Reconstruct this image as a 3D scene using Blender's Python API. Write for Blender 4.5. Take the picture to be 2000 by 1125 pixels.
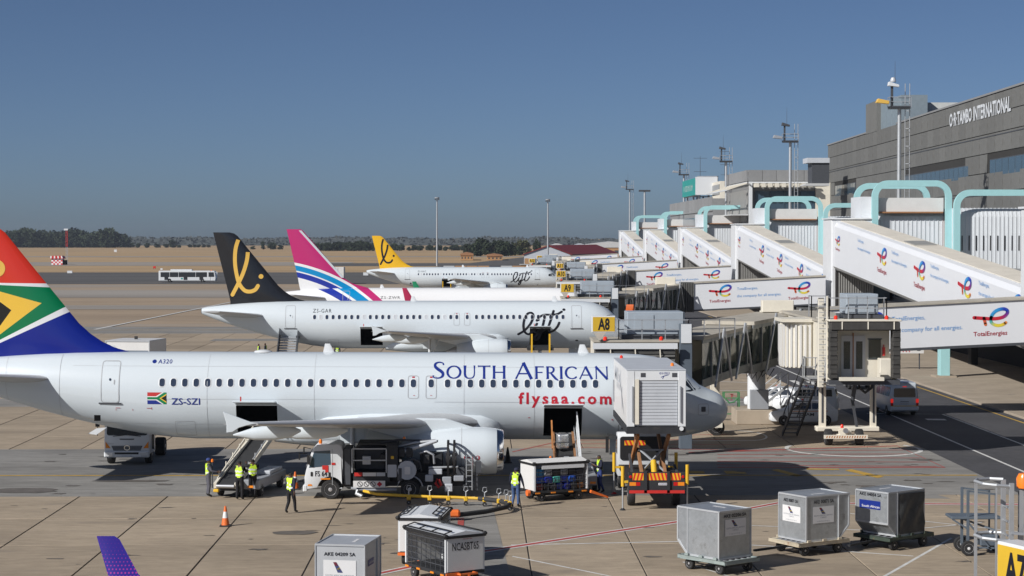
import bpy, bmesh, math, random
from mathutils import Vector, Matrix, Euler
R = math.radians
random.seed(7)
for o in list(bpy.data.objects): bpy.data.objects.remove(o)
S = bpy.context.scene
C = S.collection
# ------------------------------------------------------------------ camera
cam = bpy.data.objects.new('camera', bpy.data.cameras.new('camera')); C.objects.link(cam)
cam.data.sensor_width = 36; cam.data.lens = 70.0
cam.data.clip_start = 0.3; cam.data.clip_end = 60000
cam.location = (0, 0, 11.4)
cam.rotation_euler = (R(90) - math.atan(96.5 / 3890), 0, -math.atan(65 / 3890))
S.camera = cam
# ------------------------------------------------------------------ sky and sun
SUN_EL, SUN_AZ = R(32.5), R(37.5)          # the sun stands to the left, a little behind the camera
to_sun = Vector((-math.cos(SUN_EL) * math.cos(SUN_AZ), -math.cos(SUN_EL) * math.sin(SUN_AZ), math.sin(SUN_EL)))
W = bpy.data.worlds.new('World'); S.world = W; W.use_nodes = True
wn = W.node_tree; bgn = wn.nodes['Background']
sky = wn.nodes.new('ShaderNodeTexSky'); sky.sky_type = 'NISHITA'; sky.sun_disc = False
sky.sun_elevation = SUN_EL
sky.sun_rotation = math.atan2(to_sun.x, to_sun.y)
sky.altitude = 1700; sky.air_density = 0.56; sky.dust_density = 3.0; sky.ozone_density = 4.0
wn.links.new(sky.outputs[0], bgn.inputs[0]); bgn.inputs[1].default_value = 0.057
sun = bpy.data.objects.new('sun', bpy.data.lights.new('sun', 'SUN')); C.objects.link(sun)
sun.data.energy = 4.4; sun.data.angle = R(0.53); sun.data.color = (1.0, 0.965, 0.92)
sun.rotation_euler = to_sun.to_track_quat('Z', 'Y').to_euler()
S.view_settings.view_transform = 'Standard'; S.view_settings.look = 'None'
S.view_settings.exposure = 0.12; S.view_settings.gamma = 1.0; S.view_settings.use_curve_mapping = False
# ------------------------------------------------------------------ helpers
class MB:
    """collects faces, then links them as ONE mesh object"""
    def __init__(s, M=None): s.v, s.f, s.mi, s.fc, s.M, s.m, s.col = [], [], [], [], M or Matrix(), 0, None
    def add(s, vs, fs):
        n = len(s.v); s.v += [s.M @ Vector(v) for v in vs]
        for f in fs: s.f.append([i + n for i in f]); s.mi.append(s.m); s.fc.append(s.col)
        return s
    def box(s, x0, x1, y0, y1, z0, z1):
        return s.add([(x0,y0,z0),(x1,y0,z0),(x1,y1,z0),(x0,y1,z0),(x0,y0,z1),(x1,y0,z1),(x1,y1,z1),(x0,y1,z1)],
              [(0,3,2,1),(4,5,6,7),(0,1,5,4),(1,2,6,5),(2,3,7,6),(3,0,4,7)])
    def bar(s, a, b, w, h=None, up=(0,0,1)):
        a, b = Vector(a), Vector(b); h = h or w; d = (b - a).normalized(); u = Vector(up)
        if abs(d.dot(u)) > .99: u = Vector((1,0,0))
        r = d.cross(u).normalized() * w / 2; t = r.cross(d).normalized() * h / 2
        return s.add([a-r-t,a+r-t,a+r+t,a-r+t,b-r-t,b+r-t,b+r+t,b-r+t],[(0,1,2,3),(7,6,5,4),(0,4,5,1),(1,5,6,2),(2,6,7,3),(3,7,4,0)])
    def ring(s, c, ax, r, n, ph=0):
        ax = Vector(ax).normalized(); u = ax.orthogonal().normalized()
        if abs(ax.z) < .9: u = Vector((0,0,1)).cross(ax).normalized()
        w = ax.cross(u); c = Vector(c)
        return [c + u*(r*math.cos(ph+2*math.pi*i/n)) + w*(r*math.sin(ph+2*math.pi*i/n)) for i in range(n)]
    def loft(s, rings, c0=True, c1=True, closed=True):
        n = len(rings[0]); vs = [p for r in rings for p in r]; fs = []
        m = n if closed else n - 1
        for k in range(len(rings)-1):
            for i in range(m): j = (i+1) % n; fs.append((k*n+i, k*n+j, (k+1)*n+j, (k+1)*n+i))
        if c0: fs.append(tuple(range(n-1,-1,-1)))
        if c1: fs.append(tuple((len(rings)-1)*n+i for i in range(n)))
        return s.add(vs, fs)
    def cyl(s, a, b, r0, r1=None, n=12, cap=True):
        a, b = Vector(a), Vector(b); r1 = r0 if r1 is None else r1
        return s.loft([s.ring(a, b-a, r0, n), s.ring(b, b-a, r1, n)], cap, cap)
    def lathe(s, prof, o, ax, n=20, cap=True):
        o, ax = Vector(o), Vector(ax).normalized()
        return s.loft([s.ring(o + ax*h, ax, max(r, 1e-4), n) for r, h in prof], cap, cap)
    def tube(s, pts, r, n=6):
        pts = [Vector(p) for p in pts]; rs = []
        for i, p in enumerate(pts):
            d = (pts[min(i+1, len(pts)-1)] - pts[max(i-1, 0)])
            rs.append(s.ring(p, d, r if not isinstance(r, (list, tuple)) else r[i], n))
        return s.loft(rs)
    def prism(s, poly, d0, d1, plane='xz'):
        f = {'xz': lambda p, d: (p[0], d, p[1]), 'xy': lambda p, d: (p[0], p[1], d), 'yz': lambda p, d: (d, p[0], p[1])}[plane]
        n = len(poly); vs = [f(p, d0) for p in poly] + [f(p, d1) for p in poly]
        return s.add(vs, [tuple(range(n)), tuple(range(2*n-1, n-1, -1))] + [(i, i+n, (i+1) % n + n, (i+1) % n) for i in range(n)])
    def sheet(s, poly, z): return s.add([(p[0], p[1], z) for p in poly], [tuple(range(len(poly)))])
    def build(s, name, mats, par=None, smooth=0, bev=0, seg=1):
        me = bpy.data.meshes.new(name); me.from_pydata([tuple(v) for v in s.v], [], s.f)
        for m in (mats if isinstance(mats, (list, tuple)) else [mats]): me.materials.append(MAT[m] if isinstance(m, str) else m)
        me.polygons.foreach_set('material_index', s.mi)
        if any(c is not None for c in s.fc):
            at = me.color_attributes.new('Col', 'FLOAT_COLOR', 'CORNER')
            for p, c in zip(me.polygons, s.fc):
                c = c or (1,1,1)
                for li in p.loop_indices: at.data[li].color = (c[0], c[1], c[2], 1)
        b = bmesh.new(); b.from_mesh(me); bmesh.ops.recalc_face_normals(b, faces=b.faces)
        if bev:
            bmesh.ops.remove_doubles(b, verts=b.verts, dist=1e-4)
            es = [e for e in b.edges if len(e.link_faces) == 2 and e.calc_face_angle(0) > R(40)]
            bmesh.ops.bevel(b, geom=es, offset=bev, segments=seg, affect='EDGES', profile=.5)
        b.to_mesh(me); b.free()
        if smooth:
            me.polygons.foreach_set('use_smooth', [True]*len(me.polygons)); me.set_sharp_from_angle(angle=R(smooth))
        return link(name, me, par)
def link(name, me, par=None, loc=None, rz=None):
    o = bpy.data.objects.new(name, me); C.objects.link(o)
    if par: o.parent = par
    if loc is not None: o.location = loc
    if rz is not None: o.rotation_euler = (0, 0, rz)
    return o
def tag(o, label=None, cat=None, group=None, kind=None):
    if label: o['label'] = label
    if cat: o['category'] = cat
    if group: o['group'] = group
    if kind: o['kind'] = kind
    return o
def thing(name, label, cat, loc=(0,0,0), rz=0, group=None):
    return tag(link(name, None, None, loc, rz), label, cat, group)
def struct(o): return tag(o, kind='structure')
def dup(root, loc=None, rz=None, label=None, par=None):
    c = root.copy(); C.objects.link(c); c.parent = par
    if loc is not None: c.location = loc
    if rz is not None: c.rotation_euler = (0, 0, rz)
    if label: c['label'] = label
    for ch in list(root.children): dup(ch, par=c)
    return c
def B(*a, **k):                                    # one box as one part
    return None
def part(name, mat, par, *boxes, bev=0):
    m = MB()
    for b in boxes: m.box(*b)
    return m.build(name, mat, par, bev=bev)
def wheel(par, p, r, w, name='wheel', ax=(0,1,0), n=20, rim='rim'):
    p = Vector(p); a = Vector(ax)
    m = MB(); m.lathe([(r*.62,-w/2),(r*.94,-w/2),(r,-w*.36),(r,w*.36),(r*.94,w/2),(r*.62,w/2)], p, a, n)
    t = m.build(name, 'tyre', par, smooth=40)
    m = MB(); m.lathe([(r*.1,-w*.53),(r*.2,-w*.5),(r*.42,-w*.3),(r*.55,-w*.46),(r*.63,-w*.51),(r*.63,w*.51),(r*.55,w*.46),(r*.42,w*.3),(r*.2,w*.5),(r*.1,w*.53)], p, a, n)
    m.build('rim', rim, t, smooth=40)
    return t
# ---- strokes and print
def smooth_path(pts, k=6):
    pts = [tuple(p) for p in pts]
    if len(pts) < 3: return pts
    P = [pts[0]] + pts + [pts[-1]]; out = []
    for i in range(1, len(P)-2):
        for t in range(k):
            t /= k; q = []
            for a, b, c, d in zip(P[i-1], P[i], P[i+1], P[i+2]):
                q.append(.5*((2*b)+(c-a)*t+(2*a-5*b+4*c-d)*t*t+(3*b-a-3*c+d)*t**3))
            out.append(tuple(q))
    out.append(pts[-1]); return out
def stroke2d(pts, cap=True):
    """pts: (x, y, width); returns verts, faces of a flat ribbon with round ends"""
    L, Rr = [], []
    n = len(pts)
    for i in range(n):
        a, b = pts[max(i-1,0)], pts[min(i+1,n-1)]
        dx, dy = b[0]-a[0], b[1]-a[1]; l = math.hypot(dx, dy) or 1
        nx, ny = -dy/l, dx/l; w = pts[i][2]/2
        L.append((pts[i][0]+nx*w, pts[i][1]+ny*w)); Rr.append((pts[i][0]-nx*w, pts[i][1]-ny*w))
    vs = L + Rr; fs = [(i, i+1, n+i+1, n+i) for i in range(n-1)]
    if cap:
        for e, sgn in ((0, 1), (n-1, -1)):
            c, w = pts[e], pts[e][2]/2
            a0 = math.atan2(L[e][1]-c[1], L[e][0]-c[0]); k = len(vs)
            vs += [(c[0]+w*math.cos(a0+sgn*math.pi*j/6), c[1]+w*math.sin(a0+sgn*math.pi*j/6)) for j in range(7)]
            fs.append(tuple(range(k, k+7)))
    return vs, fs
def text2d(txt, size, bold=0, xs=1.0, sp=1.0):
    cu = bpy.data.curves.new('t', 'FONT'); cu.body = txt; cu.size = size; cu.offset = bold; cu.resolution_u = 2; cu.space_character = sp
    o = bpy.data.objects.new('t', cu); C.objects.link(o)
    dg = bpy.context.evaluated_depsgraph_get(); me = o.evaluated_get(dg).to_mesh()
    vs = [(v.co.x*xs, v.co.y) for v in me.vertices]; fs = [tuple(p.vertices) for p in me.polygons]
    bpy.data.objects.remove(o); bpy.data.curves.remove(cu)
    return vs, fs
def bbox2(vs): return min(v[0] for v in vs), max(v[0] for v in vs), min(v[1] for v in vs), max(v[1] for v in vs)
def fit2d(vf, x0, x1, y0=None, y1=None):
    vs, fs = vf; a, b, c, d = bbox2(vs); k = (x1-x0)/(b-a); ky = (y1-y0)/(d-c) if y1 is not None else k
    return [(x0+(v[0]-a)*k, (y0 or 0)+(v[1]-c)*ky) for v in vs], fs
def decal(name, mat, par, groups, mapf, cuts=0, axis=1):
    """groups: list of (verts2d, faces, colour); each vertex goes through mapf(u, v) -> xyz; cuts slice it finely so it follows curvature"""
    b = bmesh.new(); cl = b.loops.layers.float_color.new('Col')
    for vs, fs, col in groups:
        bv = [b.verts.new((v[0], v[1], 0)) for v in vs]
        for f in fs:
            try: q = b.faces.new([bv[i] for i in f])
            except ValueError: continue
            for l in q.loops: l[cl] = (*(col or (1,1,1)), 1)
    if cuts and b.verts:
        ys = [v.co[axis] for v in b.verts]; y = min(ys) + cuts*.5
        while y < max(ys):
            co, no = [0,0,0], [0,0,0]; co[axis] = y; no[axis] = 1
            bmesh.ops.bisect_plane(b, geom=list(b.verts)+list(b.edges)+list(b.faces), plane_co=co, plane_no=no, dist=1e-5); y += cuts
    for v in b.verts: v.co = Vector(mapf(v.co.x, v.co.y))
    me = bpy.data.meshes.new(name); b.to_mesh(me); b.free()
    me.materials.append(MAT[mat]); return link(name, me, par)
def scribble(x0, x1, y0, y1, n, w):
    """a row of short strokes: lettering too blurred to read"""
    r = random.Random(int(n*7+w*100)); V, F_ = [], []; st = (x1-x0)/n
    for i in range(n):
        a = x0+st*(i+.2); k = r.choice((0,1,2)); pts = {0: [(a,y0),(a,y1)], 1: [(a,y0),(a,y1),(a+st*.5,y1*.6+y0*.4)], 2: [(a+st*.5,y1),(a,(y0+y1)/2),(a+st*.5,y0)]}[k]
        vs, fs = stroke2d([(p[0],p[1],w) for p in pts], cap=False); b = len(V); V += vs; F_ += [tuple(j+b for j in f) for f in fs]
    return V, F_
def rrect(x0, x1, y0, y1, r, k=4):
    out = []
    for cx, cy, a in ((x1-r,y1-r,0),(x0+r,y1-r,90),(x0+r,y0+r,180),(x1-r,y0+r,270)):
        for j in range(k+1): t = R(a+90*j/k); out.append((cx+r*math.cos(t), cy+r*math.sin(t)))
    return out
def ringpoly(x0, x1, y0, y1, r, w):
    a = rrect(x0,x1,y0,y1,r); b = rrect(x0+w,x1-w,y0+w,y1-w,max(r-w,.01)); n = len(a)
    return a+b, [(i,(i+1)%n,n+(i+1)%n,n+i) for i in range(n)]
def interp(tab, x):
    xs = [t[0] for t in tab]; ys = [t[1] for t in tab]; n = len(xs)
    if x <= xs[0]: return ys[0]
    if x >= xs[-1]: return ys[-1]
    i = max(k for k in range(n-1) if xs[k] <= x)
    def sl(k):
        if k == 0: return (ys[1]-ys[0])/(xs[1]-xs[0])
        if k == n-1: return (ys[-1]-ys[-2])/(xs[-1]-xs[-2])
        a = (ys[k]-ys[k-1])/(xs[k]-xs[k-1]); b = (ys[k+1]-ys[k])/(xs[k+1]-xs[k])
        return 0 if a*b <= 0 else 2*a*b/(a+b)
    h = xs[i+1]-xs[i]; t = (x-xs[i])/h; a, b = sl(i)*h, sl(i+1)*h
    return (2*t**3-3*t*t+1)*ys[i]+(t**3-2*t*t+t)*a+(-2*t**3+3*t*t)*ys[i+1]+(t**3-t*t)*b
# ------------------------------------------------------------------ materials
MAT = {}
def mat(name, col, rough=.5, metal=0, var=.08, scale=1.5, bump=0, bscale=30, coat=0, spec=.5, dirt=None, dscale=.6, dth=.62, rand=0, emit=0, stretch=(1,1,1), attr=False, coords='Object', fine=None):
    m = bpy.data.materials.new(name); m.use_nodes = True; nt = m.node_tree; N, L = nt.nodes, nt.links
    p = N['Principled BSDF']; p.inputs['Roughness'].default_value = rough; p.inputs['Metallic'].default_value = metal
    p.inputs['Coat Weight'].default_value = coat; p.inputs['Coat Roughness'].default_value = .06; p.inputs['Specular IOR Level'].default_value = spec
    tc = N.new('ShaderNodeTexCoord'); mp = N.new('ShaderNodeMapping'); mp.inputs['Scale'].default_value = stretch
    if coords == 'World': g = N.new('ShaderNodeNewGeometry'); L.new(g.outputs['Position'], mp.inputs[0])
    else: L.new(tc.outputs['Object'], mp.inputs[0])
    nz = N.new('ShaderNodeTexNoise'); nz.inputs['Scale'].default_value = scale; nz.inputs['Detail'].default_value = 6; nz.inputs['Roughness'].default_value = .65
    L.new(mp.outputs[0], nz.inputs['Vector'])
    rm = N.new('ShaderNodeMapRange'); rm.inputs[3].default_value = 1-var; rm.inputs[4].default_value = 1+var
    rm.inputs[1].default_value = .25; rm.inputs[2].default_value = .75; L.new(nz.outputs[0], rm.inputs[0])
    mx = N.new('ShaderNodeVectorMath'); mx.operation = 'SCALE'; mx.inputs[0].default_value = col[:3]; L.new(rm.outputs[0], mx.inputs['Scale'])
    if attr: at = N.new('ShaderNodeAttribute'); at.attribute_name = 'Col'; L.new(at.outputs['Color'], mx.inputs[0])
    out = mx.outputs[0]
    if fine:
        nf = N.new('ShaderNodeTexNoise'); nf.inputs['Scale'].default_value = fine[0]; nf.inputs['Detail'].default_value = 5; nf.inputs['Roughness'].default_value = .7; L.new(mp.outputs[0], nf.inputs['Vector'])
        rf = N.new('ShaderNodeMapRange'); rf.inputs[1].default_value = .3; rf.inputs[2].default_value = .7; rf.inputs[3].default_value = 1-fine[1]; rf.inputs[4].default_value = 1+fine[1]; L.new(nf.outputs[0], rf.inputs[0])
        mf = N.new('ShaderNodeVectorMath'); mf.operation = 'SCALE'; L.new(out, mf.inputs[0]); L.new(rf.outputs[0], mf.inputs['Scale']); out = mf.outputs[0]
    if rand:
        oi = N.new('ShaderNodeObjectInfo'); r2 = N.new('ShaderNodeMapRange'); r2.inputs[3].default_value = 1-rand; r2.inputs[4].default_value = 1+rand
        L.new(oi.outputs['Random'], r2.inputs[0]); m2 = N.new('ShaderNodeVectorMath'); m2.operation = 'SCALE'; L.new(out, m2.inputs[0]); L.new(r2.outputs[0], m2.inputs['Scale']); out = m2.outputs[0]
    if dirt:
        n2 = N.new('ShaderNodeTexNoise'); n2.inputs['Scale'].default_value = dscale; n2.inputs['Detail'].default_value = 8; n2.inputs['Roughness'].default_value = .7; L.new(mp.outputs[0], n2.inputs['Vector'])
        r3 = N.new('ShaderNodeMapRange'); r3.inputs[1].default_value = dth; r3.inputs[2].default_value = dth+.16; L.new(n2.outputs[0], r3.inputs[0])
        mm = N.new('ShaderNodeMix'); mm.data_type = 'RGBA'; L.new(r3.outputs[0], mm.inputs[0]); L.new(out, mm.inputs[6]); mm.inputs[7].default_value = (*dirt[:3], 1); out = mm.outputs[2]
    L.new(out, p.inputs['Base Color'])
    if bump:
        n3 = N.new('ShaderNodeTexNoise'); n3.inputs['Scale'].default_value = bscale; n3.inputs['Detail'].default_value = 4; L.new(mp.outputs[0], n3.inputs['Vector'])
        bp = N.new('ShaderNodeBump'); bp.inputs['Strength'].default_value = bump; bp.inputs['Distance'].default_value = .02; L.new(n3.outputs[0], bp.inputs['Height']); L.new(bp.outputs[0], p.inputs['Normal'])
    if emit: L.new(out, p.inputs['Emission Color']); p.inputs['Emission Strength'].default_value = emit
    MAT[name] = m; return m
# paint and metal
mat('plane_white', (.62,.68,.72), .28, var=.025, scale=.35, coat=.5, dirt=(.68,.67,.65), dscale=.5, dth=.66, stretch=(.3,1,1))
mat('wing_grey', (.48,.49,.50), .38, var=.06, scale=.8, coat=.2)
mat('white_paint', (.66,.66,.65), .42, var=.05, scale=1.2, dirt=(.55,.51,.46), dscale=1.1, dth=.66)
mat('clean_white', (.67,.695,.715), .35, var=.03)
mat('cream_paint', (.72,.68,.58), .5, var=.07, dirt=(.45,.38,.3), dscale=1.6, dth=.66)
mat('grey_paint', (.30,.32,.35), .5, var=.08)
mat('light_grey', (.50,.53,.57), .5, var=.07, dirt=(.38,.38,.38), dscale=1.2, dth=.64)
mat('dark_grey', (.06,.065,.075), .55, var=.15, scale=3)
mat('chassis', (.022,.024,.028), .6, var=.25, scale=3, dirt=(.06,.05,.04), dscale=2.5, dth=.6)
mat('black', (.012,.012,.013), .6, var=.15)
mat('void', (.006,.006,.007), .9, var=.1, spec=.1)
mat('rubber', (.03,.031,.033), .75, var=.2, scale=4)
mat('tyre', (.022,.022,.023), .8, var=.2, scale=6, dirt=(.07,.06,.05), dscale=4)
mat('rim', (.52,.52,.53), .4, .5, var=.12, scale=8)
mat('rim_white', (.7,.7,.7), .4, var=.1, scale=8)
mat('steel', (.42,.43,.45), .42, .75, var=.12, scale=3)
mat('galvanised', (.46,.48,.50), .48, .55, var=.1, scale=2)
mat('chrome', (.75,.76,.78), .16, 1, var=.03)
mat('aluminium', (.43,.455,.475), .40, .6, var=.16, scale=1.5, bump=.55, bscale=2.4, dirt=(.22,.22,.215), dscale=1.8, dth=.57, fine=(7,.1))
mat('alu_dark', (.21,.22,.23), .45, .6, var=.18, scale=1.5, bump=.4, bscale=4)
mat('alu_light', (.56,.58,.60), .4, .4, var=.08, scale=1.5, bump=.15, bscale=3)
mat('glass_dark', (.018,.024,.032), .06, var=.1, spec=.8)
mat('glass_blue', (.05,.085,.12), .08, var=.12, spec=.8)
mat('window_glass', (.035,.05,.085), .12, var=.2, spec=.7)
mat('glass_green', (.05,.075,.07), .08, var=.25, scale=.7, spec=.8)
mat('yellow', (.72,.44,.03), .45, var=.08)
mat('sign_yellow', (.62,.40,.03), .5, var=.05)
mat('orange', (.75,.16,.03), .45, var=.1)
mat('beacon_orange', (.9,.22,.02), .25, var=.05)
mat('beacon_red', (.85,.04,.02), .25, var=.05)
mat('red', (.55,.03,.025), .4, var=.1)
mat('rust', (.30,.15,.07), .75, var=.3, scale=5, bump=.3)
mat('rust_orange', (.42,.17,.05), .7, var=.35, scale=4, dirt=(.12,.1,.09), dscale=3, dth=.55)
mat('turquoise', (.34,.60,.62), .5, var=.05, dirt=(.30,.20,.10), dscale=.9, dth=.69)
mat('print', (1,1,1), .45, var=.03, attr=True)
mat('tail_paint', (1,1,1), .26, var=.03, scale=.5, coat=.5, attr=True)
mat('navy_print', (.012,.03,.22), .35, var=.05)
mat('red_print', (.45,.012,.03), .35, var=.05)
mat('black_print', (.012,.013,.02), .35, var=.1)
mat('white_print', (.70,.70,.70), .45, var=.03)
mat('tail_black', (.016,.017,.02), .24, var=.15, coat=.4)
mat('tail_yellow', (.80,.46,.015), .3, var=.04, coat=.4)
mat('gold_print', (.72,.45,.09), .35, var=.04)
mat('rim_line', (.42,.44,.46), .4, var=.05)
mat('lens_red', (.5,.01,.01), .15, var=.05)
mat('lens_red_lit', (.8,.03,.02), .2, var=.05, emit=.5)
mat('lens_amber', (.8,.25,.02), .15, var=.05)
mat('lens_clear', (.7,.72,.74), .1, .3, var=.05)
mat('tarp', (.055,.057,.058), .35, var=.35, scale=3, bump=1.0, bscale=3)
mat('hi_vis', (.55,.80,.04), .6, var=.1, scale=6)
mat('reflective', (.72,.74,.74), .4, var=.06)
mat('skin', (.11,.055,.035), .55, var=.08, scale=8)
mat('cloth_navy', (.016,.02,.045), .85, var=.2, scale=9)
mat('cloth_grey', (.09,.09,.11), .85, var=.2, scale=9)
mat('cloth_black', (.010,.010,.013), .85, var=.2, scale=9)
mat('cloth_blue', (.03,.055,.20), .85, var=.2, scale=9)
mat('denim', (.055,.10,.22), .85, var=.3, scale=9)
mat('hair', (.008,.007,.007), .8, var=.2, scale=9)
mat('winch_green', (.05,.20,.08), .5, var=.15)
mat('van_silver', (.58,.64,.70), .3, .1, var=.04, coat=.6)
# ------------------------------------------------------------------ ground, apron, roads
mat('concrete', (.345,.282,.208), .8, var=.20, scale=.30, bump=.12, bscale=6, coords='World', stretch=(.30,.8,1), dirt=(.21,.178,.145), dscale=.8, dth=.575, rand=.09, spec=.3, fine=(3.2,.17))
mat('joint', (.07,.062,.055), .9, var=.25, coords='World')
mat('band_grey', (.235,.228,.214), .85, var=.28, scale=.35, bump=.15, bscale=8, coords='World', stretch=(.2,.9,1), dirt=(.13,.13,.13), dscale=.6, dth=.60, spec=.3, fine=(3.0,.2))
mat('asphalt', (.066,.066,.072), .85, var=.22, scale=.3, bump=.2, bscale=14, coords='World', dirt=(.12,.115,.11), dscale=.25, dth=.58, spec=.35, fine=(2.5,.18))
mat('taxiway_dark', (.10,.098,.096), .9, var=.3, scale=.05, coords='World', stretch=(.15,1,1), dirt=(.16,.14,.12), dscale=.06, dth=.58, spec=.3)
mat('taxiway_grey', (.30,.275,.245), .9, var=.25, scale=.05, coords='World', stretch=(.12,1,1), dirt=(.36,.28,.2), dscale=.035, dth=.55, spec=.3)
mat('dry_grass', (.42,.30,.175), .95, var=.24, scale=.05, coords='World', stretch=(.22,1,1), dirt=(.25,.19,.13), dscale=.03, dth=.52, bump=.3, bscale=3, spec=.1)
mat('pavement', (.36,.305,.24), .85, var=.18, scale=.4, coords='World', bump=.15, bscale=8, dirt=(.16,.15,.14), dscale=.5, dth=.6, spec=.3)
mat('line_white', (.62,.62,.60), .7, var=.22, scale=2.5, coords='World', dirt=(.38,.34,.29), dscale=1.6, dth=.56)
mat('line_red', (.40,.07,.06), .7, var=.2, scale=2.5, coords='World', dirt=(.28,.2,.16), dscale=1.6, dth=.56)
mat('line_yellow', (.50,.31,.05), .7, var=.25, scale=2.5, coords='World', dirt=(.25,.2,.13), dscale=1.6, dth=.54)
mat('stain', (.13,.115,.10), .6, var=.3, scale=2, coords='World')
# concrete far out: the joints become part of the material
cf = mat('concrete_far', (.335,.26,.185), .85, var=.18, scale=.06, coords='World', stretch=(.25,1,1), dirt=(.30,.285,.265), dscale=.028, dth=.50, spec=.3, fine=(.5,.12))
K = 1.945
Y_SAA, Y_GAR, Y_PINK, Y_GAC = 95.0, 173.5, 245.0, 380.0
struct(MB().sheet([(-30000,-2000),(30000,-2000),(30000,45000),(-30000,45000)], -.09).build('ground', 'dry_grass'))
struct(MB().sheet([(-300,-60),(34.3,-60),(34.3,510),(-300,510)], -.05).build('apron_base', 'concrete_far'))
apron = struct(MB().sheet([(-100,40),(24.3,40),(24.3,242),(-100,242)], -.03).build('apron', 'joint'))
LX0, LW = -17.65, 3.89
slab_me = {}
rows = [(60.1+7*i, 67.1+7*i) for i in range(4)]+[(108+6.85*i,114.85+6.85*i) for i in range(4)]+[(142.4+6.25*i,148.65+6.25*i) for i in range(4)]+[(188.7+8.48*i,197.18+8.48*i) for i in range(6)]
nslab = 0
for (ya, yb) in rows:
    for k in range(-24, 12):
        xa = LX0 + LW*k; xb = xa + LW
        if xb > 24.25: xb = 24.2
        if xa > 24 or xb < -(yb*.2405+1.5): continue
        key = (round(xb-xa,2), round(yb-ya,2))
        if key not in slab_me:
            w, h = (xb-xa)/2-.026, (yb-ya)/2-.03
            o = MB().box(-w,w,-h,h,-.2,0).build('slab', 'concrete', None, bev=.012)
            slab_me[key] = o.data; bpy.data.objects.remove(o)
        if nslab < 300:
            s_ = link('slab', slab_me[key], apron, ((xa+xb)/2, (ya+yb)/2, random.uniform(-.004,.004))); nslab += 1
def strip(name, mt, x0, x1, y0, y1, z): return struct(MB().sheet([(x0,y0),(x1,y0),(x1,y1),(x0,y1)], z).build(name, mt))
for (y0, y1) in ((88.1,108),(135.4,142.4),(167.4,188.7),(239.6,258.7)): strip('lead_in_strip', 'band_grey', -120, 24.2, y0, y1, -.004)
strip('lead_in_strip', 'taxiway_grey', -160, 24.2, 323, 342, -.02); strip('lead_in_strip', 'taxiway_grey', -170, 24.2, 387, 449, -.02)
strip('service_road', 'asphalt', 24.2, 34.4, 20, 510, -.002)
struct(MB().sheet([(-14,60),(-9.4,60),(-9.4,66.5),(-14,66.5)], .004).sheet([(16.8,90.6),(19.2,93.5),(20.7,86.7),(17,87)], .004)
       .sheet([(-1.35,62),(1.2,62),(.55,86),(-1.2,86)], .004).sheet([(-30,222),(-20,222),(-20,227),(-30,227)], .004).build('repair_patch', 'band_grey'))
pv = MB(); pv.box(34.4, 60, 20, 510, -.2, .13); struct(pv.build('pavement', 'pavement', bev=.02))
strip('taxiway', 'taxiway_dark', -1500, 300, 502, 677, -.04)
strip('taxiway', 'taxiway_grey', -4000, -60, 844, 972, -.04); strip('taxiway', 'taxiway_dark', -70, 1500, 832, 930, -.036)
strip('taxiway', 'taxiway_grey', -4000, 1500, 1238, 1300, -.04)
struct(MB().sheet([(-25,740),(30,1245),(160,1945),(172,1945),(60,1245),(-5,740)], -.03).build('access_road', 'taxiway_dark'))
def line(mb, pts, w, z=.006):
    vs, fs = stroke2d([(x, y, w) for x, y in pts], cap=False)
    mb.add([(x, y*K, z) for x, y in vs], fs)
def mark(name, mt, *ls, z=.006):
    m = MB()
    for pts, w in ls: line(m, pts, w, z)
    return struct(m.build(name, mt))
mark('lane_line', 'line_white', ([(26.65,100),(26.65,20)], .16)); mark('lane_line', 'line_white', ([(25.3,66.4),(30.1,66.1),(30.15,20)], .15), ([(28.2,64.2),(29.4,64.1)], .5))
mark('edge_line', 'line_yellow', ([(33.7,150),(33.7,20)], .17))
mark('apron_line', 'line_white', ([(-48.2,128.8),(-44.5,184)], .5), z=.012)
for dz, mt, w in ((.008,'line_white',.34),(.012,'line_red',.17)):
    mark('stand_line', mt, ([(-3.6,34.6),(.2,37.2),(8.4,41.2),(12.9,43.9),(24,43.55)], w), z=dz)
mark('stand_line', 'line_white', ([(18,38.7),(12.6,33.2)], .1), ([(1.2,37.95),(7.7,38.35),(10.7,37.75),(15.6,36.5)], .08), ([(15.4,42.2),(18.2,40.9),(24,38)], .08), ([(1.2,36.6),(4.3,34.5),(6,33)], .08), ([(7.2,35.9),(8.8,33.9)], .08), ([(20.2,40.8),(16,39.6),(10,40.6)], .07))
mark('lead_in_line', 'line_yellow', ([(-60,49.6),(24,49.0)], .15)); mark('lead_in_line', 'line_yellow', ([(-90,128),(24,128)], .15)); mark('lead_in_line','line_yellow', ([(-90,91.5),(24,91.5)], .15))
mark('stop_mark', 'line_yellow', ([(12.0,49.7),(13.0,49.7)], .6), ([(16.2,50.4),(17.8,50.3)], .25), ([(18.2,50.2),(19.2,48.6)], .5), ([(14.6,50.3),(15.4,48.9)], .45), ([(10.2,49.8),(11,49.7)], .5))
hl = [([(11.2,54.4),(23.0,56.0),(23.2,50.7),(11.9,50.8)], .16)]
for i in range(5): hl.append(([(12+i*.2, 51.4+i*.8),(22.9, 50.9+i*1.0)], .09))
mark('hatch_mark', 'line_red', *hl)
mark('hatch_mark', 'line_red', *([([(1.8,54.6),(7.5,60.5),(13,63.6)], .12)] + [([(3.2+i*.9, 55.9+i*.9),(14.5, 54.9+i*1.5)], .09) for i in range(6)]))
mark('hatch_mark', 'line_red', *[([(15.8+i*1.3,74.9),(16.5+i*1.3,71.9),(17.3+i*1.3,74.9)], .16) for i in range(6)])
mark('stand_line', 'line_white', ([(14,76.8),(24,76.4)], .12), ([(13,71.2),(24,71.4)], .14), ([(14,83),(24,80)], .12))
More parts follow.
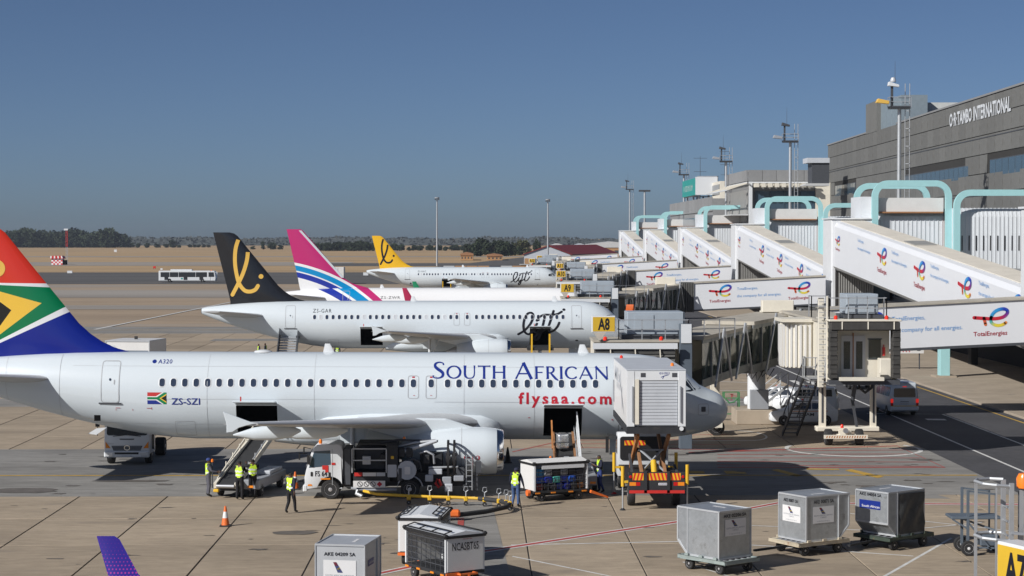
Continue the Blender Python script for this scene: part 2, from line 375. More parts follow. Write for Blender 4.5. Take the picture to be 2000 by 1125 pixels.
arc = [(15.2+1.4*math.cos(R(a)), 59+1.5*math.sin(R(a))) for a in range(-90, 91, 15)]
mark('stand_line', 'line_white', ([(12,57.5)]+arc+[(12.2,60.5)], .12))
ring_ = [(20.3+3.6*math.cos(R(a)), 55.2+1.9*math.sin(R(a))) for a in range(150, 391, 12)]
mark('stand_line', 'line_white', (ring_, .22))
mark('crossing', 'line_white', *[([(25.2+i*1.15,79.2),(25.2+i*1.15,82)], .55) for i in range(8)])
# oil stains and skid marks
st = MB(); rs = random.Random(3)
for i in range(150):
    x, y = rs.uniform(-22, 24), rs.choice([rs.uniform(62,86), rs.uniform(89,96), rs.uniform(97,107)])
    a = rs.uniform(.08,.45)*(1.6 if y > 88 else 1); b = a*rs.uniform(.2,.7); n = 11; rr = [rs.uniform(.35,1.25) for _ in range(n)]
    st.sheet([(x+a*rr[j]*math.cos(2*math.pi*j/n), y+b*rr[j]*math.sin(2*math.pi*j/n)) for j in range(n)], .009+i*.00002)
for (x,y,a,b) in ((-16.3,93.7,1.9,.43),(-7.2,77,.95,.55),(-20.6,90.2,1.6,1.0),(-5.6,85.6,.6,.24)):
    n = 18; st.sheet([(x+a*rs.uniform(.8,1.1)*math.cos(2*math.pi*j/n), y+b*rs.uniform(.8,1.1)*math.sin(2*math.pi*j/n)) for j in range(n)], .0125)
struct(st.build('oil_stain', 'stain'))
# ------------------------------------------------------------------ terminal building and its neighbours
mat('facade', (.145,.147,.142), .8, var=.12, scale=.35, bump=.15, bscale=10, dirt=(.095,.092,.085), dscale=.9, dth=.6, rand=.09, fine=(6,.1), stretch=(1,1,.35), spec=.3)
mat('facade_base', (.03,.029,.027), .85, var=.15)
mat('louvre', (.26,.32,.36), .5, .3, var=.1, scale=2)
mat('pent_white', (.55,.57,.56), .7, var=.1)
mat('wall_grey', (.24,.245,.25), .7, var=.08, rand=.06)
mat('brick_orange', (.42,.24,.11), .85, var=.12, scale=2)
mat('roof_red', (.20,.018,.018), .6, var=.12, scale=1.5)
mat('roof_white', (.50,.51,.51), .6, var=.06)
mat('undercroft', (.012,.012,.013), .9, var=.1)  # near-black: the shade under the overhang is put into the wall colour
mat('teal_sign', (.02,.30,.27), .45, var=.05)
mat('beige_roof', (.68,.64,.56), .85, var=.12, scale=.8, dirt=(.54,.49,.41), dscale=.7, dth=.62)
mat('node_white', (.66,.68,.70), .5, var=.05, dirt=(.45,.40,.33), dscale=.7, dth=.68)
mat('ribbed', (.60,.63,.66), .5, var=.05, scale=.7, dirt=(.38,.38,.38), dscale=.8, dth=.64)
mat('banner', (.70,.72,.75), .5, var=.025, scale=.5)
mat('slat_grey', (.30,.30,.29), .6, var=.12)
mat('canopy_black', (.05,.048,.045), .8, var=.3, scale=2.5)
mat('bellow', (.11,.11,.105), .8, var=.25, scale=2.5)
mat('tunnel_glass', (.05,.075,.07), .06, var=.3, scale=.5, spec=.8); MAT['tunnel_glass'].node_tree.nodes['Principled BSDF'].inputs['Alpha'].default_value = .5
mat('bridge_roof', (.42,.39,.33), .8, var=.16, scale=1.2, dirt=(.22,.2,.17), dscale=.9, dth=.55)
mat('bridge_steel', (.21,.225,.225), .55, .2, var=.1)
mat('slate', (.10,.125,.155), .55, var=.1)
mat('unit_grey', (.34,.39,.44), .5, var=.06, dirt=(.22,.23,.25), dscale=1.1, dth=.62)
TER = (60.5, 344.5); tdir = Vector((-.027, -1, 0)).normalized(); TRZ = math.atan2(tdir.y, tdir.x)   # local x runs along the facade towards the camera
ter = thing('terminal_building', 'large grey panelled terminal building with white airport name along its facade', 'building', (*TER, -.91), TRZ); ter.scale = (K*1.08,1.08,1.08)
# local: x along facade, y to the right of it = apron side is -y? keep apron side negative
side = -1 if (Matrix.Rotation(TRZ,3,'Z') @ Vector((0,-1,0))).x < 0 else 1
def fy(d): return side*d                              # d > 0 stands out towards the apron
def tbox(m, x0, x1, d0, d1, z0, z1): a, b = sorted((fy(d0), fy(d1))); m.box(x0, x1, a, b, z0, z1)
m = MB(); tbox(m, 0, 150, -40, -.08, 4.6, 26.2); m.build('wall', 'facade_base', ter)
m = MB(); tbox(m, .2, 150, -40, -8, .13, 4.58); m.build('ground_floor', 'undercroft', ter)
win = [(4,14,18.0,19.6),(33.5,53,17.9,19.3),(58.2,68,17.9,19.5),(72,92,17.9,19.5)]
PW, PH = 1.80, 2.02
me = None; zs = [6.1+PH*i for i in range(10)]
npan = 0; rest = []
for i in range(37,-1,-1):
    for z in zs[:]:
        x = i*PW
        hit = any(a < x+PW/2 < b and z-.1 < (c+d)/2 < z+PH+.1 for a, b, c, d in win)
        if hit: continue
        if npan >= 300: rest.append((x, z)); continue
        if me is None:
            q = MB(); tbox(q, .03, PW-.03, -.07, .0, .04, PH-.04); o = q.build('cladding_panel', 'facade', None, bev=.012); me = o.data; bpy.data.objects.remove(o)
        link('cladding_panel', me, ter, (x, side*random.uniform(0,.012), z)); npan += 1
q = MB()
for x, z in rest: tbox(q, x+.03, x+PW-.03, -.07, .0, z+.04, z+PH-.04)
if rest: tag(q.build('cladding', 'facade', ter), kind='stuff')
m = MB(); tbox(m, 38*PW, 150, -.07, .0, 6.1, 26.2); m.build('cladding', 'facade', ter)
for a, b, c, d in win:
    n = int((b-a)/1.25)
    fr = MB(); tbox(fr, a, b, -.08, -.02, c-.1, d+.1); wo = fr.build('window', 'dark_grey', ter)
    for j in range(n):
        q = MB(); tbox(q, a+(b-a)*j/n+.05, a+(b-a)*(j+1)/n-.05, -.03, .005, c, d); q.build('pane', 'glass_blue', wo)
for z in (21.95, 15.9): q = MB(); tbox(q, -.02, 150, .002, .05, z, z+.09); q.build('string_course', 'dark_grey', ter)
cp = MB(); tbox(cp, -.1, 19, -.6, .12, 26.3, 26.5); tbox(cp, 31, 150, -.6, .12, 26.3, 26.5); cp.build('roof_edge', 'wall_grey', ter)
q = MB(); tbox(q, 18.8, 23.4, -4, .05, 26.2, 30.4); tw = q.build('roof_tower', 'facade', ter)
q = MB(); tbox(q, 23.4, 31, -4, -.6, 26.2, 30.1); q.build('louvre_box', 'louvre', tw)
for j in range(14): q = MB(); tbox(q, 23.6+j*.53, 23.85+j*.53, -.6, -.45, 26.3, 30.0); q.build('louvre_blade', 'louvre', tw)
q = MB(); tbox(q, 24.5, 29.5, -16, -4.3, 26.2, 29.3); q.build('penthouse', 'pent_white', ter)
for j, x in enumerate((62,63.2,64.6,67.2,68.0,68.8)): q = MB(); q.cyl((x, fy(-2), 26.4), (x, fy(-2), 27.9+(j%2)*.5), .1, n=8); q.build('roof_vent', 'roof_white', ter)
def on_face(name, mt, par, vf, x0, x1, z0, z1, d=.03):
    vs, fs = fit2d(vf, x0, x1, z0, z1); return decal(name, mt, par, [(vs, fs, None)], lambda u, v: (u, fy(d), v))
on_face('airport_name', 'clean_white', ter, text2d('O\u00b7R\u00b7TAMBO INTERNATIONAL', 1, .03, xs=.62), 48.1, 63.0, 24.0, 25.55, .09)
# lift motor room at the far corner
lm = thing('roof_plant', 'dark plant box with cowl hanging at the far corner of the grey facade', 'plant box', (55.3, 320.4, 0))
m = MB(); m.box(-1.6,1.2,0,4,20.3,23.6); m.build('housing', 'dark_grey', lm); m = MB(); m.box(-2.4,1.2,-.3,4.2,23.6,24.4); m.build('cowl', 'light_grey', lm)
m = MB(); m.prism([(-3,19.9),(1.2,19.9),(1.2,20.3),(-2.4,20.3)], -.2, 4.2); m.build('ledge', 'roof_white', lm)
# glazed lounge building with louvred canopy
lb = thing('lounge_building', 'glass fronted building with white louvred canopy beside the grey terminal', 'building', (0,0,0)); lb.scale = (1,K,1)
m = MB(); m.box(46.6, 62, 176.2, 192, 3, 18.2); m.box(46.6,62,176.2,192,18.2,21.9); m.build('wall', 'wall_grey', lb)
for j in range(5): part('parapet_panel', 'wall_grey', lb, (46.4+2.4*j+.03, 48.8+2.4*j-.03, 175.9, 176.18, 21.3, 23.2))
for j in range(6): part('parapet_panel', 'wall_grey', lb, (46.1, 46.38, 176.2+2.6*j+.03, 178.8+2.6*j-.03, 21.3, 23.2))
part('roof', 'roof_white', lb, (46.4, 62, 176.2, 192, 22.95, 23.1))
for j in range(4): part('pane', 'glass_blue', lb, (47.6+2.6*j, 50.1+2.6*j, 176.05, 176.18, 14.6, 19.6))
part('curtain', 'slat_grey', lb, (46.35, 46.58, 177, 191, 14.4, 19.8))
part('corner_post', 'clean_white', lb, (46.5, 47.0, 175.6, 176.1, 13.0, 21.2))
cn = part('canopy', 'clean_white', lb, (46.0, 57.5, 175.0, 175.15, 20.9, 21.15), (46.0,46.15,175,191,20.9,21.15), (42.4,42.6,175.4,191,19.6,19.8))
for j in range(9): part('canopy_fin', 'cream_paint', cn, (47.2+1.15*j, 47.9+1.15*j, 174.7, 175.9, 20.2, 20.85))
for j in range(22): 
    q = MB(); q.bar((46.2, 175.6+.7*j, 21.0), (42.5, 175.6+.7*j, 19.75), .09, .22); q.build('canopy_slat', 'cream_paint', cn)
part('awning', 'roof_white', lb, (43.5, 46.4, 176, 192, 15.4, 15.6)); part('return_wall', 'cream_paint', lb, (58.0, 61.9, 175.7, 176.1, 8, 21))
# long lower wing with the teal roof sign
lw = thing('office_wing', 'long low grey panelled wing carrying the roof sign behind the boarding tunnels', 'building'); lw.scale = (1,K,1)
part('wall', 'wall_grey', lw, (44.2, 60, 193, 236, 3, 19.0))
for j in range(14): part('fascia_panel', 'wall_grey', lw, (44.0, 44.18, 193.1+3.05*j, 196.0+3.05*j, 16.6, 19.3))
part('pane', 'glass_blue', lw, (44.05,44.19,194,234,13.4,15.6)); part('roof_room', 'cream_paint', lw, (47,52,199,206,19,22.6)); part('window','glass_dark',lw,(46.9,47.0,199.6,205.4,20,22))
sg = thing('roof_sign', 'teal billboard on posts above the office wing roof', 'sign', (0,0,0)); sg.scale = (1,K,1)
part('board', 'teal_sign', sg, (43.6, 43.9, 206, 219, 20.2, 23.6)); part('end_board', 'clean_white', sg, (43.6, 48, 205.6, 205.9, 20.2, 23.8))
part('frame', 'galvanised', sg, (43.9,44.1,206,219,20,20.2), (44,48,212,212.2,20,20.2), (48,48.2,205.8,206,20,24), (44,48.2,205.8,206,23.8,24))
for yy in (207,212,218): part('post', 'galvanised', sg, (44.4,44.7,yy,yy+.3,19.0,20.2), (46.4,46.7,yy,yy+.3,19.0,20.2))
V, Fc = scribble(.6, 9.8, 0, 1.2, 9, .22); decal('lettering', 'white_print', sg, [(V,Fc,None)], lambda u, v: (43.58, 218-u, 21.2+v))
def aerial(x, y, z0, z1, bars, lab):
    t = thing('radio_aerial', lab, 'aerial', (x,y,0)); MB().cyl((0,0,z0),(0,0,z1),.06,.04,n=6).build('pole','dark_grey',t)
    for z, l in bars: MB().cyl((-l,0,z),(l,0,z),.035,n=5).build('crossbar','dark_grey',t)
aerial(46.3, 416, 19, 28.6, [(28.2,1.4),(25.4,1.3)], 'thin dark aerial with two crossbars just right of the teal roof sign')
aerial(48.6, 393, 19, 29.4, [(28.6,1.0),(26,.9),(24,.8)], 'thin dark aerial with three crossbars above the office wing')
# lower concourse behind the ramps with its dark undercroft
cc_ = thing('concourse', 'low concourse block over a dark undercroft behind the boarding ramps', 'building'); cc_.scale = (1,K,1)
part('floor_slab', 'wall_grey', cc_, (41.2, 54, 30, 176, 4.5, 5.1)); part('wall', 'wall_grey', cc_, (42.4, 54, 30, 176, 5.1, 8.4))
for j in range(30): part('pane', 'glass_blue', cc_, (42.3, 42.39, 32+4.8*j, 36.5+4.8*j, 5.5, 8.0))
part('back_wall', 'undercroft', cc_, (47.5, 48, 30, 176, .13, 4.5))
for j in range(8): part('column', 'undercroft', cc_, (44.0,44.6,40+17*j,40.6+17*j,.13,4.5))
SWEEP = ((-26.430, -11.972), 20.404)
# ------------------------------------------------------------------ aircraft
ZC = 3.92                                             # height of the fuselage axis
TOP = [(0,-.55),(.06,-.30),(.2,-.06),(.5,.18),(.9,.36),(1.3,.52),(1.7,.86),(2.05,1.20),(2.7,1.60),(3.6,1.92),(4.8,2.04),(6.2,2.07),(27,2.07),(31,2.03),(34,1.86),(36,1.68),(37.2,1.52),(37.57,1.42)]
BOT = [(0,-.68),(.06,-.95),(.2,-1.18),(.5,-1.42),(1,-1.64),(2,-1.86),(3.5,-2.02),(5,-2.07),(25.3,-2.07),(27.5,-1.88),(30,-1.42),(32.5,-.80),(35,-.05),(37,.68),(37.57,.92)]
WID = [(0,.08),(.06,.38),(.2,.64),(.5,.95),(1,1.24),(2,1.58),(3.5,1.84),(5,1.93),(6.2,1.975),(25,1.975),(28,1.82),(31,1.45),(34,.95),(36.5,.48),(37.57,.26)]
class Fus:
    def __init__(s, k=1.0, kw=1.0): s.k, s.kw = k, kw       # length stretch
    def hw(s, q): q /= s.k; t, b = interp(TOP, q), interp(BOT, q); return (t+b)/2, (t-b)/2, interp(WID, q)*s.kw
    def y(s, q, z, off=.006):                               # starboard skin (towards -y) at station q and height z (relative to axis)
        c, h, w = s.hw(q); t = max(-.999, min(.999, (z-c)/h)); return -(w*math.sqrt(1-t*t)) - off
    def X(s, q): return 18*s.k - q
    def map(s, off=.006): return lambda q, z: (s.X(q), s.y(q, z, off), ZC+z)
def make_fuselage(F, par, holes, mt):
    st = sorted(set([0,.02,.06,.12,.2,.35,.5,.7,1,1.4,1.8,2.2,2.6,3,3.5,4.2,5,6.2,8,10,12,14,16,18,20,22,24,25.3,26.5,28,29.5,31,32.5,34,35.5,36.5,37.2,37.57]))
    st = [q*F.k for q in st] + [h for H in holes for h in H[:2]]; st = sorted(set(round(q,3) for q in st))
    # angle list on the starboard side (0 = top, pi = keel), shared by every ring
    an = [math.pi*i/26 for i in range(27)]
    for H in holes:
        for z in H[2:4]:
            a = math.acos(max(-1,min(1, z/2.07)))
            j = min(range(27), key=lambda i: abs(an[i]-a)); an[j] = a
    m = MB(); rings = []
    for q in st:
        c, h, w = F.hw(q)
        sb = [(F.X(q), -w*math.sin(a), ZC+c+h*math.cos(a)) for a in an]
        pt = [(F.X(q), w*math.sin(a), ZC+c+h*math.cos(a)) for a in an[-2:0:-1]]
        rings.append(sb+pt)
    n = len(rings[0]); vs = [p for r in rings for p in r]; fs = []
    for k in range(len(st)-1):
        for i in range(n):
            j = (i+1) % n
            if i < 26:
                qm = (st[k]+st[k+1])/2; zm = (rings[k][i][2]+rings[k][j][2])/2-ZC
                if any(H[0] < qm < H[1] and H[2] < zm < H[3] for H in holes): continue
            fs.append((k*n+i, k*n+j, (k+1)*n+j, (k+1)*n+i))
    fs.append(tuple(range(n))); fs.append(tuple((len(st)-1)*n+i for i in range(n)))
    m.add(vs, fs); return m.build('fuselage', mt, par, smooth=45)
AF = [(1,0),(.75,.028),(.5,.050),(.3,.058),(.15,.050),(.06,.034),(.015,.017),(0,0),(.015,-.014),(.06,-.026),(.15,-.036),(.3,-.042),(.5,-.036),(.75,-.018)]
SYM = [(1,0),(.75,.027),(.5,.047),(.3,.05),(.12,.04),(.03,.02),(0,0),(.03,-.02),(.12,-.04),(.3,-.05),(.5,-.047),(.75,-.027)]
def wing_mesh(F, secs, prof, sgn, thick=1.0):
    """secs: (span y, station of leading edge, chord, z)"""
    m = MB(); m.loft([[(F.X(le+c*px), sgn*y, z+c*pz*thick) for px, pz in prof] for y, le, c, z in secs]); return m
def half_wing(F, par, sgn, z0=-1.12, tipz=.16, label=None, mt='wing_grey', fence=True, winglet=None):
    secs = [(1.2,11.4,7.6,ZC+z0-.05),(2.2,12.0,7.0,ZC+z0),(6.4,14.5,4.6,ZC+z0+.36),(11.6,17.6,2.95,ZC+z0+.82),(16.6,20.6,1.4,ZC+tipz)]
    k = F.k; secs = [(y, le*k, c, z) for y, le, c, z in secs]
    w = wing_mesh(F, secs, AF, sgn, 1.15).build('wing', mt, par, smooth=40)
    for y, q0, l, zz in ((3.6,17.3,3.2,-1.15),(8.6,17.6,3.2,-.82),(12.4,19.3,2.8,-.48)):          # flap track fairings
        q0 *= k; m = MB(); rr = []
        for t, h, wd in ((0,.05,.05),(.15,.26,.16),(.4,.34,.2),(.7,.27,.17),(1,.03,.03)):
            rr.append([(F.X(q0+l*t), sgn*y+wd*math.cos(a), ZC+zz-.02-t*.18+h*math.sin(a)) for a in [2*math.pi*i/10 for i in range(10)]])
        m.loft(rr); m.build('flap_fairing', 'plane_white', w, smooth=50)
    if fence:
        q = secs[-1][1]; z = ZC+tipz; m = MB()
        m.prism([(F.X(q+.1),z+.02),(F.X(q+.7),z+.24),(F.X(q+1.38),z+.5),(F.X(q+1.24),z),(F.X(q+1.24),z-.34),(F.X(q+1.0),z-.31),(F.X(q+.75),z-.14),(F.X(q+.45),z-.05)], sgn*16.58, sgn*16.66)
        m.build('wing_tip_fence', 'plane_white', w, bev=.02)
    if winglet:
        q = secs[-1][1]; z = ZC+tipz; m = MB()
        m.loft([[(F.X(q+o+c*px), sgn*(y+c*pz), zz) for px, pz in SYM] for o, c, y, zz in ((0,1.6,16.55,z),(.35,1.3,16.8,z+.35),(.9,.95,16.95,z+1.1),(1.6,.5,17.1,z+2.3))])
        m.build('winglet', winglet, w, smooth=40)
    # engine
    ey, ez, q = sgn*5.75, ZC-2.02, 10.8*k
    n = MB(); n.lathe([(.90,.12),(1.02,.35),(1.07,.9),(1.07,1.9),(1.0,2.8),(.84,3.7),(.66,4.5),(.60,4.55)], (F.X(q), ey, ez), (-1,0,0), 36, cap=False)
    e = n.build('engine', 'plane_white', w, smooth=40)
    n = MB(); n.lathe([(.80,.5),(.82,.12),(.86,.02),(.90,0),(.95,.04),(1.005,.3)], (F.X(q), ey, ez), (-1,0,0), 36, cap=False); n.build('inlet_lip', 'chrome', e, smooth=50)
    n = MB(); n.lathe([(.02,.3),(.12,.45),(.26,.75),(.82,.8),(.82,.5)], (F.X(q), ey, ez), (-1,0,0), 24, cap=False); n.build('fan', 'dark_grey', e, smooth=40)
    n = MB(); n.lathe([(.60,4.2),(.45,4.3),(.38,4.8),(.02,5.5)], (F.X(q), ey, ez), (-1,0,0), 20); n.build('exhaust', 'steel', e, smooth=40)
    n = MB(); n.lathe([(1.074,1.86),(1.074,1.885)], (F.X(q), ey, ez), (-1,0,0), 36, cap=False); n.build('cowl_seam', 'rim_line', e)
    n = MB(); n.prism([(F.X(q+1.2),ez+1.0),(F.X(q+2.6),ez+1.45),(F.X(q+6.6),ez+1.5),(F.X(q+6.0),ez+.9),(F.X(q+4.3),ez+.45),(F.X(q+2.5),ez+.8)], ey-.2, ey+.2)
    n.build('pylon', 'plane_white', e, bev=.06)
    n = MB(); n.prism([(F.X(q+1.5),ez+.9),(F.X(q+2.3),ez+1.2),(F.X(q+2.6),ez+.9)], ey-sgn*.55, ey-sgn*.57); n.build('strake', 'plane_white', e)
    return w, e
def tail_fin(F, par, secs, mt):
    """secs: (z, leading, trailing)"""
    k = F.k; m = MB()
    m.loft([[(F.X(le+(te-le)*px), pz*min(te-le,5.2)*.95, ZC+z) for px, pz in SYM] for z, le, te in secs]); return m.build('tail_fin', mt, par, smooth=40)
def fin_y(secs, q, z):
    for a, b in zip(secs, secs[1:]):
        if a[0] <= z <= b[0]:
            t = (z-a[0])/(b[0]-a[0]); le, te = a[1]+(b[1]-a[1])*t, a[2]+(b[2]-a[2])*t
            p = max(0, min(1, (q-le)/(te-le))); up = [(x, y) for x, y in SYM if y >= 0][::-1]
            return -interp(up, p)*min(te-le,5.2)*.95
    return 0
def inside_fin(secs, q, z):
    for a, b in zip(secs, secs[1:]):
        if a[0] <= z <= b[0]:
            t = (z-a[0])/(b[0]-a[0]); return a[1]+(b[1]-a[1])*t <= q <= a[2]+(b[2]-a[2])*t
    return False
FIN320 = [(1.5,28.1,35.1),(2.02,28.4,35.1),(2.2,29.1,35.14),(2.5,29.8,35.2),(2.9,30.4,35.3),(3.4,30.95,35.42),(7.7,34.45,36.5),(7.92,34.75,36.55),(8.02,35.15,36.58)]
FIN737 = [(1.5,26.6,36.9),(1.75,27.4,36.9),(2.1,28.8,37.0),(2.6,30.6,37.1),(3.2,31.5,37.2),(9.1,36.6,38.55),(9.25,36.9,38.6)]
def window_mesh(F, q, z, hw=.128, hh=.185, rimw=.045):
    m = MB(); mp = F.map(0)
    o = rrect(-hw-rimw,hw+rimw,-hh-rimw,hh+rimw,.14); i = rrect(-hw,hw,-hh,hh,.11); n = len(o)
    P = lambda a, d: [(-x, F.y(q, z+y, d)-F.y(q, z, 0), y) for x, y in a]
    m.m = 0; m.add(P(o,.004)+P(i,.012), [(j,(j+1)%n,n+(j+1)%n,n+j) for j in range(n)])
    m.m = 1; m.add(P(i,.009), [tuple(range(n))])
    return m.build('window', ['clean_white','window_glass'], None)
def plane_windows(F, par, qs, z, shut=()):
    proto = window_mesh(F, qs[0], z); me = proto.data; bpy.data.objects.remove(proto)
    ms = None
    for i, q in enumerate(qs):
        d = me
        if i in shut:
            if not ms: ms = me.copy(); ms.materials[1] = MAT['light_grey']
            d = ms
        link('window', d, par, (F.X(q), F.y(q, z, 0), ZC+z))
def outline(name, F, par, q0, q1, z0, z1, r=.12, w=.045, mt='rim_line', off=.008):
    return decal(name, mt, par, [(*ringpoly(q0,q1,z0,z1,r,w), None)], F.map(off), cuts=.12)
def patch(name, F, par, poly, mt, off=.01):
    return decal(name, mt, par, [(poly, [tuple(range(len(poly)))], None)], F.map(off), cuts=.08)
def cabin_door(F, par, q, z0=-.25, z1=1.70, wd=.88):
    d = outline('door', F, par, q-wd/2, q+wd/2, z0, z1, .14, .04)
    patch('door_window', F, d, rrect(q-.05,q+.05,.78,.90,.05), 'window_glass')
    patch('door_handle', F, d, rrect(q-.22,q-.17,.62,.84,.02), 'rim_line')
    m = MB(); m.loft([[(F.X(q+s_), F.y(q+s_, z0-.06+dz, o_), ZC+z0-.06+dz) for dz, o_ in ((0,.0),(0,.05),(.06,.05),(.06,0))] for s_ in (-wd/2-.1, 0, wd/2+.1)]); m.build('door_sill', 'dark_grey', d)
    return d
def exit_door(F, par, q, zw):
    d = outline('overwing_exit', F, par, q-.26, q+.26, zw-.72, zw+.36, .12, .035)
    patch('exit_sign', F, d, rrect(q-.06,q+.06,zw+.25,zw+.31,.01), 'red_print')
def cargo_hold(F, par, q0, q1, z0, z1, openz=None):
    m = MB()
    yy = [F.y((q0+q1)/2, z, -.02) for z in (z0, z1)]
    m.add([(F.X(q),y,ZC+z) for q in (q0-.02,q1+.02) for (y,z) in ((yy[0],z0-.02),(yy[1],z1+.02),(.6,z1+.02),(.6,z0-.02))],
          [(0,1,2,3),(7,6,5,4),(1,5,6,2),(3,2,6,7),(0,3,7,4)])
    h = m.build('cargo_hold', 'void', par)
    # door swung up, standing out from the upper edge
    mm = MB(); ys = F.y((q0+q1)/2, z1, 0); rr = []
    for t, dy, dz in ((0,0,0),(.5,-.62,.16),(1,-1.2,.2)):
        rr.append([(F.X(q0-.03), ys+dy, ZC+z1+dz+.03), (F.X(q1+.03), ys+dy, ZC+z1+dz+.03), (F.X(q1+.03), ys+dy, ZC+z1+dz+.10), (F.X(q0-.03), ys+dy, ZC+z1+dz+.10)])
    mm.loft(rr); d = mm.build('cargo_door', 'plane_white', par, bev=.02)
    MB().box(F.X(q1-.35)-.03,F.X(q1-.35)+.03,ys-1.1,ys-1.05,ZC+z1+.2,ZC+z1+.5).build('warning_streamer','red',d)
def antenna(F, par, q, h=.42, z=2.05):
    m = MB(); m.loft([[(F.X(q+o+c*px), pz*c, ZC+zz) for px, pz in SYM] for o, c, zz in ((0,.55,z),(.22,.24,z+h))]); m.build('antenna', 'clean_white', par, smooth=40)
def gear(par, x, y, wy, r, top, n=2):
    m = MB(); m.cyl((x,y,r),(x,y,top),.11,n=12); m.cyl((x,y-wy,r),(x,y+wy,r),.07,n=10); m.bar((x,y,r+.5),(x+.9,y,top),.08)
    g = m.build('landing_gear', 'clean_white', par, smooth=40)
    for s_ in (-1,1): wheel(g, (x,y+s_*wy,r), r, .38, n=20)
    m = MB(); m.box(x-.55,x+.55,y-.03,y+.03,top-.9,top); m.build('gear_door', 'plane_white', g, bev=.01)
def cockpit(F, par):
    # six panes seen as three a side
    q2 = [[(1.36,.44),(1.70,.38),(2.08,.88),(1.76,.86)],[(1.77,.38),(2.42,.32),(2.42,.84),(2.13,.86)],[(2.5,.32),(2.95,.38),(2.9,.74),(2.5,.82)]]
    for sg in (1,-1):
        for p in q2:
            mp = F.map(.012)
            decal('windscreen_pane', 'glass_dark', par, [(p,[(0,1,2,3)],None)], (lambda f: lambda q,z: (f(q,z)[0], sg*f(q,z)[1], f(q,z)[2]))(mp), cuts=.08)
def aircraft(name, label, loc, F, mtf='plane_white', holes=(), fin=FIN320, fin_mat='tail_paint', rz=0, winglet=None, detail=True, tilt=.0):
    t = thing(name, label, 'aircraft', loc, rz, 'aircraft parked at the stands'); t.rotation_euler = (0, tilt, rz)
    make_fuselage(F, t, holes, mtf)
    fo = tail_fin(F, t, fin, fin_mat)
    for sg in (-1, 1):
        k = F.k
        wing_mesh(F, [(.3,31.6*k,4.4,ZC+.75),(1.0,32.0*k,3.9,ZC+.82),(6.2,35.2*k,1.5,ZC+1.35)], SYM, sg).build('stabiliser', 'wing_grey', t, smooth=40)
        half_wing(F, t, sg, fence=not winglet, winglet=(winglet[0] if sg < 0 else winglet[1]) if winglet else None)
    # belly fairing
    m = MB(); rr = []
    for q, w, h, z in ((10.7,.9,.5,-1.55),(11.0,1.75,.8,-1.45),(11.8,2.12,.98,-1.42),(13.5,2.22,1.02,-1.42),(17,2.22,1.02,-1.42),(19,2.1,.92,-1.5),(20.6,1.6,.6,-1.7),(21.6,.8,.3,-1.9)):
        rr.append([(F.X(q*F.k), w*math.copysign(abs(math.cos(a))**.75,math.cos(a)), ZC+z+h*math.copysign(abs(math.sin(a))**.75,math.sin(a))) for a in [2*math.pi*i/28 for i in range(28)]])
    m.loft(rr); m.build('belly_fairing', 'plane_white', t, smooth=50)
    gear(t, F.X(5.1*F.k), 0, .28, .38, ZC-1.9); gear(t, F.X(17.7*F.k), -3.79, .46, .58, ZC-1.0); gear(t, F.X(17.7*F.k), 3.79, .46, .58, ZC-1.0)
    cockpit(F, t)
    m = MB(); m.lathe([(.2,0),(.2,.12)], (F.X(37.5*F.k),0,ZC+1.17), (-1,0,0), 14); m.build('exhaust', 'dark_grey', t)
    return t, fo
def recolour(o, lines, colf, par=None):
    """cut a fin along straight lines in the side view, then colour each face"""
    b = bmesh.new(); b.from_mesh(o.data)
    for (x0,z0),(x1,z1) in lines:
        bmesh.ops.bisect_plane(b, geom=list(b.verts)+list(b.edges)+list(b.faces), plane_co=(x0,0,z0), plane_no=(-(z1-z0),0,x1-x0), dist=1e-5)
    bmesh.ops.triangulate(b, faces=b.faces)
    cl = b.loops.layers.float_color.get('Col') or b.loops.layers.float_color.new('Col')
    for f in b.faces:
        c = f.calc_center_median(); col = colf(c.x, c.z)
        for l in f.loops: l[cl] = (*col, 1)
    b.to_mesh(o.data); b.free(); o.data.set_sharp_from_angle(angle=R(40))
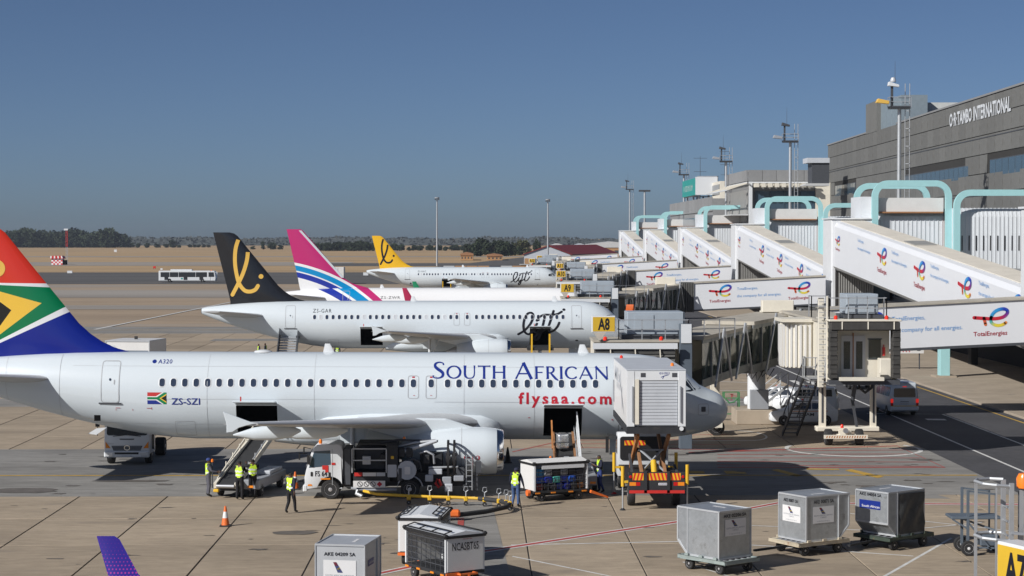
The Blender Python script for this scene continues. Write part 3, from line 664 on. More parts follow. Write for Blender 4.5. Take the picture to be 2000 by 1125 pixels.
# ---- flared capitals drawn as strokes with swelling ends: (x, y, w) on a unit cap height
def E_(x0,y0,x1,y1,w,fl=1.35): return [(x0,y0,w*fl),(x0+(x1-x0)*.12,y0+(y1-y0)*.12,w*1.05),(x0+(x1-x0)*.5,y0+(y1-y0)*.5,w),(x0+(x1-x0)*.88,y0+(y1-y0)*.88,w*1.05),(x1,y1,w*fl)]
TK, H_ = .17, .085
def bowl(cx, cy, rx, ry, a0, a1, n=22):
    out = []
    for i in range(n+1):
        a = R(a0+(a1-a0)*i/n); out.append((cx+rx*math.cos(a), cy+ry*math.sin(a), H_+(TK-H_)*abs(math.cos(a))**1.2))
    return out
GLY = {'S': (.62, [[(.55,.80,.10),(.53,.90,.07),(.40,.955,.075),(.27,.95,.085),(.14,.87,.13),(.13,.72,.16),(.25,.58,.18),(.42,.45,.18),(.53,.31,.165),(.50,.15,.14),(.38,.06,.09),(.22,.04,.08),(.06,.08,.07),(.035,.20,.10)]]),
 'O': (1.02, [bowl(.51,.5,.42,.45,0,360,40)]),
 'U': (.86, [[(.12,1,.21),(.12,.7,TK),(.12,.4,TK),(.16,.2,.16),(.28,.07,.11),(.43,.04,.09),(.60,.08,.09),(.70,.2,.09),(.74,.4,.085),(.74,.7,.085),(.74,1,.13)]]),
 'T': (.86, [E_(.43,0,.43,.97,TK), E_(.02,.955,.84,.955,H_,1.5)]),
 'H': (.92, [E_(.13,0,.13,1,TK), E_(.79,0,.79,1,TK), E_(.15,.5,.77,.5,H_,1)]),
 'A': (.95, [E_(.04,0,.45,.98,H_,1.4), E_(.44,1.0,.86,0,TK,1.15), [(.2,.33,H_),(.7,.33,H_)]]),
 'F': (.66, [E_(.13,0,.13,1,TK), E_(.13,.955,.62,.955,H_,1.5), E_(.15,.52,.53,.52,H_,1.3)]),
 'R': (.80, [E_(.13,0,.13,1,TK), [(.13,.955,H_),(.3,.955,H_),(.45,.92,.12),(.53,.82,.15),(.53,.68,.15),(.45,.55,.12),(.3,.49,H_),(.15,.49,H_)], [(.33,.49,.13),(.5,.25,.17),(.66,.04,.18),(.88,-.14,.05)]]),
 'I': (.30, [E_(.15,0,.15,1,TK)]),
 'C': (.86, [[(.80,.82,.10)]+bowl(.48,.5,.41,.455,48,312,30)+[(.80,.17,.09)]]),
 'N': (.96, [E_(.11,0,.11,1,H_,1.5), E_(.08,1,.84,0,TK,1.05), E_(.83,0,.83,1,H_,1.5)])}
def serif_text(txt, caps):
    """returns verts2d, faces; every word starts with a larger capital"""
    V, Fc, x, first = [], [], 0, True
    for ch in txt:
        if ch == ' ': x += .62; first = True; continue
        w, sts = GLY[ch]; sc = caps if first else 1.0; first = False
        for st in sts:
            pts = smooth_path(st, 5) if len(st) > 5 and ch in 'SURC' else st
            vs, fs = stroke2d([(x+p[0]*sc*1.12, p[1]*sc, p[2]*sc) for p in pts], cap=False); n = len(V); V += vs; Fc += [tuple(i+n for i in f) for f in fs]
        x += w*sc*1.12+.10
    return V, Fc
def strokes(sts, w, k=6):
    V, Fc = [], []
    for st in sts:
        if len(st) == 1: pts = [(st[0][0]-.01*w,st[0][1],w*1.25),(st[0][0]+.01*w,st[0][1],w*1.25)]
        else: pts = [(p[0],p[1],w) for p in smooth_path(st, k)]
        vs, fs = stroke2d(pts); n = len(V); V += vs; Fc += [tuple(i+n for i in f) for f in fs]
    return V, Fc
def flipx(vf): return [(-v[0], v[1]) for v in vf[0]], vf[1]
def on_fuse(name, mt, F, par, vf, q_left, q_right, z0, z1, cuts=.07):
    """text runs towards the nose: q falls from q_left to q_right"""
    vs, fs = fit2d(vf, 0, 1, 0, 1)
    vs = [(q_left+(q_right-q_left)*v[0], z0+(z1-z0)*v[1]) for v in vs]
    return decal(name, mt, par, [(vs, fs, None)], F.map(.008), cuts=cuts)
LIFT = [[(855,-965),(905,-925),(950,-860),(972,-790),(962,-755),(930,-760),(905,-810),(895,-880),(905,-940),(935,-965),(965,-935),(985,-890)],
        [(1010,-822)], [(1000,-860),(985,-905),(982,-938),(1000,-945),(1020,-920)],
        [(1064,-776),(1052,-850),(1036,-930),(1014,-1005),(994,-1022),(984,-1002),(1008,-962),(1056,-926),(1090,-895)],
        [(1132,-735),(1110,-820),(1092,-890),(1098,-940),(1130,-930),(1160,-890),(1175,-850)],
        [(1000,-830),(1020,-795),(1060,-772),(1110,-772),(1160,-765),(1195,-742)], [(1213,-722)]]
LTAIL = [[(215,-580),(255,-505),(300,-410),(330,-310),(338,-225)], [(262,-150),(242,-220),(236,-310),(245,-400),(268,-490),(310,-545),(355,-555),(395,-540),(416,-510)], [(440,-437)]]
# ---------------- the near aircraft: white, flag on the fin, blue and red lettering
F0 = Fus()
NOSE = 11.9
hA, hF = (21.34,23.26,-1.66,-.34), (7.07,8.86,-1.8,-.42)
saa, fin0 = aircraft('airliner', 'white airliner nearest the camera with South African flag colours on its tail fin', (NOSE-18, Y_SAA, 0), F0, holes=(hA, hF), tilt=R(.25))
zt = lambda py: (466-py)/40.95+11.4-ZC
qx = lambda px: NOSE-(px-935)/40.95
flag_lines = [((0,555),(100,556)),((0,559),(103,563.5)),((133,599),(0,667)),((141,609),(0,673)),((0,571),(84,594)),((84,594),(0,657)),((0,590),(25,608)),((25,608),(0,642))]
P3 = lambda p: (F0.X(qx(p[0])), ZC+zt(p[1]))
def flagcol(x, z):
    px = 935+(NOSE-(18-x))*40.95; py = 466-(z-11.4)*40.95
    ln = lambda a, b: (a[1]+(b[1]-a[1])*(px-a[0])/(b[0]-a[0]))
    RED, WHT, GRN, YEL, BLK, BLU = (.62,.035,.015), (.75,.76,.78), (.0,.17,.06), (.80,.50,.06), (.01,.01,.01), (.004,.015,.22)
    if py < ln((0,555),(100,556)): return RED
    if py < ln((0,559),(103,563.5)): return WHT
    if py > ln((133,599),(0,667)): return BLU if py > ln((141,609),(0,673)) else WHT
    if px < 25 and ln((0,590),(25,608)) < py < ln((25,608),(0,642)): return BLK
    if px < 84 and ln((0,571),(84,594)) < py < ln((84,594),(0,657)): return YEL
    return GRN
recolour(fin0, [(P3(a), P3(b)) for a, b in flag_lines], flagcol)
c0 = (qx(-4), zt(527)); circ = [(c0[0]+.42*math.cos(2*math.pi*i/24), c0[1]+.42*math.sin(2*math.pi*i/24)) for i in range(24)]
decal('sun_emblem', 'gold_print', fin0, [([p for p in circ if inside_fin(FIN320,*p)], [tuple(range(len([p for p in circ if inside_fin(FIN320,*p)])))], None)], lambda q, z: (F0.X(q), fin_y(FIN320,q,z)-.012, ZC+z), cuts=.2)
for p in ([(110,512),(160,670)],[(135,602),(170,650)]):
    a, b = (qx(p[0][0]), zt(p[0][1])), (qx(p[1][0]), zt(p[1][1]))
cargo_hold(F0, saa, *hA); cargo_hold(F0, saa, *hF)
ZW = .72
qw = [26.72-.5334*i for i in range(22)]
plane_windows(F0, saa, qw, ZW)
qf = [13.38-.5334*i for i in range(14)]
plane_windows(F0, saa, qf, ZW)
for q in (14.98, 14.15):
    exit_door(F0, saa, q, ZW); plane_windows(F0, saa, [q], ZW)
cabin_door(F0, saa, 29.18); cabin_door(F0, saa, 5.05)
on_fuse('airline_name', 'navy_print', F0, saa, serif_text('SOUTH', 1.28), 14.1, 10.66, .93, 1.70)
on_fuse('airline_name', 'navy_print', F0, saa, serif_text('AFRICAN', 1.28), 10.23, 5.85, .84, 1.70)
on_fuse('web_address', 'red_print', F0, saa, text2d('flysaa.com', 1, .03, sp=1.35), 10.06, 5.7, -.40, .32)
on_fuse('type_name', 'navy_print', F0, saa, text2d('A320', 1, .01, sp=1.1), 27.0, 26.34, 1.57, 1.76)
cc = [(27.18+.1*math.cos(2*math.pi*i/16), 1.665+.085*math.sin(2*math.pi*i/16)) for i in range(16)]; patch('type_emblem', F0, saa, cc, 'navy_print', .008)
on_fuse('registration', 'navy_print', F0, saa, text2d('ZS-SZI', 1, .012), 26.27, 24.93, -.31, .0)
# painted flag beside the registration
fq = lambda u, v: (27.4-.9*u, -.29+.55*v)
def fpoly(pts, c): return ([fq(*p) for p in pts], [tuple(range(len(pts)))], c)
Rd, Wh, Gr, Ye, Bk, Bl = (.5,.03,.03), (.8,.8,.8), (.0,.2,.07), (.8,.5,.04), (.01,.01,.01), (.01,.03,.25)
fl = [([(1,.67),(1,1),(.22,1),(.55,.67)][::1], Rd), ([(1,0),(1,.33),(.55,.33),(.22,0)], Bl), ([(1,.6),(1,.67),(.55,.67),(.22,1),(.14,1),(.5,.6)], Wh), ([(1,.33),(1,.4),(.5,.4),(.14,0),(.22,0),(.55,.33)], Wh),
      ([(1,.4),(1,.6),(.5,.6),(.14,1),(0,1),(0,.88),(.36,.5),(0,.12),(0,0),(.14,0),(.5,.4)], Gr), ([(0,.88),(.36,.5),(0,.12),(0,.22),(.28,.5),(0,.78)], Ye), ([(0,.78),(.28,.5),(0,.22)], Bk)]
decal('flag_emblem', 'print', saa, [fpoly([(1-p[0],p[1]) for p in pts], c) for pts, c in fl], F0.map(.008), cuts=.1)
outline('access_panel', F0, saa, 25.2, 26.15, -1.85, -1.1, .08, .02); outline('access_panel', F0, saa, 4.75, 5.35, -1.6, -1.2, .08, .02, 'dark_grey'); patch('vent', F0, saa, rrect(4.9,5.2,-1.46,-1.32,.06), 'dark_grey')
patch('port', F0, saa, rrect(1.2,1.42,-.62,-.38,.03), 'dark_grey'); outline('access_panel', F0, saa, 1.05,1.58,-.78,-.24,.08,.025)
mat('seam', (.50,.53,.555), .4, var=.1)
for q in (19.6, 24.6, 12.6, 9.3, 4.2, 31.6, 34.2): decal('panel_seam', 'seam', saa, [([(q,F0.hw(q)[0]-F0.hw(q)[1]*.96),(q+.022,F0.hw(q)[0]-F0.hw(q)[1]*.96),(q+.022,F0.hw(q)[0]+F0.hw(q)[1]*.96),(q,F0.hw(q)[0]+F0.hw(q)[1]*.96)],[(0,1,2,3)],None)], F0.map(.005), cuts=.06)
for qa, qb, z in ((6,31,1.45),(6,14,-.15),(16,27,-.05),(10.4,30,-1.25)): decal('panel_seam', 'seam', saa, [([(qa,z),(qb,z),(qb,z+.016),(qa,z+.016)],[(0,1,2,3)],None)], F0.map(.005), cuts=.5, axis=0)
for q, z, w_, h_ in ((28.7,-.5,.22,.02),(28.9,-.62,.02,.09),(28.1,-.62,.02,.09),(27.2,-.5,.24,.02),(27.2,-.56,.02,.12),(14.9,.15,.09,.02),(14.1,.15,.09,.02),(9.5,-.9,.1,.03),(5.6,-1.0,.08,.05)): patch('stencil', F0, saa, [(q,z),(q+w_,z),(q+w_,z+h_),(q,z+h_)], 'red_print', .008)
decal('fairing_edge','rim_line',saa,[(*stroke2d([(20.8,-.95,.03),(18.6,-.62,.03),(16.4,-.42,.03),(14.0,-.36,.03),(12.2,-.40,.03),(11.2,-.72,.03),(10.8,-1.1,.03),(10.75,-1.6,.03)],cap=False),None)],lambda q,z:(F0.X(q),F0.y(q,z,.33 if z<-.7 else .02),ZC+z),cuts=.2,axis=0) if False else None
for q in (25.9-7.1, 8.25-1.6): antenna(F0, saa, q)
antenna(F0, saa, 29.05, .35, 2.0)
m = MB(); m.lathe([(.45,0),(.4,.06),(.15,.12)], (F0.X(22.2),0,ZC+2.05), (0,0,1), 16); m.build('satellite_dome', 'clean_white', saa, smooth=40)
MB().add([(F0.X(29.9),-1.72,ZC-1.1),(F0.X(29.6),-1.72,ZC-1.1),(F0.X(29.6),-1.75,ZC-.82),(F0.X(29.9),-1.75,ZC-.82)],[(0,1,2,3)]).build('service_port','void',saa)
m = MB(); m.prism([(F0.X(29.4),ZC-1.45),(F0.X(29.9),ZC-1.5),(F0.X(30.3),ZC-1.75),(F0.X(29.9),ZC-1.8)], -1.2,-1.15); m.build('service_flap','clean_white',saa)
e0 = [o for o in saa.children if o.name.startswith('wing')][0]
eng = [o for o in e0.children if o.name.startswith('engine')][0]
eq = 10.8; ey0 = -5.75; ez0 = ZC-2.02
def engmap(q, z): r = 1.078; a = math.asin(max(-1,min(1,z/r))); return (F0.X(eq+q), ey0-r*math.cos(a), ez0+z)
V, Fc = strokes([[(.62,-.15),(.62,-.7)],[(.25,-.2),(.5,-.2)],[(.25,-.14),(.25,-.26)]], .03, 2); V = [(2.0-v[0],v[1]) for v in V]
decal('engine_marking', 'red_print', eng, [(V, Fc, None)], engmap, cuts=.1)
V, Fc = text2d('1', .16, .01); V = [(1.15-v[0],v[1]-.26) for v in V]; vs, fs = ringpoly(1.05,1.25,-.3,-.1,.1,.02); decal('engine_marking', 'red_print', eng, [(V,Fc,None),(vs,fs,None)], engmap, cuts=.1)
# ---------------- second aircraft: white with the black fin
def lift_plane(label, X, Y, finmat, logomat, reg, holes):
    F = Fus(); t, fo = aircraft('airliner', label, (X-18, Y, 0), F, holes=holes, fin_mat=finmat)
    for h in holes: cargo_hold(F, t, *h)
    plane_windows(F, t, [27.65-.5334*i for i in range(23)], ZW, shut=(1,8,13,18,21)); plane_windows(F, t, [13.7-.5334*i for i in range(15)], ZW)
    for q in (15.4, 14.5): exit_door(F, t, q, ZW); plane_windows(F, t, [q], ZW)
    cabin_door(F, t, 29.75); cabin_door(F, t, 5.05)
    on_fuse('registration', 'black_print', F, t, text2d(reg, 1, .0, sp=1.2), 27.8, 26.2, 1.1, 1.42)
    V, Fc = strokes(LIFT, 20)
    on_fuse('airline_name', 'black_print', F, t, (V, Fc), 10.2, 6.0, -1.35, 1.45)
    V, Fc = strokes(LTAIL, 30)
    # fin of this type in the photograph: 4 zoom px per pixel, 22 px per metre
    vs = [(37.57-((400+v[0]/4)-394)/22.5, (587-(430-v[1]/4))/22.5+2.07) for v in V]
    fs = [f for f in Fc if all(inside_fin(FIN320, *vs[i]) for i in f)]
    decal('tail_emblem', logomat, fo, [(vs, fs, None)], lambda q, z: (F.X(q), fin_y(FIN320,q,z)-.012, ZC+z), cuts=.25)
    for q in (18.9, 6.6): antenna(F, t, q)
    outline('access_panel', F, t, 25.6, 26.5, -1.9, -1.2, .08, .02); patch('port', F, t, rrect(29.0,29.3,-1.15,-.9,.03), 'dark_grey')
    patch('vent', F, t, rrect(4.9,5.15,-1.4,-1.27,.06), 'dark_grey')
    return t
gar = lift_plane('white airliner with a black tail fin and gold script letter', 13.5, Y_GAR, 'tail_black', 'gold_print', 'ZS-GAR', ((21.8,23.7,-1.7,-.32),(7.3,9.1,-1.75,-.3)))
gac = lift_plane('small distant white airliner with a yellow tail fin and black script letter', 16.2, Y_GAC, 'tail_yellow', 'black_print', 'ZS-GAC', ((21.3,23.2,-1.62,-.32),))
# ---------------- third: pink, cyan and navy sweep over tail and rear fuselage
def sweep_mat(name, center, rings, X0, body):
    m = bpy.data.materials.new(name); m.use_nodes = True; nt = m.node_tree; N, L = nt.nodes, nt.links; p = N['Principled BSDF']; p.inputs['Roughness'].default_value = .28; p.inputs['Coat Weight'].default_value = .5
    tc = N.new('ShaderNodeTexCoord'); mp = N.new('ShaderNodeMapping'); mp.inputs['Scale'].default_value = (1,0,1); L.new(tc.outputs['Object'], mp.inputs[0])
    ds = N.new('ShaderNodeVectorMath'); ds.operation = 'DISTANCE'; ds.inputs[1].default_value = (center[0],0,center[1]); L.new(mp.outputs[0], ds.inputs[0])
    dv = N.new('ShaderNodeMath'); dv.operation = 'DIVIDE'; dv.inputs[1].default_value = 40; L.new(ds.outputs['Value'], dv.inputs[0])
    cr = N.new('ShaderNodeValToRGB'); cr.color_ramp.interpolation = 'CONSTANT'; L.new(dv.outputs[0], cr.inputs[0])
    els = cr.color_ramp.elements
    els[0].position = 0; els[0].color = (.8,.81,.82,1); els.remove(els[1])
    for r, c in rings: e = els.new(r/40); e.color = (*c, 1)
    L.new(cr.outputs[0], p.inputs['Base Color']); MAT[name] = m
ZC = 3.30                                        # this type sits lower on its gear
F7 = Fus(39.5/37.57, .95)
NX7 = 15.0
lx = lambda X: X-(NX7-18*F7.k)              # world X -> local x
WHT = (.8,.81,.82); PNK = (.50,.025,.16); CYN = (.0,.25,.55); NVY = (.015,.035,.33)
# circle through the outer edge of the cyan band: fitted in world X, z
cen, rc = SWEEP
sweep_mat('pink_sweep_fin', (lx(cen[0]), cen[1]), [(rc-1.35,NVY),(rc-.83,WHT),(rc-.62,CYN),(rc,WHT),(rc+.33,PNK)], 0, False)
sweep_mat('pink_sweep_body', (lx(cen[0]), cen[1]), [(rc-2.1,NVY),(rc-1.25,WHT),(rc-.95,CYN),(rc,WHT),(rc+.33,PNK),(rc+1.05,WHT)], 0, True)
mat('winglet_pink', (.46,.03,.10), .3, var=.05); mat('winglet_green', (.02,.22,.10), .3, var=.05)
pink, finp = aircraft('airliner', 'white airliner with a pink tail fin swept by cyan and navy bands', (NX7-18*F7.k, Y_PINK, 0), F7, mtf='pink_sweep_body', fin=FIN737, fin_mat='pink_sweep_fin', winglet=('winglet_pink','winglet_green'))
cabin_door(F7, pink, 31.2)
on_fuse('registration', 'black_print', F7, pink, text2d('ZS-ZWR', 1, .0, sp=1.2), 27.0, 24.6, .75, 1.06)
antenna(F7, pink, 26.6, .4)
m = MB(); m.loft([[(F7.X(31.55+(36.75-31.55)*t+o), yy, ZC+3.3+5.8*t) for o, yy in ((0,-.16),(.34,-.2),(.34,.2),(0,.16))] for t in (0,1)]); m.build('fin_leading_edge', 'plane_white', finp, smooth=40)
ZC = 3.92
# winglet of the aircraft on the nearest stand: only this rises into the picture
nw = thing('aircraft_wing', 'purple wing tip with pink dot pattern rising at the bottom left edge', 'wing', (0,0,0))
mt_ = mat('purple_dots', (.045,.02,.30), .3, var=.04, coat=.4)
nt = mt_.node_tree; N, L = nt.nodes, nt.links
tc = N.new('ShaderNodeTexCoord'); sx = N.new('ShaderNodeSeparateXYZ'); L.new(tc.outputs['Object'], sx.inputs[0])
def mth(op, a, b=None):
    n = N.new('ShaderNodeMath'); n.operation = op
    for i, q in enumerate((a, b)):
        if q is None: continue
        if isinstance(q, (int, float)): n.inputs[i].default_value = q
        else: L.new(q, n.inputs[i])
    return n.outputs[0]
row = mth('DIVIDE', sx.outputs['Z'], .085); ri = mth('FLOOR', row); off = mth('MULTIPLY', mth('MODULO', ri, 2), .5)
col_ = mth('ADD', mth('DIVIDE', sx.outputs['X'], .085), off)
fx = mth('SUBTRACT', mth('FRACT', mth('ADD', col_, 1000)), .5); fz = mth('SUBTRACT', mth('FRACT', row), .5)
dd = mth('SQRT', mth('ADD', mth('MULTIPLY', fx, fx), mth('MULTIPLY', fz, fz)))
rad = N.new('ShaderNodeMapRange'); rad.inputs[1].default_value = 4.1; rad.inputs[2].default_value = 3.0; rad.inputs[3].default_value = .06; rad.inputs[4].default_value = .44; L.new(sx.outputs['Z'], rad.inputs[0])
msk = mth('LESS_THAN', dd, rad.outputs[0]); mx = N.new('ShaderNodeMix'); mx.data_type = 'RGBA'; L.new(msk, mx.inputs[0])
mx.inputs[6].default_value = (.035,.02,.26,1); mx.inputs[7].default_value = (.36,.04,.30,1); L.new(mx.outputs[2], N['Principled BSDF'].inputs['Base Color'])
m = MB(); m.loft([[(x0+c*px, 47+dy+pz*c, z) for px, pz in SYM] for x0, c, dy, z in ((-9.02,.42,0,4.38),(-9.0,.52,0,4.3),(-8.75,.72,-.1,3.5),(-8.4,1.0,-.25,2.9),(-8.1,1.3,-.7,2.55))]); m.build('winglet', 'purple_dots', nw, smooth=40)
m = MB(); m.loft([[(x0+c*px, y, z+pz*c) for px, pz in AF] for x0, c, y, z in ((-8.1,1.3,46.4,2.55),(-6.5,3.2,36,2.1))]); m.build('wing_panel', 'plane_white', nw, smooth=40)
# ------------------------------------------------------------------ boarding ramps, corridors, bridges
def logo_groups(w, tag_line=True):
    """fuel brand mark: bar, loop and tail in colour runs; unit width w, origin lower left. returns list of (verts, faces, colour)"""
    path = [(8,66),(40,62),(75,58),(110,54),(150,54),(185,60),(208,74),(217,93),(208,106),(188,112),(160,108),(135,95),(120,78),(114,60)]
    tail = [(114,60),(112,42),(120,26),(140,14),(165,10),(190,16),(206,26)]
    stem = [(70,60),(74,42),(80,20)]
    def run(p, cols, wd):
        P = smooth_path(p, 5); n = len(P)-1; out = []
        for i in range(n):
            vs, fs = stroke2d([(P[i][0],P[i][1],wd),(P[i+1][0],P[i+1][1],wd)], cap=(i == 0 or i == n-1)); t = i/n*(len(cols)-1); k = min(int(t), len(cols)-2); f = t-k
            out.append(([(v[0]*w/225, v[1]*w/225) for v in vs], fs, tuple(cols[k][j]*(1-f)+cols[k+1][j]*f for j in range(3))))
        return out
    RD, PU, BL, CY, GN, YL, OR = (.55,.02,.04), (.22,.02,.22), (.015,.05,.45), (.03,.30,.65), (.10,.45,.35), (.75,.62,.05), (.70,.18,.05)
    return run(path, [RD,RD,RD,RD,PU,BL,BL,CY,CY,(.05,.38,.6)], 21) + run(tail, [(.05,.38,.6),GN,YL,YL,OR], 19) + run(stem, [RD,OR], 19)
TXT_RED, TXT_BLUE = (.35,.015,.03), (.10,.30,.62)
def txt(s_, x0, x1, y0, col, bold=.01): vs, fs = text2d(s_, 1, bold); vs, fs = fit2d((vs, fs), x0, x1); return ([(v[0], v[1]+y0) for v in vs], fs, col)
LOGO = logo_groups(1.0); WORD = txt('TotalEnergies', 0, 1, 0, TXT_RED, .012); TAG1 = txt('TotalEnergies,', 0, .47, 0, TXT_BLUE, .0); TAG2 = txt('the company for all energies.', 0, 1, 0, TXT_BLUE, .0)
def banner_print(par, items, mapf):
    """items: (kind, u, v, size)"""
    for kind, u, v, sz in items:
        src = {'logo': LOGO, 'word': [WORD], 'tag': [([(p[0], p[1]+.165) for p in TAG1[0]], TAG1[1], TAG1[2]), TAG2]}[kind]
        decal({'logo':'logo','word':'lettering','tag':'lettering'}[kind], 'print', par, [([(u+p[0]*sz, v+p[1]*sz) for p in g[0]], g[1], g[2]) for g in src], mapf)
PITCH = 75.6; N0 = 201.5
ORD = ['nearest', 'second nearest', 'third nearest', 'fourth nearest', 'farthest']
def ramp(yn, label):
    t = thing('boarding_ramp', label, 'boarding ramp', (0, yn, 0), 0, 'sloping ramps beside the terminal'); t.scale = (1,K,1)
    L = 37.6; zt = lambda d: 13.15-.139*d; zb = lambda d: 8.5-.118*d      # d = distance towards the camera
    m = MB(); rr = []
    for d in (0, L*.25, L*.5, L*.75, L):
        a, b = zb(d), zt(d); rr.append([(36.0,-d,a+.35),(36.05,-d,a),(39.6,-d,a),(39.65,-d,b-.6),(39.45,-d,b-.12),(39.1,-d,b),(36.75,-d,b),(36.3,-d,b-.12),(36.05,-d,b-.5)])
    m.loft(rr); m.build('tunnel_shell', 'banner', t, smooth=30)
    m = MB(); m.loft([[(36.72,-d,zt(d)+.01),(39.15,-d,zt(d)+.01),(39.15,-d,zt(d)+.07),(36.72,-d,zt(d)+.07)] for d in (0,L)]); rf = m.build('roof', 'beige_roof', t)
    q = MB(); d = 18; q.loft([[(36.9,-dd,zt(dd)+.09),(38.8,-dd,zt(dd)+.09),(38.8,-dd,zt(dd)+.15),(36.9,-dd,zt(dd)+.15)] for dd in (15,17.2)]); q.build('roof_hatch', 'slat_grey', rf)
    m = MB(); m.loft([[(35.98,-d,zb(d)+.1),(36.14,-d,zb(d)-.16),(39.4,-d,zb(d)-.16),(39.4,-d,zb(d)+.1)] for d in (0,L)]); m.build('underframe', 'slat_grey', t)
    items = []
    for u in (3.0, 11.4, 19.2, 27.0, 34.0): items += [('logo',u,1.55,2.1),('word',u,.95,2.1)]
    for u in (6.6, 14.6, 22.3, 30.2): items += [('tag',u,1.9,3.2)]
    items = [i for i in items if i[1] < 34.5]
    for sh in (0,): banner_print(t, [('logo',.5,1.7,1.3),('word',.5,1.3,1.3)]+items[2:], lambda u, v: (35.985, -u, 8.45-.128*u+v*1.42))
    return t
def node(yn, label):
    t = thing('stair_tower', label, 'tower', (0, yn, 0), 0, 'white towers at the heads of the ramps'); t.scale = (1,K,1)
    part('wall', 'node_white', t, (35.8, 36.3, 0.02, 2.7, 4.3, 13.35), (36.3, 40.4, .02, 2.7, 8.1, 13.35), bev=.12)
    part('lower_wall', 'slat_grey', t, (36.3, 40.2, .3, 2.6, 4.3, 8.08))
    for j in range(16): part('slat', 'slat_grey', t, (36.35+.24*j, 36.48+.24*j, .16, .3, 4.4, 8.0))
    part('coping', 'clean_white', t, (35.7, 40.5, -.06, 2.8, 13.36, 13.5)); part('stair_glazing', 'glass_blue', t, (40.2,42,.6,4.4,4.4,8.0))
    return t
def corridor(yn, label):
    t = thing('link_corridor', label, 'corridor', (0, yn, 0), 0, 'ribbed corridors from the terminal'); t.scale = (1,K,1)
    def hull(x0, x1, y0, y1, z0, z1, name):
        m = MB(); pr = [(y0,z0),(y0,z1-.9),(y0+.12,z1-.42),(y0+.42,z1-.12),(y0+.9,z1),(y1-.9,z1),(y1,z1-.9),(y1,z0)]
        m.prism(pr, x0, x1, 'yz'); h = m.build(name, 'ribbed', t, smooth=30)
        n = int((x1-x0)/.42)
        for j in range(n):
            x = x0+(x1-x0)*(j+.5)/n; q = MB(); q.prism([(y0-.025,z0),(y0-.025,z1-.9),(y0+.095,z1-.40),(y0+.42,z1-.09),(y0+.9,z1+.025),(y0+.9,z1-.05),(y0,z1-.9),(y0,z0)], x-.05, x+.05, 'yz'); q.build('rib', 'ribbed', h)
        return h
    hull(40.4, 47.5, .5, 4.2, 8.3, 14.1, 'corridor_hull'); h = hull(48.0, 56, -.9, 4.2, 8.1, 14.5, 'corridor_hull')
    for j in range(9): part('slot_window', 'void', h, (48.6+.72*j, 48.7+.72*j, -.93, -.89, 10.2, 11.7))
    part('roof_box', 'white_paint', t, (40.4, 47.3, .3, 4.0, 14.12, 15.55)); part('rusty_flashing', 'rust', t, (40.6,47.2,.12,.3,13.98,14.14))
    part('end_panel', 'ribbed', t, (39.2, 40.38, 1.2, 4.0, 13.5, 15.7)); part('joint_gap', 'rust', t, (47.52, 47.98, .1, 4, 8.2, 13.6)); part('base_beam','wall_grey',t,(40.4,56,0,4.4,7.5,8.05))
    return t
def portal(x0, x1, y, ztop, label, zb=8.2, w=.62, d=.5):
    t = thing('portal_frame', label, 'portal frame', (0, y, 0), 0, 'turquoise portal frames over the corridors')
    r = 1.35; pts = [(x0, zb), (x0, ztop-r)] + [(x0+r-r*math.cos(R(a)), ztop-r+r*math.sin(R(a))) for a in range(10, 90, 10)] + [(x0+r, ztop), (x1-r, ztop)] + [(x1-r+r*math.sin(R(a)), ztop-r+r*math.cos(R(a))) for a in range(10, 90, 10)] + [(x1, ztop-r), (x1, zb)]
    m = MB(); rr = []
    for i, p in enumerate(pts):
        a, b = pts[max(i-1,0)], pts[min(i+1,len(pts)-1)]; dx, dz = b[0]-a[0], b[1]-a[1]; l = math.hypot(dx,dz); nx, nz = -dz/l*w/2, dx/l*w/2
        rr.append([(p[0]+nx,-d/2,p[1]+nz),(p[0]+nx,d/2,p[1]+nz),(p[0]-nx,d/2,p[1]-nz),(p[0]-nx,-d/2,p[1]-nz)])
    m.loft(rr); m.build('frame', 'turquoise', t, smooth=30)
    part('base_plate', 'rust', t, (x0-.45,x0+.45,-.4,.4,zb-.06,zb)); 
    return t
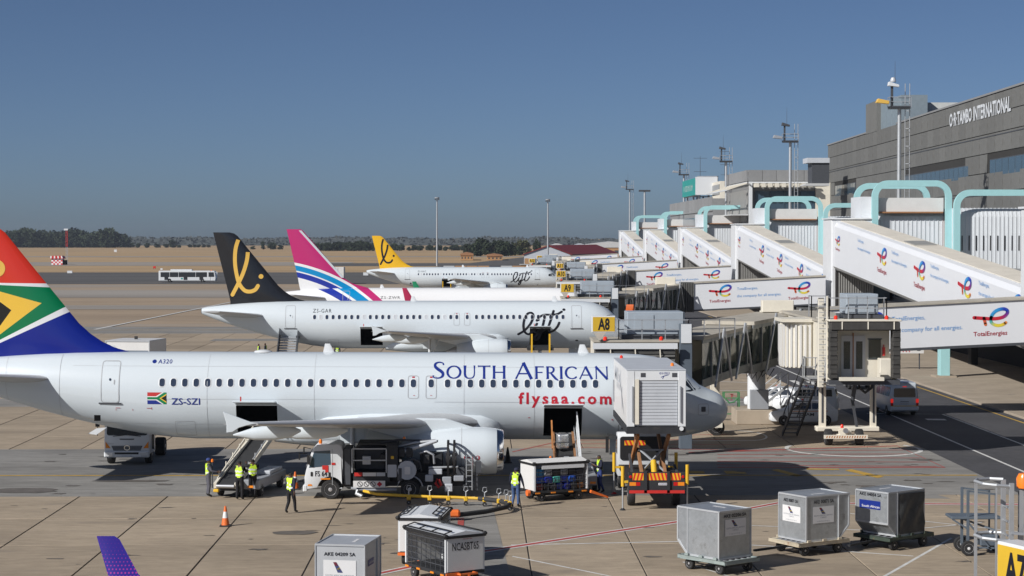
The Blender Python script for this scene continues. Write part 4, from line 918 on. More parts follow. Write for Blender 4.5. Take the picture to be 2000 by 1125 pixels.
def mast(x, y, label, zp=25.6, lights=False):
    t = thing('light_mast', label, 'mast', (x, y, 0), 0, 'platform masts along the terminal')
    MB().cyl((0,0,8),(0,0,zp),.26,.2,n=14).build('pole', 'galvanised', t, smooth=40)
    m = MB()
    for dx in (.62, 1.12): m.cyl((dx,0,9),(dx,0,zp+2.6),.045,n=6)
    ld = m.build('ladder_rail', 'galvanised', t)
    for j in range(9):
        MB().add([], []) if False else None
        z = 10+1.9*j; q = MB(); q.tube([(.62,-.0,z),(.62,-.5,z),(.87,-.72,z),(1.12,-.5,z),(1.12,0,z)], .035, 5); q.build('ladder_hoop', 'galvanised', ld)
    for j in range(26): q = MB(); q.cyl((.62,0,9.3+.6*j),(1.12,0,9.3+.6*j),.022,n=4); q.build('rung', 'galvanised', ld)
    part('platform', 'dark_grey', t, (-1.1,1.1,-.8,.8,zp,zp+.14), (-1.1,1.1,-.8,.8,zp-.14,zp-.05))
    for x0, y0, x1, y1 in ((-1.1,-.8,1.1,-.8),(-1.1,.8,1.1,.8),(-1.1,-.8,-1.1,.8),(1.1,-.8,1.1,.8)):
        q = MB(); q.bar((x0,y0,zp+1.1),(x1,y1,zp+1.1),.06); q.bar((x0,y0,zp+.6),(x1,y1,zp+.6),.05); q.bar((x0,y0,zp),(x0,y0,zp+1.1),.06); q.build('railing', 'grey_paint', t)
    part('instrument_post', 'dark_grey', t, (-1.05,-.8,-.6,-.4,zp+.14,zp+2.6)); 
    q = MB(); q.prism([(-1.4,zp+2.3),(-.2,zp+2.15),(-.2,zp+2.4),(-1.3,zp+2.75)], -.9, -.2); q.build('floodlight', 'clean_white' if lights else 'dark_grey', t, bev=.03)
    q = MB(); q.prism([(-2.6,zp+.5),(-1.2,zp+.35),(-1.2,zp+.7),(-2.4,zp+.95)], -.5, .3); q.build('floodlight', 'gold_print' if lights else 'grey_paint', t, bev=.03)
    if lights: q = MB(); q.lathe([(.3,0),(.32,.2),(.2,.45),(.02,.5)], (-.8,-.5,zp+2.75), (0,0,1), 12); q.build('beacon', 'lens_clear', t, smooth=40)
    MB().cyl((-.6,-.5,zp+2.6),(-.6,-.5,zp+5),.03,.012,n=5).build('lightning_rod','dark_grey',t)
    return t
r0 = ramp(N0, 'sloping white boarding ramp with fuel brand logos, nearest of the row'); n0 = node(N0, 'white tower at the head of the nearest sloping ramp'); k0 = corridor(N0, 'ribbed white corridor between terminal and ramps, nearest of the row')
fr = [portal(40.2,47.7,N0+.1,17.0,'turquoise portal frame over the nearest corridor, front left one of the group'), portal(40.2,47.7,N0+9.8,17.0,'turquoise portal frame over the nearest corridor, rear left one of the group'), portal(47.9,58,N0-2.6,16.0,'turquoise portal frame at the right edge under the terminal wall')]
for k in range(1,5):
    dy = PITCH*k
    dup(r0,(0,N0+dy,0),label=f'sloping white boarding ramp with fuel brand logos, {ORD[k]} of the row'); dup(n0,(0,N0+dy,0),label=f'white tower at the head of the {ORD[k]} sloping ramp'); dup(k0,(0,N0+dy,0),label=f'ribbed white corridor between terminal and ramps, {ORD[k]} of the row')
    for f, w in zip(fr, ('front left','rear left','front right')): dup(f,(0,f.location.y+dy,0),label=f'turquoise portal frame over the {ORD[k]} corridor, {w} one of the group')
# near end of the row lies outside the frame: the tower that the lowest tunnel leaves from
node(N0-PITCH, 'white tower at the right edge where the nearest logo tunnel begins')
for i, (k, nm) in enumerate(((0,'nearest, with red and amber lamps'),(1,'second nearest'),(2,'third nearest'),(3,'fourth nearest'),(4.75,'farthest'))): mast(45.6 if k < 4.5 else 43.6, 215.5+PITCH*k, f'tall steel platform mast with caged ladder, {nm}', lights=(i == 0))
pl = thing('support_pillar', 'turquoise steel pillar standing beside the service road', 'pillar', (37.9, 161.5, .13))
part('post', 'turquoise', pl, (-.4,.4,-.5,.5,.12,4.5), bev=.02); part('plinth', 'pavement', pl, (-.85,.85,-.9,.9,0,.14))
hs = thing('height_sign', 'white height restriction board with red chevrons in the shade', 'sign', (36.2, 171, 0))
part('board', 'white_paint', hs, (-1.6,2.2,0,.12,1.5,2.55)); part('post', 'dark_grey', hs, (-1.3,-1.2,.12,.2,.13,1.5), (1.8,1.9,.12,.2,.13,1.5))
V, Fc = fit2d(text2d('HEIGHT RESTRICTION',1,.015), -1.5, 1.2, 2.15, 2.42); decal('lettering','black_print',hs,[(V,Fc,None)],lambda u,v:(u,-.006,v))
V, Fc = [], []
for j in range(10):
    sgn = 1 if j < 4 else -1; a = -1.45+.27*j; vs, fs = stroke2d([(a,1.62,.09),(a+.13*sgn,1.82,.09),(a,2.02,.09)],cap=False); n = len(V); V += vs; Fc += [tuple(i+n for i in f) for f in fs]
decal('chevrons','red_print',hs,[(V,Fc,None)],lambda u,v:(u,-.006,v))
vs, fs = ringpoly(1.4,2.1,1.7,2.4,.35,.05); decal('height_symbol','black_print',hs,[(vs,fs,None)],lambda u,v:(u,-.006,v))
# ---- telescopic bridge to a stand
def rail(name, mt, par, pts, z0, h=1.0, w=.05, step=None):
    m = MB()
    for a, b in zip(pts, pts[1:]):
        for f in (1, .52): m.bar((a[0],a[1],z0+h*f),(b[0],b[1],z0+h*f),w)
        n = max(1, int(math.hypot(b[0]-a[0],b[1]-a[1])/(step or 1.0)))
        for j in range(n+1): x, y = a[0]+(b[0]-a[0])*j/n, a[1]+(b[1]-a[1])*j/n; m.bar((x,y,z0),(x,y,z0+h),w)
    return m.build(name, mt, par)
def glazed_section(par, p0, p1, w, z0, z1, npan, over):
    """a straight glazed tunnel section from p0 to p1 (x, y), z pairs (bottom, top) at both ends"""
    a, b = Vector((*p0,0)), Vector((*p1,0)); d = (b-a).normalized(); nrm = Vector((-d.y, d.x, 0))
    if nrm.y > 0: nrm = -nrm                         # side that faces the apron
    def P(t, s_, z): q = a+(b-a)*t+nrm*(s_*w/2); return (q.x, q.y, z0[0]+(z1[0]-z0[0])*t if z == 'b' else (z0[1]+(z1[1]-z0[1])*t if z == 't' else z))
    def zz(t, f): lo = z0[0]+(z1[0]-z0[0])*t; hi = z0[1]+(z1[1]-z0[1])*t; return lo+(hi-lo)*f
    def Q(t, s_, f): q = a+(b-a)*t+nrm*(s_*w/2); return (q.x, q.y, zz(t, f))
    def slab(f0, f1, s0, s1, name, mt, t0=0, t1=1):
        m = MB(); m.add([Q(t0,s0,f0),Q(t1,s0,f0),Q(t1,s1,f0),Q(t0,s1,f0),Q(t0,s0,f1),Q(t1,s0,f1),Q(t1,s1,f1),Q(t0,s1,f1)],[(0,3,2,1),(4,5,6,7),(0,1,5,4),(1,2,6,5),(2,3,7,6),(3,0,4,7)]); return m.build(name, mt, par)
    slab(0,.07,-1,1,'floor_beam','bridge_steel'); slab(.93,1.0,-1.04,1.04,'roof','bridge_roof'); slab(.07,.93,-.94,-.9,'rear_wall','cream_paint'); slab(.86,.93,.96,1.0,'header_beam','bridge_steel')
    slab(.07,.16,.96,1.0,'kick_plate','bridge_steel')
    for j in range(npan):
        t0, t1 = j/npan, (j+1)/npan
        slab(.16,.86,.93,.95,'pane','tunnel_glass',t0+.012,t1-.012); slab(.07,.93,.95,1.01,'mullion','bridge_steel',t0-.006,t0+.010)
    return Q
def bridge(gate, yn, cabx, caby, label, detail=True, cylinder=True, xr=21.8):
    t = thing('boarding_bridge', label, 'boarding bridge', (0,0,0), 0, 'boarding bridges at the stands')
    # fixed tunnel with the printed banner
    m = MB(); m.loft([[(x,yn-.3,b),(x,yn+2.7,b),(x,yn+2.7,tp),(x,yn-.3,tp)] for x, b, tp in ((35.15,4.85,7.55),(xr,4.2,6.85))]); fx = m.build('fixed_tunnel', 'banner', t)
    sl = (7.55-6.85)/(35.15-xr)
    m = MB(); m.loft([[(x,yn-.42,z),(x,yn+2.8,z),(x,yn+2.8,z+.1),(x,yn-.42,z+.1)] for x, z in ((35.15,7.56),(xr,6.86))]); m.build('roof', 'bridge_roof', fx)
    m = MB(); m.loft([[(x,yn-.36,z-.16),(x,yn+2.6,z-.16),(x,yn+2.6,z),(x,yn-.36,z)] for x, z in ((35.15,4.84),(xr,4.19))]); m.build('underframe', 'dark_grey', fx)
    banner_print(fx, [('logo',1.5,1.15,2.3),('word',1.55,.55,2.15),('tag',4.35,.95,4.5),('logo',9.5,1.05,2.3),('word',9.55,.45,2.15)], lambda u, v: (xr+u, yn-.315, 4.2+(u*.65/13.35)+v))
    # flexible joint and rotunda drum
    rx0 = xr-1.7; m = MB()
    for j in range(7): x = rx0+.5+j*.18; m.box(x, x+.11, yn-.42, yn+2.9, 3.95, 6.95)
    m.build('flexible_joint', 'bellow', t)
    m = MB(); m.lathe([(1.55,0),(1.55,2.9)], (rx0-.6, yn+1.0, 3.9), (0,0,1), 24); m.build('rotunda', 'cream_paint', t, smooth=40)
    # two glazed sections
    c = Vector((cabx+4.6, caby+1.2)); s0 = Vector((rx0-.9, yn+.6)); mid = s0.lerp(c, .5)
    L = (c-s0).length
    Q1 = glazed_section(t, s0, s0.lerp(c,.56), 3.0, (3.9,6.72), (3.62,6.62), max(3,int(L*.5/1.6)), 1)
    Q2 = glazed_section(t, s0.lerp(c,.50), c, 2.6, (3.85,6.4), (3.45,6.2), max(3,int(L*.5/1.6)), 0)
    # external struts
    for QQ, ta, tb in ((Q1,.16,.0),(Q1,.16,.34),(Q1,.66,.50),(Q1,.66,.86),(Q2,.30,.16),(Q2,.30,.48),(Q2,.70,.56),(Q2,.70,.86)):
        m = MB(); m.cyl(QQ(ta,1.2,1.1), QQ(tb,1.2,-.03), .07, n=8); m.build('strut', 'galvanised', t, smooth=40)
    part_ = MB(); part_.box(rx0-2.2, rx0-.2, yn-.5, yn+.2, 6.75, 7.5); part_.build('roof_housing', 'cream_paint', t, bev=.03)
    # lift column and cab
    x0, x1, y0, y1 = cabx, cabx+4.3, caby, caby+3.6
    part('lift_column', 'slate', t, (x1+.2,x1+.85,y0-.2,y0+.5,0.3,6.9), bev=.02); part('junction_box', 'clean_white', t, (x1+.25,x1+.8,y0-.26,y0-.2,5.9,6.9))
    cb = part('cab', 'cream_paint', t, (x0,x1,y0+.5,y1,3.15,5.9)); part('cab_window', 'tunnel_glass', cb, (x1-.03,x1+.04,y0+.8,y1-.4,3.9,5.6)); part('cab_roof', 'bridge_roof', cb, (x0-.05,x1+.3,y0+.2,y1+.1,5.92,6.05))
    part('lintel', 'clean_white', cb, (x0-.12,x1+.02,y0-.75,y0-.55,5.62,5.92))
    cv = MB()
    for j in range(9): z = 3.3+.255*j; cv.loft([[(x0,y0-.5-.10*math.sin(j*.9),z),(x1-.1,y0-.5-.10*math.sin(j*.9),z),(x1-.1,y0+.4,z),(x0,y0+.4,z)],[(x0,y0-.62,z+.12),(x1-.1,y0-.62,z+.12),(x1-.1,y0+.4,z+.12),(x0,y0+.4,z+.12)],[(x0,y0-.5,z+.24),(x1-.1,y0-.5,z+.24),(x1-.1,y0+.4,z+.24),(x0,y0+.4,z+.24)]])
    cn_ = cv.build('canopy', 'bellow', cb)
    for xx in (x0+.8, x0+2.1, x0+3.4): m = MB(); m.tube([(xx,y0-.7,5.6),(xx+.04,y0-.78,4.8),(xx+.12,y0-.74,3.9),(xx+.14,y0-.7,3.3)], .035, 5); m.build('strap', 'cream_paint', cn_)
    for xx in (x0+.55, x0+3.5): m = MB(); m.lathe([(.11,0),(.11,.14),(.05,.2)], (xx,y0-.3,6.05), (0,0,1), 10); m.build('beacon', 'beacon_red', cb, smooth=40)
    # air handling unit with guard rail
    u = part('air_unit', 'unit_grey', t, (x0+1.8,x1+.5,y0+.9,y0+3.1,6.3,7.5), bev=.03); part('unit_panel', 'unit_grey', u, (x0+2.2,x0+3.2,y0+.86,y0+.9,6.55,7.35)); part('unit_skid', 'dark_grey', u, (x0+1.5,x1+.7,y0+.7,y0+3.2,6.06,6.3)); part('unit_side', 'slate', u, (x1+.5,x1+.56,y0+.95,y0+3.05,6.32,7.48))
    rail('railing', 'galvanised', t, [(x0+1.3,y0+3.2),(x0+1.3,y0+.3),(x1+.7,y0+.3),(x1+3.4,y0+2.2)], 6.05, 1.05)
    # gate sign on its bracket
    sx, sy, sz = cabx-.15, caby-.1, 6.45
    sb = part('sign_box', 'clean_white', t, (sx,sx+1.25,sy,sy+.45,sz,sz+.88), bev=.02)
    part('sign_face', 'sign_yellow', sb, (sx+.06,sx+1.21,sy-.012,sy,sz+.06,sz+.82)); MB().loft([[(sx+.1,sy,sz),(sx+.75,sy,sz),(sx+.75,sy+.4,sz),(sx+.1,sy+.4,sz)],[(sx+.38,sy+.15,sz-.42),(sx+.46,sy+.15,sz-.42),(sx+.46,sy+.25,sz-.42),(sx+.38,sy+.25,sz-.42)]]).build('sign_bracket','cream_paint',sb)
    wd = .62 if len(gate) == 2 else .9
    V, Fc = fit2d(text2d(gate,1,.03,xs=.8), sx+.635-wd/2, sx+.635+wd/2, sz+.12, sz+.77); decal('gate_number','black_print',sb,[(V,Fc,None)],lambda u_,v: (u_,sy-.018,v))
    # orange hose looped under the tunnel
    m = MB(); hx, hy = x1+1.6, caby+1.4
    for j in range(7 if gate == 'A9' else 0): m.tube([(hx+.09*j,hy-2.0,5.4),(hx+.09*j-.12,hy-2.1,4.7),(hx+.09*j,hy-2.0,3.9+.08*(j%3)),(hx+.09*j+.1,hy-1.95,4.7),(hx+.09*j+.03,hy-2,5.4)], .045, 6)
    if gate == 'A9': m.build('hose', 'orange', t, smooth=60)
    if cylinder:
        px, py = rx0-2.9, yn-3.0
        m = MB(); m.cyl((px,py,.85),(px,py,3.2),.56,n=24); m.build('support_column', 'clean_white', t, smooth=40)
        m = MB(); m.cyl((px,py,3.2),(px,py,3.85),.62,.8,n=20); m.box(px-1.1,px+1.1,py-.5,py+1.4,3.5,3.9); m.build('column_head', 'bridge_steel', t, smooth=40)
        m = MB()
        for j in range(5): m.tube([(px-.8+.3*j,py-.6,3.5),(px-.7+.32*j,py-.75,2.9-.15*(j%3)),(px-.2+.3*j,py-.68,3.4)], .035, 5)
        m.build('cable', 'rubber', t)
        part('plinth', 'pavement', t, (px-1.4,px+1.25,py-1.3,py+1.2,0,.88), bev=.03); part('control_box', 'grey_paint', t, (px-.5,px+.62,py-1.0,py-.6,.9,2.1), bev=.02)
    # wheel carriage under the outer section
    wx, wy = mid.x-1.2, mid.y-.6
    if yn > 70:
        cr = part('carriage', 'cream_paint', t, (wx-.3,wx+.3,wy-1.3,wy+1.3,.5,.8), (wx-.15,wx+.15,wy-1.1,wy-.8,.8,3.7), (wx-.15,wx+.15,wy+.8,wy+1.1,.8,3.7))
        for s_ in (-1,1): wheel(cr,(wx,wy+s_*.8,.48),.48,.3,ax=(0,1,0))
    return t
bridge('A8', N0-PITCH, 6.1, 104.8, 'boarding bridge with the A8 sign docked behind the nearest airliner')
bridge('A9', N0, 7.6, 181.5, 'boarding bridge with the A9 sign behind the black tailed airliner', cylinder=True)
bridge('A10', N0+PITCH, 10.0, 254, 'boarding bridge with the A10 sign beside the pink tailed airliner', cylinder=False)
bridge('A11', N0+2*PITCH, 13.0, 331, 'boarding bridge with the A11 sign beyond the A10 bridge', cylinder=False)
bridge('A12', N0+3*PITCH, 10.4, 407, 'boarding bridge with the A12 sign above the yellow tailed airliner nose', cylinder=False)
bridge('A13', N0+4*PITCH, 14.2, 482, 'farthest boarding bridge, its A13 sign tiny before the red roofed hangar', cylinder=False)
# ---- second bridge of the near stand: its cab is parked open towards the camera
fc = thing('boarding_bridge', 'parked boarding bridge whose open cab faces the camera over a wheeled carriage', 'boarding bridge', (0,0,0), 0, 'boarding bridges at the stands')
X0, X1, YF, YB, ZF, ZR = 18.2, 21.9, 103.0, 104.3, 4.05, 7.2
part('cab_floor', 'cream_paint', fc, (X0+.5,X1-.9,YF-.35,YF,ZF-.02,ZF+.16)); part('cab_floor', 'dark_grey', fc, (X0,X1,YF,YB+.2,ZF-.25,ZF))
rw = part('rear_wall', 'cream_paint', fc, (X0+.3,X1-.3,YB,YB+.12,ZF,ZR-.4))
for xa in (X0+.85, X0+1.5):
    d_ = part('door', 'white_paint', rw, (xa,xa+.62,YB-.06,YB-.005,ZF+.05,ZF+2.25)); part('pane', 'tunnel_glass', d_, (xa+.13,xa+.47,YB-.075,YB-.062,ZF+.5,ZF+1.95))
part('door_post', 'rust_orange', rw, (X0+1.45,X0+1.5,YB-.09,YB-.007,ZF+.02,ZF+2.4)); w_ = part('cab_window', 'tunnel_glass', rw, (X0+2.3,X0+2.95,YB-.04,YB-.005,ZF+1.05,ZF+2.05)); part('window_frame','dark_grey',w_,(X0+2.25,X0+3.0,YB-.03,YB-.004,ZF+1.0,ZF+1.05),(X0+2.25,X0+3.0,YB-.03,YB-.004,ZF+2.05,ZF+2.1))
m = MB(); m.cyl((X0+3.08,YB-.12,ZF+1.2),(X0+3.08,YB-.12,ZF+1.65),.08,n=10); m.cyl((X0+3.08,YB-.12,ZF+1.65),(X0+3.08,YB-.12,ZF+1.78),.03,n=6); m.build('fire_extinguisher','red',rw)
part('console', 'cream_paint', fc, (X1-1.0,X1-.4,YB-1.0,YB-.3,ZF,ZF+1.1), bev=.04); part('folding_seat','cream_paint',fc,(X1-1.15,X1-.7,YB-1.5,YB-1.1,ZF+.3,ZF+.36))
part('side_wall', 'cream_paint', fc, (X0+.05,X0+.25,YF+.4,YB,ZF,ZR-.3), (X1-.25,X1-.05,YF+.6,YB,ZF,ZR-.3))
for xa, nm in ((X0, 0), (X1-.42, 1)):
    m = MB()
    for j in range(11): z = ZF+.1+.235*j; m.box(xa+.02*(j%2), xa+.42-.02*(j%2), YF-.12-.05*(j % 2), YF+.5, z, z+.233)
    m.build('side_bellow', 'canopy_black', fc, bev=.02)
m = MB()
for j in range(4): m.box(X0+.05, X1-.05, YF-.2+.24*j, YF+.02+.24*j, ZR-.55-.03*(j%2), ZR-.12)
m.build('top_bellow', 'canopy_black', fc, bev=.03)
for xx in (X0+.6, X0+1.95, X0+3.3): MB().box(xx,xx+.06,YF-.24,YF-.2,ZR-.5,ZR-.1).build('strap','cream_paint',fc)
part('roof', 'cream_paint', fc, (X0-.05,X1+.02,YF-.25,YB+2.4,ZR-.1,ZR), bev=.02)
for xx in (X0+.35, X1-.7): m = MB(); m.lathe([(.1,0),(.1,.16),(.05,.2)], (xx,YF+.1,ZR), (0,0,1), 10); m.build('beacon', 'beacon_red', fc, smooth=40)
u = part('air_unit', 'unit_grey', fc, (X0+1.05,X0+2.75,YF+1.0,YF+2.9,ZR+.25,ZR+1.3), bev=.03); part('unit_skid', 'dark_grey', u, (X0+.9,X0+2.95,YF+.8,YF+3.1,ZR+.03,ZR+.22))
for j in range(3): part('unit_panel','unit_grey',u,(X0+1.12+.55*j,X0+1.6+.55*j,YF+.965,YF+1.0,ZR+.35,ZR+1.2))
rail('railing', 'galvanised', fc, [(X0+.1,YB),(X0+.1,YF+.6),(X1-.6,YF+.6),(X1-.6,YB)], ZR, 1.1, step=.9)
m = MB(); m.box(X0-.42,X0-.12,YF+.9,YF+1.2,3.6,8.3); m.box(X0-.05,X0+.05,YF+.6,YF+.7,3.9,8.4); m.build('ladder_mast', 'cream_paint', fc, bev=.02)
for j in range(16): MB().bar((X0-.4,YF+.75,3.9+.28*j),(X0-.02,YF+.75,3.9+.28*j),.035).build('rung','galvanised',fc)
rail('railing', 'galvanised', fc, [(X0-.8,YF+1.6),(X0-.8,YF+.8),(X0+.1,YF+.8)], 7.3, 1.1, step=.5)
# tunnel back to the rotunda, with the roller-curtain drum
m = MB(); m.loft([[(19.0,y,4.0),(21.6,y,4.0),(21.6,y,6.75),(19.0,y,6.75)] for y in (YB+.3, 124.4)]); m.build('tunnel', 'cream_paint', fc); part('tunnel_roof','bridge_roof',fc,(18.9,21.7,YB+.4,124.4,6.77,6.9))
m = MB(); m.lathe([(1.25,0),(1.25,2.6)], (18.55, 114.0, 4.05), (0,0,1), 26); dr = m.build('curtain_drum', 'cream_paint', fc, smooth=40)
for j in range(12):
    a = R(150+12*j); MB().bar((18.55+1.29*math.cos(a),114+1.29*math.sin(a),4.1),(18.55+1.29*math.cos(a),114+1.29*math.sin(a),6.5),.11).build('curtain_slat','white_paint',dr)
part('drum_roof','cream_paint',fc,(17.2,20.0,112.6,115.4,6.66,6.85)); part('service_door','white_paint',fc,(18.97,19.0,107.2,108.4,4.1,6.2))
# legs, carriage, wheels
part('leg', 'cream_paint', fc, (18.9,19.25,109.900,110.250,.95,3.7)); part('leg', 'cream_paint', fc, (21.75,22.05,109.900,110.250,.95,3.7)); part('leg_rack','dark_grey',fc,(19.0,19.1,109.870,109.900,1.2,3.6),(21.85,21.95,109.870,109.900,1.2,3.6))
part('cross_beam','cream_paint',fc,(18.7,22.2,109.700,110.500,.72,.98),bev=.04); part('bumper','cream_paint',fc,(18.95,21.35,108.700,108.850,.42,.62)); m = MB()
for j in range(16): x = 19.05+.14*j; m.add([(x,108.695,.46),(x+.06,108.695,.46),(x+.1,108.695,.58),(x+.04,108.695,.58)],[(0,1,2,3)])
m.build('hazard_stripe','rust_orange',fc)
for xx in (19.3, 21.0): wheel(fc,(xx,109.400,.45),.45,.38,ax=(1,0,0))
m = MB(); m.cyl((19.5,109.400,.5),(20.8,109.400,.5),.12,n=10); m.box(19.9,20.5,109.000,109.700,.45,.8); m.build('axle','cream_paint',fc,smooth=40)
m = MB(); m.cyl((20.15,108.900,.85),(20.15,108.700,.85),.14,n=12); m.build('drive_motor','steel',fc,smooth=40)
m = MB(); m.bar((20.9,109.800,3.8),(20.7,109.800,2.4),.2); m.bar((20.7,109.800,2.4),(20.95,109.800,.95),.14); m.build('hydraulic_strut','dark_grey',fc)
m = MB(); m.tube([(20.8,109.000,3.8),(20.9,108.800,3.2),(21.2,108.750,2.95),(21.55,108.800,3.2),(21.75,109.000,3.8)], .08, 8); m.build('cable_loop','rubber',fc,smooth=60)
m = MB(); m.lathe([(.09,0),(.09,.14),(.04,.2)],(20.0,109.100,.98),(0,0,1),10); m.build('beacon','beacon_red',fc,smooth=40)
# service stair down to the apron
stp = (18.7,57.0,3.95); sbt = (17.95,58.2,.0)
sta = (17.3, 18.1)
pA, pB = Vector((18.35,56.6,3.9)), Vector((17.9,58.5,.1))
# run falls towards the left and slightly away
a0, b0 = Vector((18.4,109.4,3.9)), Vector((18.1,115.3,.08))
for s_ in (-.42,.42):
    m = MB(); m.bar((a0.x+s_,a0.y-.0,a0.z),(b0.x+s_-.15,b0.y-.8,b0.z),.06,.22); m.build('stair_stringer','chassis',fc)
    m = MB(); m.bar((a0.x+s_,a0.y,a0.z+1),(b0.x+s_-.15,b0.y-.8,b0.z+1),.045)
    for j in range(6): q = Vector((a0.x+s_,a0.y,a0.z)).lerp(Vector((b0.x+s_-.15,b0.y-.8,b0.z)), (j+.3)/6); m.bar(q, q+Vector((0,0,1)), .035)
    m.build('stair_handrail','dark_grey',fc)
for j in range(15):
    q = a0.lerp(Vector((b0.x-.15,b0.y-.8,b0.z)), (j+.5)/15); MB().box(q.x-.4,q.x+.4,q.y-.14,q.y+.14,q.z-.02,q.z+.02).build('stair_tread','galvanised' if j < 4 else 'dark_grey',fc)
part('stair_landing','galvanised',fc,(17.8,18.95,108.2,109.3,3.75,3.85)); rail('railing','galvanised',fc,[(17.85,109.3),(17.85,108.25),(18.9,108.25)],3.85,1.05,step=.45)
# green trolley by the plinth and low gates
gt = thing('trolley', 'green tubular trolley standing beside the concrete plinth', 'trolley', (15.4, 124.5, 0))
for x in (0,.95):
    m = MB()
    m.bar((x,0,.15),(x,0,1.75),.07); m.bar((x,.7,.15),(x,.7,1.75),.07); m.bar((x,0,1.72),(x,.7,1.72),.07); m.build('upright','winch_green',gt)
m = MB(); m.bar((0,0,1.4),(.95,0,1.4),.06); m.bar((0,.7,1.72),(.95,.7,1.72),.06); m.bar((0,0,.4),(.95,0,.4),.06); m.build('rail','winch_green',gt)
m = MB(); m.tube([(.1,-.03,1.35),(.3,-.08,1.1),(.6,-.08,1.15),(.85,-.03,1.4)],.05,6); m.build('strap','winch_green',gt)
for x in (.05,.9): wheel(gt,(x,.35,.16),.16,.1,ax=(1,0,0),n=12)
# ------------------------------------------------------------------ vehicles and ground equipment (local x = forward)
def plate(name, mt, par, poly, d, axis='y', off=0):
    """thin panel: polygon in (x, z) placed at y = d (axis y), in (y, z) at x = d (axis x)"""
    f = (lambda u, v: (u, d, v)) if axis == 'y' else (lambda u, v: (d, u, v))
    return decal(name, mt, par, [(poly, [tuple(range(len(poly)))], None)], f)
def label_print(name, mt, par, s_, x0, x1, z0, z1, mapf, bold=.01, xs=1): V, Fc = fit2d(text2d(s_, 1, bold, xs=xs), x0, x1, z0, z1); return decal(name, mt, par, [(V, Fc, None)], mapf)
def stripes(name, par, x0, x1, z0, z1, mapf, n=7, mirror=False):
    g = []; w = (x1-x0)/n
    for j in range(n+2):
        for k, c in ((0,(.60,.03,.02)),(.5,(.80,.42,.02))):
            a = x0+(j-1+k)*w; pts = [(a,z0),(a+w*.5,z0),(a+w*.5+w*.5,z1),(a+w*.5,z1)]
            pts = [(min(max(p[0],x0),x1),p[1]) for p in pts]
            if max(p[0] for p in pts)-min(p[0] for p in pts) < .01: continue
            if mirror: pts = [(x0+x1-p[0],p[1]) for p in pts]
            g.append((pts,[(0,1,2,3)],c))
    return decal(name,'print',par,g,mapf)
def loft_body(name, mt, par, secs, bev=.05, seg=2):
    """secs: (x, half width low, half width belt, half width roof, z low, z belt, z roof)"""
    m = MB(); m.loft([[(x,-a,z0),(x,-b,z1),(x,-c,z2),(x,c,z2),(x,b,z1),(x,a,z0)] for x,a,b,c,z0,z1,z2 in secs]); return m.build(name, mt, par, smooth=35, bev=bev, seg=seg)
# --- hydrant fuel dispenser
ft = thing('fuel_truck', 'white cab fuel dispenser truck marked FS 64 with dark pump equipment under the wing', 'truck', (-6.5, 88.0, 0), math.pi)
arch = [(-.56+0,.5)]+[(.56*math.cos(R(a)), .42+.56*math.sin(R(a))) for a in range(172,7,-15)]+[(.56,.5)]
side_ = [(1.1,.42),(1.13,.95),(1.05,1.3),(.78,2.18),(.6,2.36),(-.3,2.42),(-.48,2.34),(-.55,2.1),(-.55,.5)]+arch
m = MB(); m.prism(side_, -.98, .98); cab = m.build('cab', 'clean_white', ft, bev=.035, seg=2, smooth=35)
for s_ in (1,-1):
    y = s_*.992
    w_ = plate('side_window', 'glass_blue', cab, [(.93,1.38),(.70,2.1),(.0,2.14),(-.02,1.52),(.45,1.42)], y)
    plate('door_seam', 'rim_line', cab, [(-.08,.62),(-.1,.62),(-.1,2.2),(-.08,2.2)], y); plate('door_handle','black',cab,rrect(-.02,.08,.92,1.18,.03),y*1.002); plate('door_handle','black',cab,rrect(.76,.86,1.0,1.2,.03),y*1.002)
    plate('side_reflector','lens_amber',cab,[(.0,.86),(.42,.86),(.42,.92),(.0,.92)],y*1.003); plate('side_reflector','lens_amber',cab,[(.78,.58),(1.0,.58),(.96,.66),(.82,.66)],y*1.003)
    q = MB(); q.bar((1.0,y,2.0),(1.35,y*1.25,2.05),.03); q.box(1.3,1.36,y*1.2-.12*s_ if s_>0 else y*1.2,y*1.2 if s_>0 else y*1.2+.12,1.75,2.05); q.box(.9,1.0,y-.02,y+.16*s_ if s_>0 else y+.02,1.55,1.95) if s_>0 else None; q.build('mirror','black',cab)
label_print('fleet_number','black_print',cab,'FS 64',0,.52,1.0,1.24,lambda u,v:(.66-u,.998,v),.012,.7)
plate('hazard_label','red',cab,[(.08,1.3),(.35,1.3),(.35,1.48),(.08,1.48)],1.0); plate('hazard_label','red',cab,[(.08,1.18),(.22,1.18),(.22,1.3),(.08,1.3)],1.0); plate('hazard_label','red',cab,[(-.22,1.5),(-.06,1.5),(-.06,1.6),(-.22,1.6)],1.0)
m = MB(); m.add([(1.07,-.86,1.36),(1.07,.86,1.36),(.80,.8,2.16),(.80,-.8,2.16)],[(0,1,2,3)]); m.v = [v+Vector((.02,0,.01)) for v in m.v]; m.build('windscreen','glass_dark',cab)
part('bumper','clean_white',cab,(1.0,1.2,-1.0,1.0,.32,.62),bev=.04); m = MB(); m.lathe([(.07,0),(.08,.1),(.03,.22)],(.45,.6,2.4),(0,0,1),10); m.build('beacon','beacon_orange',cab,smooth=40)
part('chassis','chassis',ft,(-5.9,.9,-.42,.42,.5,.72)); part('cab_back','dark_grey',ft,(-.9,-.57,-.9,.9,.6,2.2),bev=.03)
for x in (0,-3.48):
    for s_ in (1,-1): wheel(ft,(x,s_*.86,.42),.42,.26)
    if x: 
        for s_ in (1,-1):
            m = MB(); m.tube([(x+.56*math.cos(R(a)),s_*.86,.44+.56*math.sin(R(a))) for a in range(10,171,16)],.035,6); m.build('wheel_arch','galvanised',ft)
